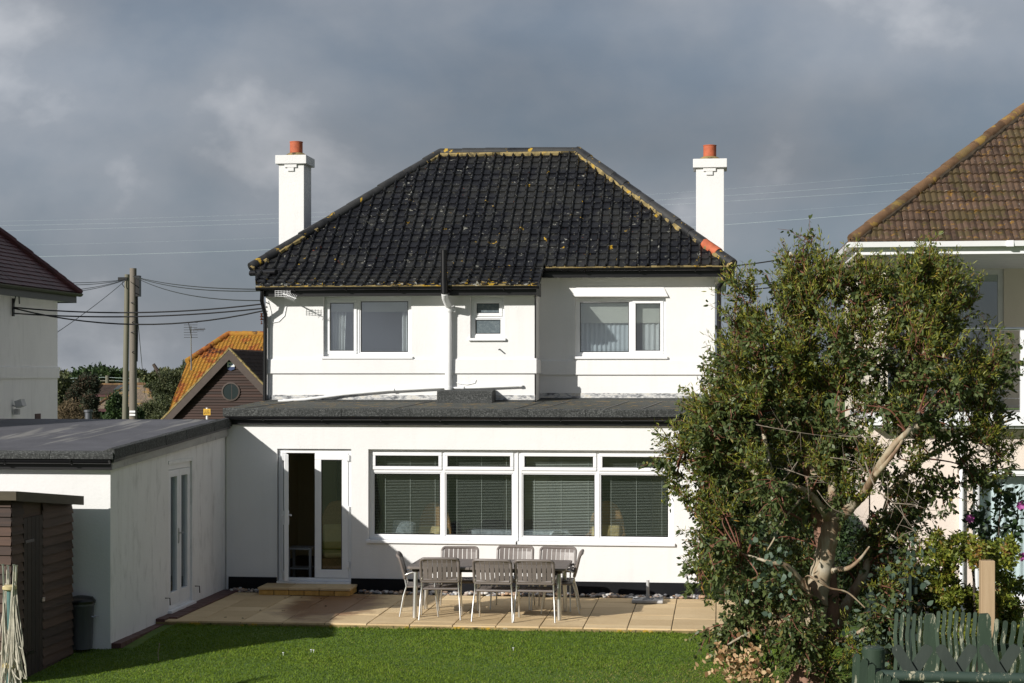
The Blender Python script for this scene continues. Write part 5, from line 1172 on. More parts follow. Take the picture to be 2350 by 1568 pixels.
mortar_ribbon(mb, Vector((NX0, NY0 - .02, NZ0 + .02)), A_ + Vector((0, -.04, 0)), (.8, -.3, -.5), Vector((0, -.64, .77)), .12, 8, .03); mb.build('hip_mortar', simple('dark_hip_mortar', (.05, .035, .02), .9, var=.4, vscale=8), nrf)
gz0 = at(2200, 584, NY0 + .1).z; gz1 = at(2200, 569, NY0 + .1).z
mb = MB(); mb.box(NX0 + .05, NX1, NY0 + .06, NY0 + .08, gz0, NZ0 - .02); mb.box(NX0 + .06, NX0 + .08, NY0 + .081, NYB - .1, gz0, NZ0 - .02); mb.build('fascia', M['upvc'], rn, bevel=.004)
gy = NY0 - .0
mb = MB(); mb.prism([(NX0 - .05, gy - .06, NZ0 - .005), (NX0 - .05, gy + .055, NZ0 - .005), (NX0 - .05, gy + .055, NZ0 - .075), (NX0 - .05, gy - .045, NZ0 - .08)], (NX1 - NX0, 0, 0)); mb.prism([(NX0 - .06, gy + .06, NZ0 - .005), (NX0 + .055, gy + .06, NZ0 - .005), (NX0 + .055, gy + .06, NZ0 - .075), (NX0 - .045, gy + .06, NZ0 - .08)], (0, NYB - NY0, 0)); mb.build('gutter', M['upvc'], rn)
mb = MB(); xj = at(2317, 565, gy).x; mb.box(xj - .05, xj + .05, gy - .068, gy - .0, NZ0 - .09, NZ0 + .0); mb.build('gutter_joint', M['upvc'], rn, bevel=.005)
mb = MB(); mb.quad((NX0 + .08, NY0 + .08, gz0 + .01), (NX1, NY0 + .08, gz0 + .01), (NX1, NYB, gz0 + .01), (NX0 + .08, NYB, gz0 + .01)); mb.build('soffit', M['upvc_dull'], rn)
WX, WY, UY = 2.2, 25.95, 29.3
SLZ = 2.88
gw0, gw1 = at(2232, 1100, WY).x, at(2232, 1100, WY).x + 3.0; gwt = at(2270, 1076, WY).z
mb = MB(); mb.wall(WX, 12.6, -.2, SLZ - .22, WY, WY + .25, [(gw0, gw1, .15, gwt)]); mb.quad((WX, WY, -.2), (WX, NYB - .4, -.2), (WX, NYB - .4, SLZ - .22), (WX, WY, SLZ - .22)); mb.build('lower_wall', M['render_pink'], rn)
ud0, ud1, udt = at(2010, 700, UY).x, at(2304, 700, UY).x, at(2250, 618, UY).z
mb = MB(); mb.wall(WX + .02, 12.6, SLZ + .02, gz0 + .01, UY, UY + .2, [(ud0, ud1, SLZ + .1, udt)]); mb.quad((WX, WY + .0, SLZ - .2), (WX, NYB - .4, SLZ - .2), (WX, NYB - .4, gz0), (WX, WY, gz0)); mb.quad((WX, WY, SLZ - .2), (WX + .25, WY, SLZ - .2), (WX + .25, WY, gz0), (WX, WY, gz0)); mb.quad((WX + .25, WY, SLZ - .2), (WX + .25, UY, SLZ - .2), (WX + .25, UY, gz0), (WX + .25, WY, gz0)); mb.build('upper_wall', M['render_cream'], rn)
mb = MB(); mb.box(WX - .05, 12.6, WY - .30, UY - .002, SLZ - .10, SLZ); sb_ = mb.build('balcony_floor', M['concrete'], rn)
mb = MB(); mb.box(WX - .06, 12.6, WY - .34, WY - .302, SLZ - .16, SLZ + .03); mb.build('balcony_fascia', M['upvc'], sb_)
mb = MB(); mb.box(WX, 12.6, WY - .28, WY - .002, SLZ - .2, SLZ - .12); mb.build('balcony_soffit', M['upvc_dull'], rn)
mb = MB(); mb.frame(ud0, ud1, SLZ + .1, udt, UY + .04, UY + .11, .09); um = (ud0 + ud1) / 2; mb.box(um - .07, um + .07, UY + .04, UY + .11, SLZ + .19, udt - .09); pd = mb.build('patio_door', M['upvc_dull'], rn)
mb = MB(); mb.box(ud0 + .09, um - .07, UY + .07, UY + .075, SLZ + .19, udt - .09); mb.build('pane', M['glass_up'], pd); mb = MB(); mb.box(um + .07, ud1 - .09, UY + .07, UY + .075, SLZ + .19, udt - .09); mb.build('pane', M['glass_up'], pd)
mb = MB(); mb.quad((ud0 - .3, UY + 1.6, SLZ), (ud1 + .3, UY + 1.6, SLZ), (ud1 + .3, UY + 1.6, gz0), (ud0 - .3, UY + 1.6, gz0)); mb.quad((ud0 - .3, UY + .21, SLZ + .02), (ud1 + .3, UY + .21, SLZ + .02), (ud1 + .3, UY + 1.6, SLZ + .02), (ud0 - .3, UY + 1.6, SLZ + .02)); mb.build('room_wall', M['room_grey'], rn)
curtain(pd, um + .1, um + .55, SLZ + .2, udt - .25, UY + .3, M['net'], 5, .03, seed=8)
rz_ = at(2270, 755, WY - .25).z
mb = MB(); mb.tube([(WX, WY - .25, rz_), (12.5, WY - .25, rz_)], .025, 10); rl_ = mb.build('balcony_rail', M['steel'], rn, smooth=True)
px_ = at(2346, 800, WY - .25).x
for x in (px_, px_ - 1.62, px_ + 1.6): mb = MB(); mb.box(x - .03, x + .03, WY - .28, WY - .22, SLZ + .03, rz_ - .026); mb.build('baluster_post', M['upvc'], rl_)
mb = MB()
for k in range(9): z = SLZ + .12 + k * .11; mb.tube([(WX + .1, WY - .25, z), (12.5, WY - .25, z)], .003, 5)
mb.build('balcony_wire', M['steel'], rl_)
win, bays, y0 = window(rn, gw0, gw1, .15, gwt, WY, [(gw0 + gw1) / 2 + .5], sill=0.03, w=.085, rec=.05, name='patio_window')
curtain(win, gw0 + .1, gw1 - .1, .2, gwt - .1, WY + .28, M['net'], 24, .025, seed=9)
mb = MB(); mb.quad((gw0 - .2, WY + 1.6, -.1), (gw1 + .2, WY + 1.6, -.1), (gw1 + .2, WY + 1.6, 2.4), (gw0 - .2, WY + 1.6, 2.4)); mb.quad((gw0 - .2, WY + .3, 2.42), (gw1 + .2, WY + .3, 2.42), (gw1 + .2, WY + 1.6, 2.42), (gw0 - .2, WY + 1.6, 2.42)); mb.build('lower_room', M['room_grey'], rn)
dpx = at(2207, 1100, WY - .05).x; mb = MB(); mb.tube([(dpx, WY - .05, 0), (dpx, WY - .05, 2.6)], .034, 10); mb.build('downpipe', M['pvc_pipe'], rn, smooth=True)
# white post-like chimney far right of the gap
fp = at(1813, 640, 36); fl_ = MB(); a_, b_ = at(1807, 640, 36), at(1819, 640, 36); zt_ = at(1813, 578, 36).z
fl_.prism([(a_.x, 36, 0), (b_.x, 36, 0), (b_.x - .02, 36, zt_), (a_.x + .02, 36, zt_)], (0, .5, 0)); o = fl_.build('white_stack', M['render']); tag(o, 'slim white rendered stack seen in the gap before the brown roof', 'chimney')

# ------------------------------------------------------------------ poles, wires, aerials
for (xb, xt, yt, w, lab, mt, Yp) in ((287, 292, 630, 13.5, 'thinner greenish utility pole, the shorter of the pair', 'pole_green', 54), (305.5, 305.5, 616, 18, 'thicker brown utility pole with step irons, the taller of the pair', 'pole', 52.5)):
    b_, t_ = at(xb, 970, Yp), at(xt, yt, Yp); r_ = w / 2 / FPX * Yp
    dx = (t_.x - b_.x) / (t_.z - b_.z)
    p0 = Vector((b_.x - dx * b_.z, Yp, 0)); up = thing('utility_pole', lab, 'utility pole', p0, 'utility poles beyond the garage')
    mb = MB(); mb.tube([p0, b_, t_], [r_ * 1.1, r_ * 1.05, r_ * .9], 14); mb.build('shaft', M[mt], up, smooth=True)
    if mt == 'pole':
        mb = MB()
        for k, py in enumerate((697, 742, 765, 810)):
            q = at(305, py, Yp - r_); s = 1 if k % 2 else -1; mb = MB(); mb.tube([q, q + Vector((.02 * s, -.12, .02)), q + Vector((.09, -.14, .05))], .014, 6); mb.build('step_iron', M['black'], up)
        q = at(314.5, 655, Yp); mb = MB(); mb.box(q.x - .02, q.x + .1, Yp - .1, Yp + .1, q.z - .35, q.z + .3); mb.build('junction_box', M['black'], up)
        mb = MB(); q = at(314.5, 700, Yp); mb.tube([at(314.5, 680, Yp), at(315, 760, Yp), at(314, 830, Yp)], .03, 6); mb.build('riser_cable', M['black'], up)
        mb = MB(); q = at(304, 950, Yp - r_ - .01); mb.box(q.x - .09, q.x + .09, Yp - r_ - .03, Yp - r_ - .012, q.z - .06, q.z + .0); mb.box(q.x - .09, q.x + .09, Yp - r_ - .03, Yp - r_ - .012, q.z + .04, q.z + .1); mb.build('number_plate', M['upvc'], up)
    else:
        mb = MB(); q = at(288, 640, Yp - r_); mb.box(q.x - .25, q.x + .05, Yp - .1, Yp - .02, q.z - .05, q.z + .05); mb.build('bracket', M['black'], up)
        mb = MB(); mb.tube([at(285, 640, Yp - .15), at(280, 652, Yp - .2), at(286, 660, Yp - .15)], .012, 6); mb.build('jumper_cable', M['wire'], up)
def cable(P, r, mat, lab, group, name='overhead_cable', sag=0, n=14):
    A, B = Vector(P[0]), Vector(P[-1])
    if len(P) == 2: pts = [A.lerp(B, i / n) - Vector((0, 0, sag * 4 * (i / n) * (1 - i / n))) for i in range(n + 1)]
    else: pts = [Vector(p) for p in P]
    mb = MB(); mb.tube(pts, r, 5); o = mb.build(name, mat, smooth=True); tag(o, lab, 'cable', group); return o
def qwire(y0, y1, y3, lab, r):
    ys = [y0, y1, y3]; xs = [0, 1000, 3100]; Y = 140; pts = []
    for i in range(31):
        x = -300 + 5000 * i / 30
        y = sum(ys[a] * np.prod([(x - xs[b]) / (xs[a] - xs[b]) for b in range(3) if b != a]) for a in range(3)); pts.append(at(x * .57373, y * .57373, Y))
    cable(pts, r, M['wire_pale'], lab, 'power lines crossing the sky', 'power_line')
for a, r, nm in (((885, 860, 742), .0028, 'faint pale power line, highest of five crossing the sky'), ((903, 878, 770), .0042, 'pale power line, second from the top of the five'), ((924, 896, 794), .0046, 'pale power line, third down of five crossing the sky'), ((983, 955, 846), .0022, 'faintest power line, second from the bottom of the five'), ((1030, 1002, 885), .0078, 'brightest pale power line, the lowest of the five')): qwire(*a, nm, r)
hx = Vector((XL - .05, 29.45, 0))
for (a, b_, sg_, lab) in ((at(40, 706, 29.9), at(602, 698, 29.42), .12, 'black service cable from left house to white house, topmost of three'), (at(40, 717, 29.9), at(602, 708, 29.42), .10, 'black service cable from left house to white house, middle of three'), (at(40, 708, 29.9), at(602, 714, 29.42), .26, 'black service cable sagging lowest between left and white house')):
    st_ = Vector((LX + .10, yjog + .02, a.z + (.0 if sg_ != .1 else -.02))); cable((st_, b_), .013, M['wire'], lab, 'service cables between the houses', sag=sg_)
mb = MB(); q = Vector((LX + .07, yjog + .02, at(21, 700, 29.8).z)); mb.box(q.x - .0, q.x + .03, q.y - .03, q.y + .03, q.z - .2, q.z + .12); mb.tube([q + Vector((.03, 0, .03)), q + Vector((.06, 0, .17)), q + Vector((.12, 0, .16)), q + Vector((.13, 0, .02))], .012, 6); o = mb.build('cable_bracket', M['black'], nb)
pt_ = at(305, 634, 52.3)
for (px, py, Y, lab, s) in ((602, 664, 29.4, 'thin drop wire from the pole to the eaves, upper', .10), (602, 668, 29.4, 'thin drop wire from the pole to the eaves, middle', .14), (605, 690, 29.4, 'thin drop wire from the pole to the wall insulator', .2)): cable((pt_, at(px, py, Y)), .010, M['wire'], lab, 'drop wires from the pole', sag=s)
for (px, py, Y, lab, s) in ((100, 648, 40, 'thin wire from the pole to the far left, upper', .05), (100, 652, 40, 'thin wire from the pole to the far left, middle', .08), (60, 672, 36, 'twisted dark wire from the pole to the left house roof', .1), (100, 675, 40, 'thin wire from the pole to the far left, lower', .1), (128, 765, 40, 'slack thin wire running steeply down from the pole to the left', .05)): cable((pt_ - Vector((.2, 0, .1)), at(px, py, Y)), .009, M['wire'], lab, 'wires from the pole to the left', sag=s)
cable((at(311, 672, 52.3), at(332, 905, 80)), .012, M['wire'], 'thin stay wire falling right behind the poles', 'wires from the pole to the left', sag=.05)
for (y0, y1, lab) in ((610, 573, 'twisted black cable from the roof corner to the brown roof, topmost of three'), (656, 634, 'black cable from the house side to the right neighbour, middle of three'), (668, 644, 'black cable from the house side to the right neighbour, lowest of three')): cable((at(1688 if y0 == 610 else 1672, y0, 30.1), at(1900 if y0 == 610 else 1870, y1, 31.0)), .011, M['wire'], lab, 'cables to the right neighbour', sag=.03)
# house aerial: small grid on the eaves of the bay
ae = at(650, 674, 29.0); an = thing('eaves_aerial', 'small pale grid television aerial under the left eaves', 'aerial', ae)
mb = MB()
for k in range(4): mb.bar(ae + Vector((-.14, 0, .05 - .03 * k)), ae + Vector((.12, -.02, .035 - .03 * k)), .005, .005)
for k in range(6): x = -.14 + .052 * k; mb.bar(ae + Vector((x, -.003, .055)), ae + Vector((x, -.003, -.055)), .005, .005)
mb.build('reflector_grid', M['pvc_pipe'], an)
mb = MB(); mb.bar(ae + Vector((.0, -.01, .0)), ae + Vector((.30, -.30, -.10)), .010, .010); mb.build('boom', M['pvc_pipe'], an)
mb = MB()
for k in range(7): q = ae + Vector((.06 + .036 * k, -.05 - .038 * k, -.02 - .012 * k)); mb.bar(q - Vector((.03, .0, .05)), q + Vector((.03, .0, .05)), .004, .004)
mb.build('elements', M['pvc_pipe'], an); mb = MB(); mb.tube([ae, ae + Vector((-.05, .25, -.02)), ae + Vector((-.1, .5, .05))], .012, 6); mb.build('mounting_arm', M['steel'], an)
# aerial on a mast behind the orange roof
ay_ = 98; am = thing('mast_aerial', 'television aerial on a thin pole beside the orange roof', 'aerial', (at(438, 860, ay_).x, ay_, 2))
mb = MB(); mb.tube([at(439, 850, ay_), at(438, 748, ay_)], .040, 8); mb.build('mast', M['steel'], am)
q = at(437, 760, ay_); mb = MB()
for k in range(7): mb.tube([q + Vector((-.36, -.1, .5 - .145 * k)), q + Vector((.42, -.1 + .06 * abs(k - 3), .5 - .145 * k))], .012, 5)
mb.tube([q + Vector((-.1, -.08, .52)), q + Vector((.1, -.08, -.4))], .02, 6); mb.build('reflector', M['darkwood'], am)
mb = MB(); mb.tube([q + Vector((0, 0, .06)), q + Vector((1.0, -.4, .1))], .022, 6)
for k in range(9): p_ = q + Vector((.24 + .084 * k, -.1 - .032 * k, .07)); mb.tube([p_ + Vector((0, -.1, -.1)), p_ + Vector((0, .1, .1))], .010, 5)
mb.build('boom', M['darkwood'], am)

# ------------------------------------------------------------------ distant bungalows
def bungalow(lab, Y, xl, xr, yr, xe0, xe1, ye, wallc, extra=None, mat='tile_bungalow'):
    a, b_ = at(xl, yr, Y + 5.5), at(xr, yr, Y + 5.5); c_, d_ = at(xe0, ye, Y), at(xe1, ye, Y); o = thing('bungalow', lab, 'house', ((c_.x + d_.x) / 2, Y, 0), 'distant bungalows')
    V = Vector((0, 5.5, a.z - c_.z)); L2 = V.length; mb = MB()
    tiles(mb, (0, Y, c_.z), (1, 0, 0), V, lambda v: (c_.x + (a.x - c_.x) * v / L2, d_.x + (b_.x - d_.x) * v / L2), L2, .33, .3, FLAT, .03, 71, .004)
    mb.quad(Vector(c_) - Vector((0, 0, .03)), Vector(d_) - Vector((0, 0, .03)), b_ - Vector((0, 0, .03)), a - Vector((0, 0, .03))); B0, B1 = Vector((c_.x, Y + 11, c_.z)), Vector((d_.x, Y + 11, d_.z)); mb.quad(B0, B1, b_, a); mb.add([c_, a, B0], [(0, 1, 2)]); mb.add([d_, b_, B1], [(0, 1, 2)])
    rf_ = mb.build('roof', M[mat], o)
    mb = MB(); hip_line(mb, c_ + Vector((0, 0, .03)), a + Vector((0, 0, .05)), .45, .12, 5, 8); hip_line(mb, a + Vector((0, 0, .05)), b_ + Vector((0, 0, .05)), .45, .12, 6, 8); hip_line(mb, d_ + Vector((0, 0, .03)), b_ + Vector((0, 0, .05)), .45, .12, 7, 8); mb.build('ridge_tile', M['hip_brown'], rf_, smooth=True)
    mb = MB(); mb.box(c_.x + .4, d_.x - .4, Y + .45, Y + 10.6, 0, c_.z + .05); mb.build('wall', wallc, o); mb = MB(); mb.box(c_.x + .05, d_.x - .05, Y - .02, Y + .02, c_.z - .22, c_.z - .03); mb.build('fascia', M['tile_red'], o)
    return o, c_, d_, V
o, c_, d_, V = bungalow('brown tiled bungalow with rooflight and pale walls, nearest of the distant bungalows', 122, 296, 332, 883, 212, 366, 938, M['render_cream'])
k = at(274, 893, 125.5); mb = MB(); nv = Vector((0, -V.z, V.y)).normalized(); vv = V.normalized(); mb.obox(Vector((k.x, 122 + (k.z - c_.z) * V.y / V.z, k.z)) + nv * .06, (.6, 0, 0), vv * .6, nv * .06); rl2 = mb.build('rooflight', mm, o)
for px in (222, 243):
    q = at(px, 951, 122.4); mb = MB(); mb.box(q.x - .8, q.x + .8, 122.40, 122.44, q.z - .7, q.z + .32); mb.build('window', mm, o)
bungalow('dark slate roofed bungalow half hidden behind the conifer', 146, 232, 290, 884, 215, 310, 905, M['render_cream'], mat='tile_umber')
bungalow('tan roofed bungalow right of the utility poles', 150, 345, 362, 886, 318, 376, 912, M['render_cream'])
q0 = at(364, 890, 97); mb = MB(); a_, b_ = at(358, 884, 150), at(372, 893, 150); mb.box(a_.x, b_.x, 150, 150.8, 2, a_.z); o = mb.build('far_chimney', M['render']); tag(o, 'small white chimney among the pine branches', 'chimney')
for px, py0, py1, lab in ((246, 862, 905, 'small far pole left of the utility poles, before the green tree'), (318, 868, 900, 'small far pole right of the utility poles')):
    a_, b_ = at(px, py0, 160), at(px, py1, 160); mb = MB(); mb.tube([(b_.x, 160, 0), a_], .18, 8); mb.tube([(a_.x - .7, 160, a_.z - .5), (a_.x + .7, 160, a_.z - .5)], .06, 6); o = mb.build('far_pole', M['pole_green']); tag(o, lab, 'utility pole', 'far poles')
for i, py in enumerate((866, 873, 881, 890)): cable((at(131, py + 3, 161), at(246, py, 160), at(318, py + 4, 160)), .012, M['wire_pale'], ['highest', 'second', 'third', 'lowest'][i] + ' far pale wire of four passing the green tree', 'far wires')
# garden things behind the garage: grey cowl pipe
q = at(203, 945, 48); mb = MB(); mb.tube([(q.x, 48, 0), (q.x, 48, at(203, 942, 48).z)], .10, 12); mb.tube([(q.x, 48, at(203, 946, 48).z), (q.x, 48, at(203, 941, 48).z)], .13, 12); o = mb.build('flue_pipe', M['galv'], smooth=True); tag(o, 'grey capped flue pipe before the conifer', 'flue')
# ------------------------------------------------------------------ vegetation
M['grass'] = leafc('grass_blade', [(0, (.085, .150, .010)), (.45, (.138, .220, .014)), (.8, (.205, .288, .028)), (.93, (.24, .24, .06)), (1, (.36, .30, .12))], .85, .3)
M['gum'] = leafc('gum_leaf', [(0, (.036, .058, .020)), (.4, (.084, .116, .036)), (.75, (.145, .182, .058)), (.95, (.20, .22, .065)), (1, (.24, .20, .06))], .45, .3)
M['gum_young'] = leafc('young_gum_leaf', [(0, (.095, .120, .016)), (.5, (.205, .220, .028)), (.9, (.33, .31, .04)), (1, (.34, .20, .03))], .5, .25)
M['gum_grey'] = leafc('grey_gum_leaf', [(0, (.045, .075, .050)), (.6, (.085, .125, .085)), (1, (.13, .175, .125))], .5, .15)
M['gum_dead'] = leafc('dead_gum_leaf', [(0, (.30, .16, .07)), (.5, (.50, .33, .17)), (1, (.62, .46, .27))], .7, .2)
M['shrub'] = leafc('shrub_leaf', [(0, (.065, .095, .014)), (.5, (.150, .185, .024)), (.85, (.24, .24, .03)), (1, (.22, .12, .03))], .5, .2)
M['mallow'] = leafc('mallow_leaf', [(0, (.02, .045, .02)), (1, (.055, .095, .035))], .5, .2)
M['petal'] = leafc('magenta_petal', [(0, (.35, .06, .26)), (1, (.55, .16, .45))], .6, .2)
M['far_leaf'] = leafc('far_tree_leaf', [(0, (.016, .034, .010)), (.6, (.032, .062, .016)), (1, (.060, .095, .025))], .6, .1)
M['far_olive'] = leafc('olive_tree_leaf', [(0, (.035, .048, .020)), (.6, (.085, .10, .038)), (1, (.15, .15, .06))], .6, .1)
M['far_brown'] = leafc('brown_conifer_leaf', [(0, (.018, .030, .018)), (.5, (.040, .050, .026)), (.75, (.060, .038, .022)), (1, (.10, .055, .035))], .7, .1)
M['far_tan'] = leafc('tan_brush', [(0, (.06, .045, .02)), (.6, (.13, .095, .05)), (1, (.20, .15, .09))], .8, .1)
def bark():
    m, t, bs = new_mat('peeling_gum_bark'); bs.inputs['Roughness'].default_value = .7
    n = noise(t, 4.2, 6, .6, (1.3, 1.3, .55), dist=.6); col = ramp(t, n, [(.34, (.15, .085, .05)), (.44, (.26, .175, .105)), (.52, (.35, .29, .195)), (.66, (.45, .41, .32))])
    col = mixc(t, mapr(t, noise(t, 24, 4), .45, .7, 0, .35), col, (.24, .17, .11)); setc(t, bs, col); bump(t, bs, n, .5, .012); return m
M['bark'] = bark(); M['bark_red'] = simple('red_brown_bark', (.24, .135, .09), .8, var=.4, vscale=5, bmp=.5, bscale=30)
M['twig'] = simple('pale_dead_twig', (.26, .215, .165), .8, var=.2); M['twig_red'] = simple('reddish_twig', (.16, .06, .035), .7, var=.3); M['trunk_dark'] = simple('dark_trunk', (.06, .045, .035), .9, var=.3)

def grass():
    rng = np.random.default_rng(1); n = 270000
    x = rng.uniform(-9.6, 2.6, n); y = rng.uniform(16.8, 23.95, n)
    edge = 23.73 + .06 * np.sin(x * 3.1) + .05 * np.sin(x * 7.7 + 1) + .03 * np.sin(x * 17) + rng.normal(0, .03, n)
    keep = (y < edge); x, y = x[keep], y[keep]
    ke = (x < -7.56) & (y > 21.9); x, y = x[~ke], y[~ke]
    sh_ = (x < SX) & (y > SY0) & (y < SY1); x, y = x[~sh_], y[~sh_]
    gg = (x < -7.6) & (y > 21.97); x, y = x[~gg], y[~gg]
    n = len(x); pat = .5 + .5 * np.sin(x * 1.1 + 2 * np.sin(y * .9)) * np.sin(y * 1.7 + x * .6); pat2 = .5 + .5 * np.sin(x * 5.3 + 3 * np.sin(y * 3.1)) * np.sin(y * 6.1)
    hgt = rng.uniform(.009, .023, n) * (.75 + .5 * pat) * (1 + 1.4 * np.clip((y - 23.5) * 4, 0, 1)); w = rng.uniform(.0028, .005, n)
    a = rng.uniform(0, 2 * np.pi, n); lean = rng.normal(0, .75, (n, 2)); zb = -0.045 - np.maximum(0, 23.3 - y) * .032 + .03 * np.sin(x * 1.3 + y * .7) * np.minimum(1, np.maximum(0, (23.0 - y)) / 2) - .012
    dx, dy = np.cos(a) * w, np.sin(a) * w
    V = np.empty((n, 5, 3)); 
    V[:, 0] = np.stack([x - dx, y - dy, zb], 1); V[:, 1] = np.stack([x + dx, y + dy, zb], 1)
    mx, my = x + lean[:, 0] * hgt * .35, y + lean[:, 1] * hgt * .35
    V[:, 2] = np.stack([mx + dx * .8, my + dy * .8, zb + hgt * .6], 1); V[:, 4] = np.stack([mx - dx * .8, my - dy * .8, zb + hgt * .6], 1)
    V[:, 3] = np.stack([x + lean[:, 0] * hgt, y + lean[:, 1] * hgt, zb + hgt], 1)
    f = np.arange(n * 5).reshape(n, 5); dry = rng.random(n) < (.012 + .05 * (pat2 > .83) + .10 * np.clip((x - .0) / 1.0, 0, 1) + .42 * np.clip((21.9 - y) / 1.3, 0, 1) * np.clip((x + 2.6) / 2.2, 0, 1) * (pat2 * .6 + .4))
    tint = np.clip(rng.normal(.42, .17, n) + .34 * (pat - .5) + .16 * (pat2 - .5), 0, .85); tint[dry] = rng.uniform(.9, 1, dry.sum())
    o = raw_mesh('lawn', V.reshape(-1, 3), f, 5, M['grass'], None, tint, 'stuff'); tag(o, 'short green lawn between the paving and the garden bottom', 'grass', kind='stuff')
grass()
# daisies / bits on the lawn
rnd = random.Random(4)
for px, py in ((650, 1499), (714, 1492), (720, 1493), (1178, 1488)):
    ay_ = 23.0; p = None
    for _ in range(6): p = gnd(px, py, (lawn_z(p.x, p.y) if p else -.1) + .035)
    mb = MB(); mb.lathe(p, [(.002, -.03), (.003, 0), (.013, .004), (.011, .009)], 8); o = mb.build('daisy', M['upvc']); tag(o, 'tiny white daisy in the short lawn', 'flower', 'daisies on the lawn')
p = gnd(364, 1530, -.2); p.z = lawn_z(p.x, p.y); mb = MB(); mb.tube([p, p + Vector((-.01, 0, .1)), p + Vector((.01, 0, .2))], .006, 5); mb.lathe(p + Vector((.01, 0, .195)), [(.004, 0), (.012, .012), (.004, .03)], 8); o = mb.build('seedhead_plant', M['twig']); tag(o, 'single dry seed stem standing in the lawn', 'plant')

def leaf_cloud(rng, P, D, length, width, name, mat, parent, tint, hang=.6, kind=None, fold=True):
    """P (n,3) leaf bases, D (n,3) preferred directions; each leaf is a small pointed 6-gon"""
    n = len(P); d = D + rng.normal(0, .55, (n, 3)); d[:, 2] -= hang * rng.random(n); d /= np.linalg.norm(d, axis=1, keepdims=True) + 1e-9
    s = np.cross(d, rng.normal(0, 1, (n, 3))); s /= np.linalg.norm(s, axis=1, keepdims=True) + 1e-9; nn = np.cross(d, s)
    L = length[:, None]; W = width[:, None]; c = nn * L * .10 * rng.normal(0, 1, (n, 1))
    V = np.empty((n, 6, 3)); V[:, 0] = P; V[:, 1] = P + d * L * .28 + s * W * .48; V[:, 2] = P + d * L * .65 + s * W * .42 + c; V[:, 3] = P + d * L + c * 1.8; V[:, 4] = P + d * L * .65 - s * W * .42 + c; V[:, 5] = P + d * L * .28 - s * W * .48
    return raw_mesh(name, V.reshape(-1, 3), np.arange(n * 6).reshape(n, 6), 6, mat, parent, tint, kind)

def bez(P, n=10):
    P = [Vector(p) for p in P]; out = []
    for i in range(len(P) - 1):
        p0, p1, p2, p3 = P[max(0, i - 1)], P[i], P[i + 1], P[min(len(P) - 1, i + 2)]
        for k in range(n):
            t = k / n; out.append(.5 * ((2 * p1) + (p2 - p0) * t + (2 * p0 - 5 * p1 + 4 * p2 - p3) * t * t + (3 * p1 - p0 - 3 * p2 + p3) * t ** 3))
    out.append(P[-1]); return out

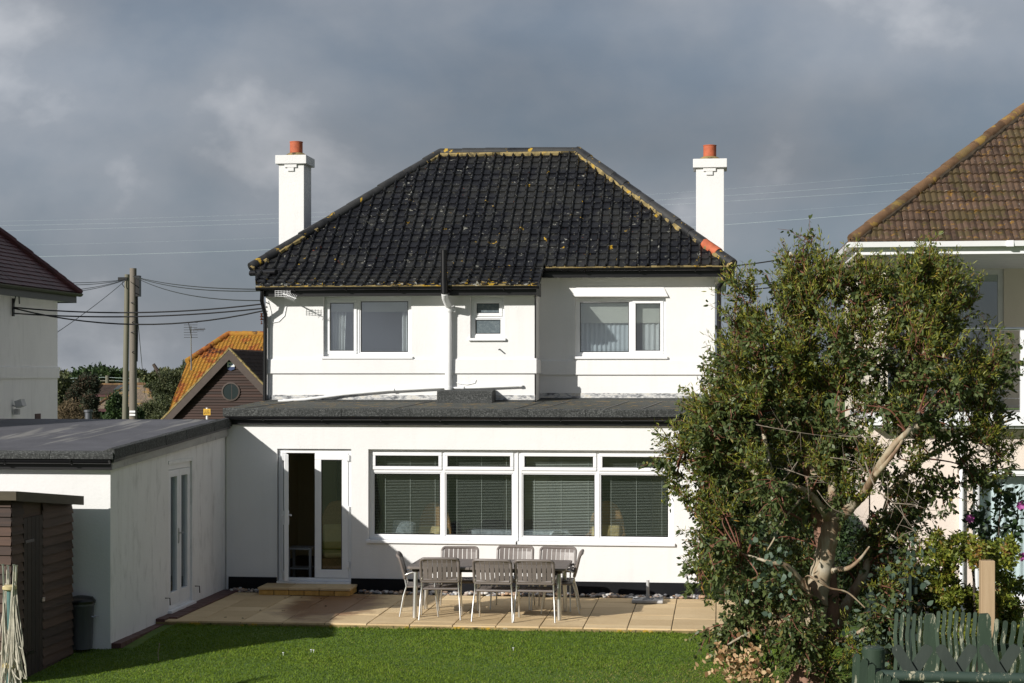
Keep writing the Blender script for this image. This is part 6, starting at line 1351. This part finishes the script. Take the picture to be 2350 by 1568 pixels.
def eucalyptus():
    rng = np.random.default_rng(7); rnd = random.Random(7); TY = 19.6
    base = at(1872, 1560, TY); base.z = lawn_z(base.x, TY) - .02
    tree = thing('eucalyptus_tree', 'large leaning eucalyptus with peeling pale trunk and grey green leaves', 'tree', base)
    def q(px, py, dy=0.0): return at(px, py, TY + dy)
    limbs = []
    def limb(pts, r0, r1, mat='bark', name='limb', n=10):
        P = bez(pts, 7); rr = [r0 + (r1 - r0) * (i / (len(P) - 1)) for i in range(len(P))]
        rr = [r_ * (1 + .06 * math.sin(i * 1.7 + r0 * 50)) for i, r_ in enumerate(rr)]
        limbs.append(P); return P, rr, mat, name, n
    Ls = []
    Ls.append(limb([base + Vector((0, 0, -.1)), q(1865, 1520, 0), q(1868, 1430, 0), q(1876, 1355, -.02), q(1890, 1290, -.05), q(1903, 1225, -.05), q(1907, 1190, 0)], .165, .088, 'bark', 'trunk', 14))
    Ls.append(limb([q(1890, 1490, .12), q(1905, 1420, .2), q(1903, 1340, .22), q(1890, 1260, .28), q(1872, 1180, .3), q(1850, 1060, .25)], .12, .05, 'bark_red', 'trunk', 12))
    Ls.append(limb([q(1915, 1445, .3), q(1945, 1385, .4), q(1985, 1310, .5), q(2015, 1230, .55), q(2040, 1130, .5)], .08, .02))
    Ls.append(limb([q(1890, 1330, 0), q(1915, 1308, -.1), q(1945, 1305, -.2), q(1972, 1285, -.2), q(1995, 1255, -.1)], .042, .010))
    Ls.append(limb([q(1907, 1195, 0), q(1935, 1180, .05), q(1965, 1150, .05), q(1985, 1130, -.5), q(2022, 1065, -.95), q(2055, 1018, -1.05), q(2088, 985, -.95), q(2120, 925, 0)], .075, .02))
    Ls.append(limb([q(2010, 1090, -.95), q(2045, 1050, -1.1), q(2068, 1016, -1.1), q(2080, 992, -.9)], .03, .008))
    Ls.append(limb([q(1905, 1200, 0), q(1885, 1165, -.2), q(1855, 1130, -.3), q(1820, 1115, -.35), q(1775, 1105, -.4), q(1735, 1085, -.3)], .05, .008))
    Ls.append(limb([q(1862, 1135, -.3), q(1835, 1150, -.5), q(1800, 1190, -.6), q(1775, 1240, -.65), q(1757, 1268, -.65)], .022, .006))
    Ls.append(limb([q(1778, 1135, -.2), q(1768, 1085, -.25), q(1755, 1010, -.15), q(1738, 920, 0), q(1735, 820, 0)], .04, .010))
    Ls.append(limb([q(1905, 1190, 0), q(1912, 1100, .1), q(1918, 1000, .05), q(1935, 880, 0), q(1955, 780, 0), q(1965, 700, 0)], .06, .008))
    Ls.append(limb([q(1870, 1090, .1), q(1845, 980, .1), q(1830, 860, .05), q(1835, 760, 0), q(1842, 690, 0), q(1848, 630, 0)], .045, .006))
    Ls.append(limb([q(2090, 990, -.1), q(2150, 950, 0), q(2220, 900, .1), q(2290, 850, .1)], .045, .015))
    Ls.append(limb([q(2040, 1130, .4), q(2110, 1060, .4), q(2200, 1010, .4), q(2330, 960, .3)], .035, .012))
    Ls.append(limb([q(2100, 930, -.1), q(2120, 820, 0), q(2135, 740, 0), q(2142, 690, 0)], .042, .008))
    Ls.append(limb([q(1872, 1400, -.05), q(1840, 1340, -.3), q(1805, 1300, -.5), q(1765, 1290, -.6), q(1700, 1270, -.5)], .055, .008))
    Ls.append(limb([q(1880, 1440, -.1), q(1850, 1330, -.35), q(1880, 1335, -.4), q(1905, 1350, -.35), q(1945, 1360, -.3), q(1985, 1395, -.3)], .018, .007))
    Ls.append(limb([q(1900, 1480, 0), q(1955, 1460, -.2), q(2010, 1430, -.3), q(2080, 1400, -.3)], .035, .012))
    Ls.append(limb([q(1740, 1090, -.3), q(1690, 1060, -.2), q(1640, 1040, -.1), q(1600, 1050, -.1), q(1560, 1062, -.1)], .025, .006))
    Ls.append(limb([q(1735, 860, 0), q(1705, 820, 0), q(1690, 770, 0), q(1684, 715, 0)], .022, .005))
    Ls.append(limb([q(1860, 1470, -.1), q(1800, 1450, -.4), q(1730, 1450, -.5), q(1670, 1480, -.6)], .03, .01))
    for P, rr, mt, nm, n in Ls:
        mb = MB(); mb.tube(P, rr, n); mb.build(nm, M[mt], tree, smooth=True)
    # swollen burr at the foot
    mb = MB(); c = q(1850, 1575, -.05); pr = [(.02, -.30), (.17, -.22), (.24, -.1), (.25, .02), (.19, .14), (.10, .24), (.03, .27)]
    mb.lathe(c, pr, 14); mb.build('burr', M['bark_red'], tree, smooth=True)
    # crown: lumps (centre px, radii px, depth offset, depth radius m, twigs, style)
    lumps = [(1950, 790, 270, 150, 0, 1.2, 52), (1750, 880, 135, 135, 0, 0.8, 27), (2165, 830, 140, 160, 0.1, 0.9, 30), (1755, 1060, 190, 165, -0.1, 1.2, 40), (1990, 985, 200, 150, 0.15, 1.0, 35), (1655, 890, 70, 90, 0, 0.5, 9), (1635, 1010, 70, 110, -0.1, 0.5, 9), (2120, 700, 120, 70, 0.1, 0.7, 13), (1840, 735, 90, 55, 0, 0.7, 5), (2225, 950, 95, 80, 0.3, 0.6, 10), (2215, 1050, 100, 95, 0.3, 0.6, 10), (1680, 1265, 120, 165, -0.2, 0.9, 19), (1790, 1440, 140, 105, -0.3, 0.8, 13), (1930, 700, 190, 70, 0.1, 0.8, 15), (1850, 570, 55, 40, 0, 0.3, 2), (1725, 720, 30, 40, 0, 0.4, 2), (2080, 670, 130, 60, 0.1, 0.6, 10), (1930, 1520, 120, 60, -0.2, 0.5, 10), (1665, 960, 75, 130, -0.1, 0.6, 10), (2120, 1160, 80, 80, 0.3, 0.5, 7), (1610, 1180, 35, 90, -0.2, 0.4, 3), (1555, 1065, 35, 28, -0.2, 0.2, 3), (2040, 1215, 80, 60, 0.55, 0.3, 4), (1700, 1400, 100, 110, -0.2, 0.7, 8), (1880, 1140, 90, 60, 0.5, 0.3, 9), (1960, 1080, 80, 60, -0.3, 0.4, 7), (1830, 1330, 70, 80, 0.5, 0.3, 8), (1960, 1330, 60, 60, 0.7, 0.2, 5), (2065, 1255, 60, 60, 0.4, 0.3, 9), (2120, 1330, 45, 70, 0.3, 0.25, 8), (2060, 1390, 60, 60, -0.3, 0.3, 6), (1650, 1000, 70, 90, -0.1, 0.5, 8), (1670, 1120, 50, 80, -0.2, 0.5, 5), (1960, 880, 150, 90, -0.3, 0.8, 12)]
    nodes = np.array([p[:] for P in limbs for p in P[4:]])
    tw, twr = [], []; LP, LD, LT = [], [], []; YP, YD = [], []; twigs = MB(); fine = MB()
    ctr = np.array(q(1930, 1050, 0))
    for (cx_, cy_, rx, ry, dy, rd, cnt) in lumps:
        c = np.array(q(cx_, cy_, dy)); sx, sz = rx / 4000 * TY, ry / 4000 * TY
        for k in range(cnt):
            while True:
                u = rng.uniform(-1, 1, 3)
                if np.linalg.norm(u) < 1: break
            u = u / (np.linalg.norm(u) + 1e-6) * np.linalg.norm(u) ** .6 * .88
            tip = c + u * [sx, rd, sz]
            dist = np.linalg.norm(nodes - tip, axis=1) + .25 * np.maximum(0, nodes[:, 2] - tip[2]) ; st = nodes[np.argmin(dist)]
            out = tip - ctr; out /= np.linalg.norm(out) + 1e-6
            mid = (st + tip) / 2 + rng.normal(0, .1, 3) + [0, 0, .10]
            pts = bez([st, mid, tip], 6); twigs.tube(pts, [.011 - .008 * i / (len(pts) - 1) for i in range(len(pts))], 5, cap=False)
            # side sprays round the tip, each a short drooping or rising shoot with leaves along it
            ns = 10
            young = rng.random() < ((.3 if cy_ > 1100 else .55 if cy_ > 950 else .75) if cy_ > 720 else .92)
            for s in range(ns):
                t = rng.uniform(.45, 1.0); i0 = min(len(pts) - 1, int(t * (len(pts) - 1))); b = np.array(pts[i0][:])
                dirv = rng.normal(0, .62, 3) + out * .45; dirv[2] += .65 if young else (-.25 if s % 2 else .35); dirv /= np.linalg.norm(dirv); ln = rng.uniform(.16, .42)
                e = b + dirv * ln + np.array([0, 0, -.06 if not young else .06]); m_ = (b + e) / 2 + rng.normal(0, .03, 3)
                fine.tube([b, m_, e], [.0045, .0035, .0015], 3, cap=False)
                kl = rng.integers(20, 31) if cy_ > 600 else rng.integers(6, 11)
                for j in range(kl):
                    f = rng.uniform(.1, 1.0); p_ = (1 - f) ** 2 * b + 2 * f * (1 - f) * m_ + f * f * e + rng.normal(0, .012, 3)
                    if young and rng.random() < .62: YP.append(p_); YD.append(dirv * .8 + [0, 0, .35])
                    else: LP.append(p_); LD.append(dirv * .45)
    twigs.build('branchlets', M['twig_red'], tree, smooth=True); fine.build('fine_twigs', M['twig_red'], tree)
    LP, LD = np.array(LP), np.array(LD); n = len(LP)
    ty = np.clip(rng.normal(.45, .22, n), 0, 1); ty[rng.random(n) < .015] = 1.0
    leaf_cloud(rng, LP, LD, rng.uniform(.038, .078, n), rng.uniform(.020, .040, n), 'crown', M['gum'], tree, ty, .75, 'stuff')
    YP, YD = np.array(YP), np.array(YD); YP = np.repeat(YP, 2, 0) + rng.normal(0, .02, (2 * len(YP), 3)); YD = np.repeat(YD, 2, 0); n2 = len(YP)
    leaf_cloud(rng, YP, YD, rng.uniform(.035, .075, n2), rng.uniform(.006, .013, n2), 'young_shoots', M['gum_young'], tree, np.clip(rng.normal(.45, .25, n2), 0, 1), .15, 'stuff')
    # grey juvenile leaves low on the right, dead tan leaves low on the left
    GP = []
    for (cx_, cy_, rx, ry, dy, cnt) in ((2090, 1320, 75, 90, -.35, 150), (2050, 1410, 60, 50, -.4, 80), (1975, 1470, 60, 60, -.5, 70), (1760, 1300, 60, 90, -.9, 60)):
        c = np.array(q(cx_, cy_, dy))
        for k in range(cnt): u = rng.normal(0, .5, 3); GP.append(c + u * [rx / 4000 * TY, .2, ry / 4000 * TY])
    GP = np.array(GP); n3 = len(GP); leaf_cloud(rng, GP, np.tile([0, -.2, -.1], (n3, 1)), rng.uniform(.05, .085, n3), rng.uniform(.045, .07, n3), 'grey_leaves', M['gum_grey'], tree, rng.random(n3), .3, 'stuff')
    DP = []; mb = MB()
    for (cx_, cy_, rx, ry, dy, cnt) in ((1690, 1530, 55, 30, -.9, 150), (1650, 1500, 28, 22, -.9, 40), (1720, 1495, 35, 40, -.9, 45), (1740, 1545, 40, 25, -.9, 60), (2095, 1395, 25, 20, -.3, 14)):
        c = np.array(q(cx_, cy_, dy))
        for k in range(cnt): u = rng.normal(0, .55, 3); DP.append(c + u * [rx / 4000 * TY, .15, ry / 4000 * TY])
    DP = np.array(DP); n4 = len(DP); leaf_cloud(rng, DP, np.tile([0, -.3, -.2], (n4, 1)), rng.uniform(.045, .07, n4), rng.uniform(.035, .055, n4), 'dead_leaves', M['gum_dead'], tree, rng.random(n4), .4, 'stuff')
    # bare pale twigs in the open heart of the crown
    def bare(pts, r):
        r *= .6; mb = MB(); P = bez(pts, 5); mb.tube(P, [r * (1 - .75 * i / (len(P) - 1)) for i in range(len(P))], 6); 
        for i in range(3, len(P) - 1, 3):
            for _ in range(2):
                d = Vector(rng.normal(0, 1, 3)); d.y *= .5; d.normalize(); L_ = rng.uniform(.12, .32); p1 = P[i] + d * L_ * .5 + Vector((0, 0, rng.uniform(-.05, .05))); mb.tube([P[i], p1, P[i] + d * L_], [r * .4, r * .3, r * .15], 4, cap=False)
        mb.build('bare_twig', M['twig'], tree, smooth=True)
    bare([q(1985, 1060, -.9), q(2010, 1120, -.9), q(2045, 1150, -.9), q(2075, 1185, -.9), q(2110, 1235, -.85)], .014)
    bare([q(2050, 1155, -.9), q(2100, 1160, -.9), q(2135, 1175, -.85), q(2150, 1205, -.8)], .010)
    bare([q(1735, 975, -.9), q(1790, 985, -.9), q(1850, 995, -.9), q(1930, 1005, -.85)], .008)
    bare([q(1925, 1000, -.9), q(1985, 1003, -.9), q(2030, 995, -.9)], .008); bare([q(1905, 1050, -.9), q(1960, 1060, -.9), q(1990, 1090, -.9)], .008)
    bare([q(1800, 1075, -.8), q(1840, 1090, -.85), q(1900, 1110, -.8)], .009); bare([q(1875, 1125, -.7), q(1915, 1170, -.7), q(1990, 1190, -.6)], .008); bare([q(1830, 1060, -.9), q(1790, 1110, -.9), q(1740, 1150, -.8)], .007)
    print('EUC leaves', n, n2)
eucalyptus()

# ------------------------------------------------------------------ generic leafy things
def bush(name, lab, cat, lumps, leafn, lsize, mat, group=None, trunk=None, Y=None, hang=.2, aspect=.6, seed=1, tintb=.5, trunk_mat='trunk_dark'):
    rng = np.random.default_rng(seed); c0 = lumps[0]; a = at(c0[0], c0[1], c0[4]); t = thing(name, lab, cat, (a.x, c0[4], 0), group); P, D, T = [], [], []
    tot = sum(l[2] * l[3] for l in lumps)
    for (cx_, cy_, rx, ry, Yl, rd) in lumps:
        c = np.array(at(cx_, cy_, Yl)); k = int(leafn * rx * ry / tot); u = rng.normal(0, 1, (k, 3)); u /= np.linalg.norm(u, axis=1, keepdims=True); rr = rng.uniform(.35, 1.0, (k, 1)) ** .6
        nc = max(6, k // 70); cc = rng.normal(0, 1, (nc, 3)); cc /= np.linalg.norm(cc, axis=1, keepdims=True); cc *= rng.uniform(.45, 1, (nc, 1)); id_ = rng.integers(0, nc, k)
        pos = cc[id_] + rng.normal(0, .17, (k, 3)); mixu = rng.random((k, 1)) < .35; pos = np.where(mixu, u * rr, pos)
        P.append(c + pos * [rx / 4000 * Yl, rd, ry / 4000 * Yl]); D.append(pos * .6); T.append(np.clip(tintb + rng.normal(0, .16, k) + .2 * rng.normal(0, 1, nc)[id_], 0, 1))
    P = np.vstack(P); D = np.vstack(D); n = len(P); leaf_cloud(rng, P, D, lsize * rng.uniform(.7, 1.3, n), lsize * aspect * rng.uniform(.7, 1.2, n), 'crown', mat, t, np.concatenate(T), hang, 'stuff')
    for tr in ([trunk] if trunk else []):
        pts = [at(px, py, Yt) for px, py, Yt in [e for e in tr[:-1]]]; pts[0].z = 0 if tr[-1] > 0 else pts[0].z; mb = MB(); r_ = abs(tr[-1]); P_ = bez(pts, 4); mb.tube(P_, [r_ * (1 - .6 * i / (len(P_) - 1)) for i in range(len(P_))], 8); mb.build('trunk', M[trunk_mat], t, smooth=True)
    return t
bush('broadleaf_tree', 'dense rounded green tree above the distant bungalow', 'tree', [(225, 880, 52, 34, 172, 3), (252, 872, 30, 22, 172, 2.5), (198, 882, 28, 24, 172, 2.5)], 26000, .38, M['far_leaf'], 'distant trees', [(225, 960, 172), (225, 890, 172), .3], seed=2)
bush('cypress_tree', 'lumpy dark green and brown conifer before the bungalow', 'tree', [(193, 885, 20, 24, 60, .5), (212, 882, 13, 22, 60, .4), (206, 925, 17, 24, 59.5, .4), (178, 905, 20, 22, 60, .5), (163, 925, 12, 22, 60, .5), (209, 955, 17, 20, 59.5, .5), (198, 905, 10, 40, 60.2, .3)], 30000, .075, M['far_brown'], 'distant trees', [(200, 985, 60), (198, 900, 60), .25], seed=3, aspect=.4)
bush('hedge_shrub', 'olive hedge shrub right of the white neighbour house', 'shrub', [(145, 895, 18, 30, 70, 1), (150, 925, 15, 30, 70, 1)], 9000, .12, M['far_olive'], None, seed=4)
bush('dry_brush', 'tan dry brush below the conifer behind the garage roof', 'shrub', [(160, 960, 35, 34, 56, 1), (190, 975, 30, 25, 56, 1), (140, 975, 20, 20, 56, 1)], 9000, .12, M['far_tan'], None, seed=5, aspect=.2)
bush('pine_tree', 'spreading ragged pine between the poles and the orange roof', 'tree', [(392, 862, 24, 13, 112, 1.6), (412, 880, 22, 16, 112, 1.7), (365, 885, 24, 10, 112, 1.6), (385, 905, 34, 20, 112, 1.9), (350, 945, 30, 26, 111, 1.8), (400, 935, 36, 30, 111, 1.9), (430, 850, 10, 18, 112, 1.4), (340, 965, 26, 14, 111, 1.6), (378, 960, 30, 18, 110, 1.7)], 34000, .17, M['far_olive'], 'distant trees', [(395, 980, 112), (392, 920, 112), (378, 880, 112), (352, 836, 112), .28], seed=6, aspect=.3, tintb=.35)
bush('round_bush', 'dark rounded bush between the bungalow and the poles', 'shrub', [(266, 938, 13, 34, 66, .7), (280, 955, 22, 22, 66, .8), (262, 965, 18, 14, 66, .6), (312, 955, 14, 18, 66, .5)], 16000, .10, M['far_leaf'], None, seed=7)
bush('low_hedge', 'low green hedge before the bungalow windows', 'hedge', [(215, 958, 20, 8, 70, .5), (240, 962, 16, 8, 70, .5), (230, 968, 30, 8, 69, .5)], 2500, .14, M['far_leaf'], None, seed=8)
bush('far_hedge', 'low far hedge along the horizon behind the bungalows', 'hedge', [(x_, 862 + 5 * math.sin(x_ * .13), 22, 9, 230, 2) for x_ in range(60, 470, 26)], 9000, .45, M['far_olive'], None, seed=28)
bush('gap_shrub', 'dark shrub in the gap between the white house and the right neighbour', 'shrub', [(1700, 1010, 40, 110, 36, .7), (1720, 1120, 50, 110, 36, .7), (1780, 1000, 60, 100, 37, .7), (1845, 930, 50, 75, 36, .6), (1880, 1050, 50, 90, 36, .6), (1820, 1150, 60, 90, 35.5, .6)], 9000, .13, M['far_leaf'], None, seed=18)
bush('passage_shrub', 'dark evergreen shrub behind the eucalyptus trunk by the board fence', 'shrub', [(1780, 1260, 70, 100, 25.2, .3), (1850, 1340, 70, 80, 25.0, .3), (1930, 1280, 50, 100, 25.2, .3), (1880, 1200, 60, 60, 25.4, .3), (1760, 1380, 50, 40, 24.8, .25), (1950, 1380, 50, 50, 24.6, .25)], 9000, .06, M['far_leaf'], None, seed=19, tintb=.35)
_r = random.Random(77)
bush('yellow_shrub', 'yellow green shrub spilling over the fence by the new timber post', 'shrub', [(_r.uniform(2145, 2345), 1235 + 200 * _r.random() ** .8 + (18 if _k % 3 else -10), _r.uniform(12, 36), _r.uniform(12, 34), 19.0 + _r.uniform(0, .8), _r.uniform(.15, .35)) for _k in range(46)], 24000, .046, M['shrub'], None, [(2240, 1460, 19.4), (2235, 1330, 19.4), (2220, 1270, 19.4), .02], seed=9, aspect=.55)
ml = bush('mallow_plant', 'tall mallow with magenta flowers before the curtained patio window', 'plant', [(2285, 1200, 45, 55, 20.3, .3), (2335, 1180, 25, 60, 20.3, .3), (2240, 1190, 22, 30, 20.3, .25), (2300, 1130, 14, 35, 20.3, .15)], 620, .07, M['mallow'], None, [(2290, 1330, 20.3), (2292, 1230, 20.3), (2300, 1100, 20.3), .012], seed=10, aspect=.7)
for stx in ((2275, 1320, 2240, 1150), (2320, 1320, 2340, 1130)):
    mb = MB(); mb.tube(bez([at(stx[0], stx[1], 20.3), at((stx[0] + stx[2]) / 2, (stx[1] + stx[3]) / 2, 20.25), at(stx[2], stx[3], 20.3)], 4), .007, 5); mb.build('stem', M['mallow'], ml)
rng = np.random.default_rng(3)
for px, py in ((2226, 1190), (2342, 1160), (2346, 1278)):
    c = at(px, py, 20.05); mb = MB()
    for k in range(6):
        a = k * math.pi / 3 + .3; d = Vector((math.cos(a), -.35, math.sin(a))); s_ = Vector((-math.sin(a), 0, math.cos(a))); mb.tint = rng.random(); r_ = .042
        mb.add([c, c + d * r_ * .6 + s_ * r_ * .5, c + d * r_ * 1.2 + s_ * r_ * .25, c + d * r_ * 1.2 - s_ * r_ * .25, c + d * r_ * .6 - s_ * r_ * .5], [(0, 1, 2, 3, 4)])
    mb.build('flower', M['petal'], ml)

# ------------------------------------------------------------------ fences at the lower right
bf = thing('boundary_fence', 'dark green board fence running back behind the eucalyptus trunk', 'fence', (2.0, 22, 0)); rnd = random.Random(17)
mb = MB(); y = 19.0
while y < 33:
    mb.tint = rnd.random(); x = 2.02 + rnd.uniform(-.006, .006) + (.02 if int(y * 10) % 2 else 0); mb.box(x, x + .02, y + .004, y + .096, -.3, 1.28 + rnd.uniform(-.02, .02)); y += .10
mb.build('boards', M['fence_dark'], bf)
for z in (.1, .6, 1.1): mb = MB(); mb.box(2.062, 2.11, 19.05, 33, z, z + .07); mb.build('rail', M['fence_dark'], bf)
for y in (20.6, 22.6, 24.6): mb = MB(); mb.box(2.062, 2.15, y - .05, y + .05, -.3, 1.36); mb.build('post', M['fence_dark'], bf)
p = at(2265, 1286, 18.8); w_ = 15.5 / 4000 * 18.8; mb = MB(); mb.box(p.x - w_, p.x + w_, 18.8 - w_, 18.8 + w_, -.4, p.z); tag(mb.build('timber_post', M['timber'], bevel=.006), 'new square timber post standing in the yellow green shrub', 'post')
# wavy picket panels
def picket(mb, x, y, zb, zt, w, ang, ph, amp=.012, th=.02):
    c, s = math.cos(ang), math.sin(ang); n = 16; L, Rr = [], []
    for i in range(n + 1):
        z = zb + (zt - zb) * i / n; o = amp * math.sin(2 * math.pi * (zt - z) / .36 + ph); L.append((-w / 2 + o, z)); Rr.append((w / 2 + o, z))
    top = [(w / 2 * math.cos(a) + amp * math.sin(ph), zt + w * .45 * math.sin(a)) for a in (R(45), R(90), R(135))]
    pts = Rr + top + L[::-1]; P3 = [Vector((x + u * c, y + u * s, z)) for u, z in pts]; mb.prism(P3, (-s * th, c * th, 0))
pf = thing('picket_fence', 'green wavy picket fence with flaking post behind the rail fence', 'fence', (2.3, 17, -.3))
PY = 17.0; zt = at(2262, 1412, PY).z
pm, p0, p1, p2 = at(2040, 1422, PY + .35), at(2136, 1412, PY + .2), at(2262, 1412, PY), at(2440, 1428, PY - .1)
for (a_, b_, k, zz, w_, am_) in ((pm, p0, 6, zt - .05, .036, .008), (p0, p1, 8, zt, .036, .010), (p1, p2, 8, zt - .06, .046, .014)):
    d = b_ - a_; ang = math.atan2(d.y, d.x)
    for i in range(1, k + 1):
        f = (i + .15) / (k + 1); mb = MB(); mb.tint = rnd.random(); picket(mb, a_.x + d.x * f, a_.y + d.y * f, -.4, zz + rnd.uniform(-.015, .01), w_, ang, 1.2 + rnd.uniform(-.2, .2), am_); mb.build('picket', M['fence_green'], pf)
for px in (2136, 2261):
    q_ = at(px, 1411, PY + (.2 if px < 2200 else -.02)); w_ = .054 if px < 2200 else .062; mb = MB(); mb.tint = .7; n_ = 16; zz = [q_.z - .03 - i * .10 for i in range(n_)]
    P = [Vector((q_.x - w_ * (1 + .12 * math.sin(z * 9)), q_.y, z)) for z in zz] + [Vector((q_.x + w_ * (1 + .12 * math.sin(z * 9 + 1)), q_.y, z)) for z in zz[::-1]]
    mb.prism(P, (0, .09, 0)); mb.prism([(q_.x - w_ * .9, q_.y + .002, q_.z - .031), (q_.x + w_ * .9, q_.y + .002, q_.z - .031), (q_.x + w_ * .6, q_.y + .002, q_.z + .005), (q_.x - w_ * .7, q_.y + .002, q_.z)], (0, .086, 0)); mb.build('post', M['fence_green'], pf)
for z in (zt - .35,): mb = MB(); mb.box(p1.x, p2.x, PY + .035, PY + .075, z, z + .07); mb.build('rail', M['fence_green'], pf)
rfz = thing('rail_fence', 'green half round rail fence with crossed boards at the lower right', 'fence', (2.2, 15.4, -.3))
FY = 15.4; r0, r1 = at(1985, 1549, FY), at(2450, 1560, FY - .1); mb = MB(); mb.tube([r0, r0.lerp(r1, .5), r1], .048, 12); mb.build('top_rail', M['fence_old'], rfz, smooth=True)
lo = Vector((0, 0, -.62)); mb = MB(); mb.tube([r0 + lo, r1 + lo], .045, 10); mb.build('bottom_rail', M['fence_old'], rfz, smooth=True)
for vx in (2096, 2198, 2298, 2400):
    for s_ in (-1, 1):
        c_ = at(vx, 1551, FY - .0) + Vector((0, .05 if s_ < 0 else .085, 0)); dv = Vector((s_ * .52, 0, .85)).normalized(); mb = MB(); mb.tint = .2 + .1 * s_; x_ = Vector((dv.z, 0, -dv.x))
        a_ = c_ - dv * .75; b_ = c_ + dv * .27; w_ = .052; mb.prism([a_ - x_ * w_, a_ + x_ * w_, b_ + x_ * w_ * .9 - dv * .01, b_ + x_ * w_ * .4 + dv * .02, b_ - x_ * w_ * .6 + dv * .015, b_ - x_ * w_ - dv * .02], (0, .025, 0)); mb.build('cross_board', M['fence_board'], rfz)
gp = thing('garden_gate_end', 'green gate end with white topped round post and falling pickets', 'gate', (at(2006, 1560, FY).x, FY, -.3))
q_ = at(2006, 1489, FY + .05); mb = MB(); mb.tube([(q_.x, q_.y + .06, -.4), (q_.x, q_.y + .06, q_.z - .01), (q_.x, q_.y + .06, q_.z)], [.098, .098, .088], 16); po = mb.build('post', M['fence_green'], gp, smooth=True)
mb = MB(); mb.lathe((q_.x, q_.y + .06, q_.z), [(.09, .001), (.085, .006), (.01, .009)], 14); mb.build('post_cap', M['fence_old'], po)
for i, (px, py) in enumerate(((1966, 1500), (1983, 1512), (2000, 1524), (2018, 1540), (2036, 1548), (2054, 1556), (2074, 1575))):
    c_ = at(px, py, FY - .08); mb = MB(); mb.tint = rnd.random(); w_ = .033; mb.prism([(c_.x - w_ - .05, c_.y, -.5), (c_.x + w_ - .05, c_.y, -.5), (c_.x + w_, c_.y, c_.z - .02), (c_.x + w_ * .4, c_.y, c_.z), (c_.x - w_ * .6, c_.y, c_.z - .01), (c_.x - w_, c_.y, c_.z - .04)], (0, .022, 0)); mb.build('picket', M['fence_green'], gp)
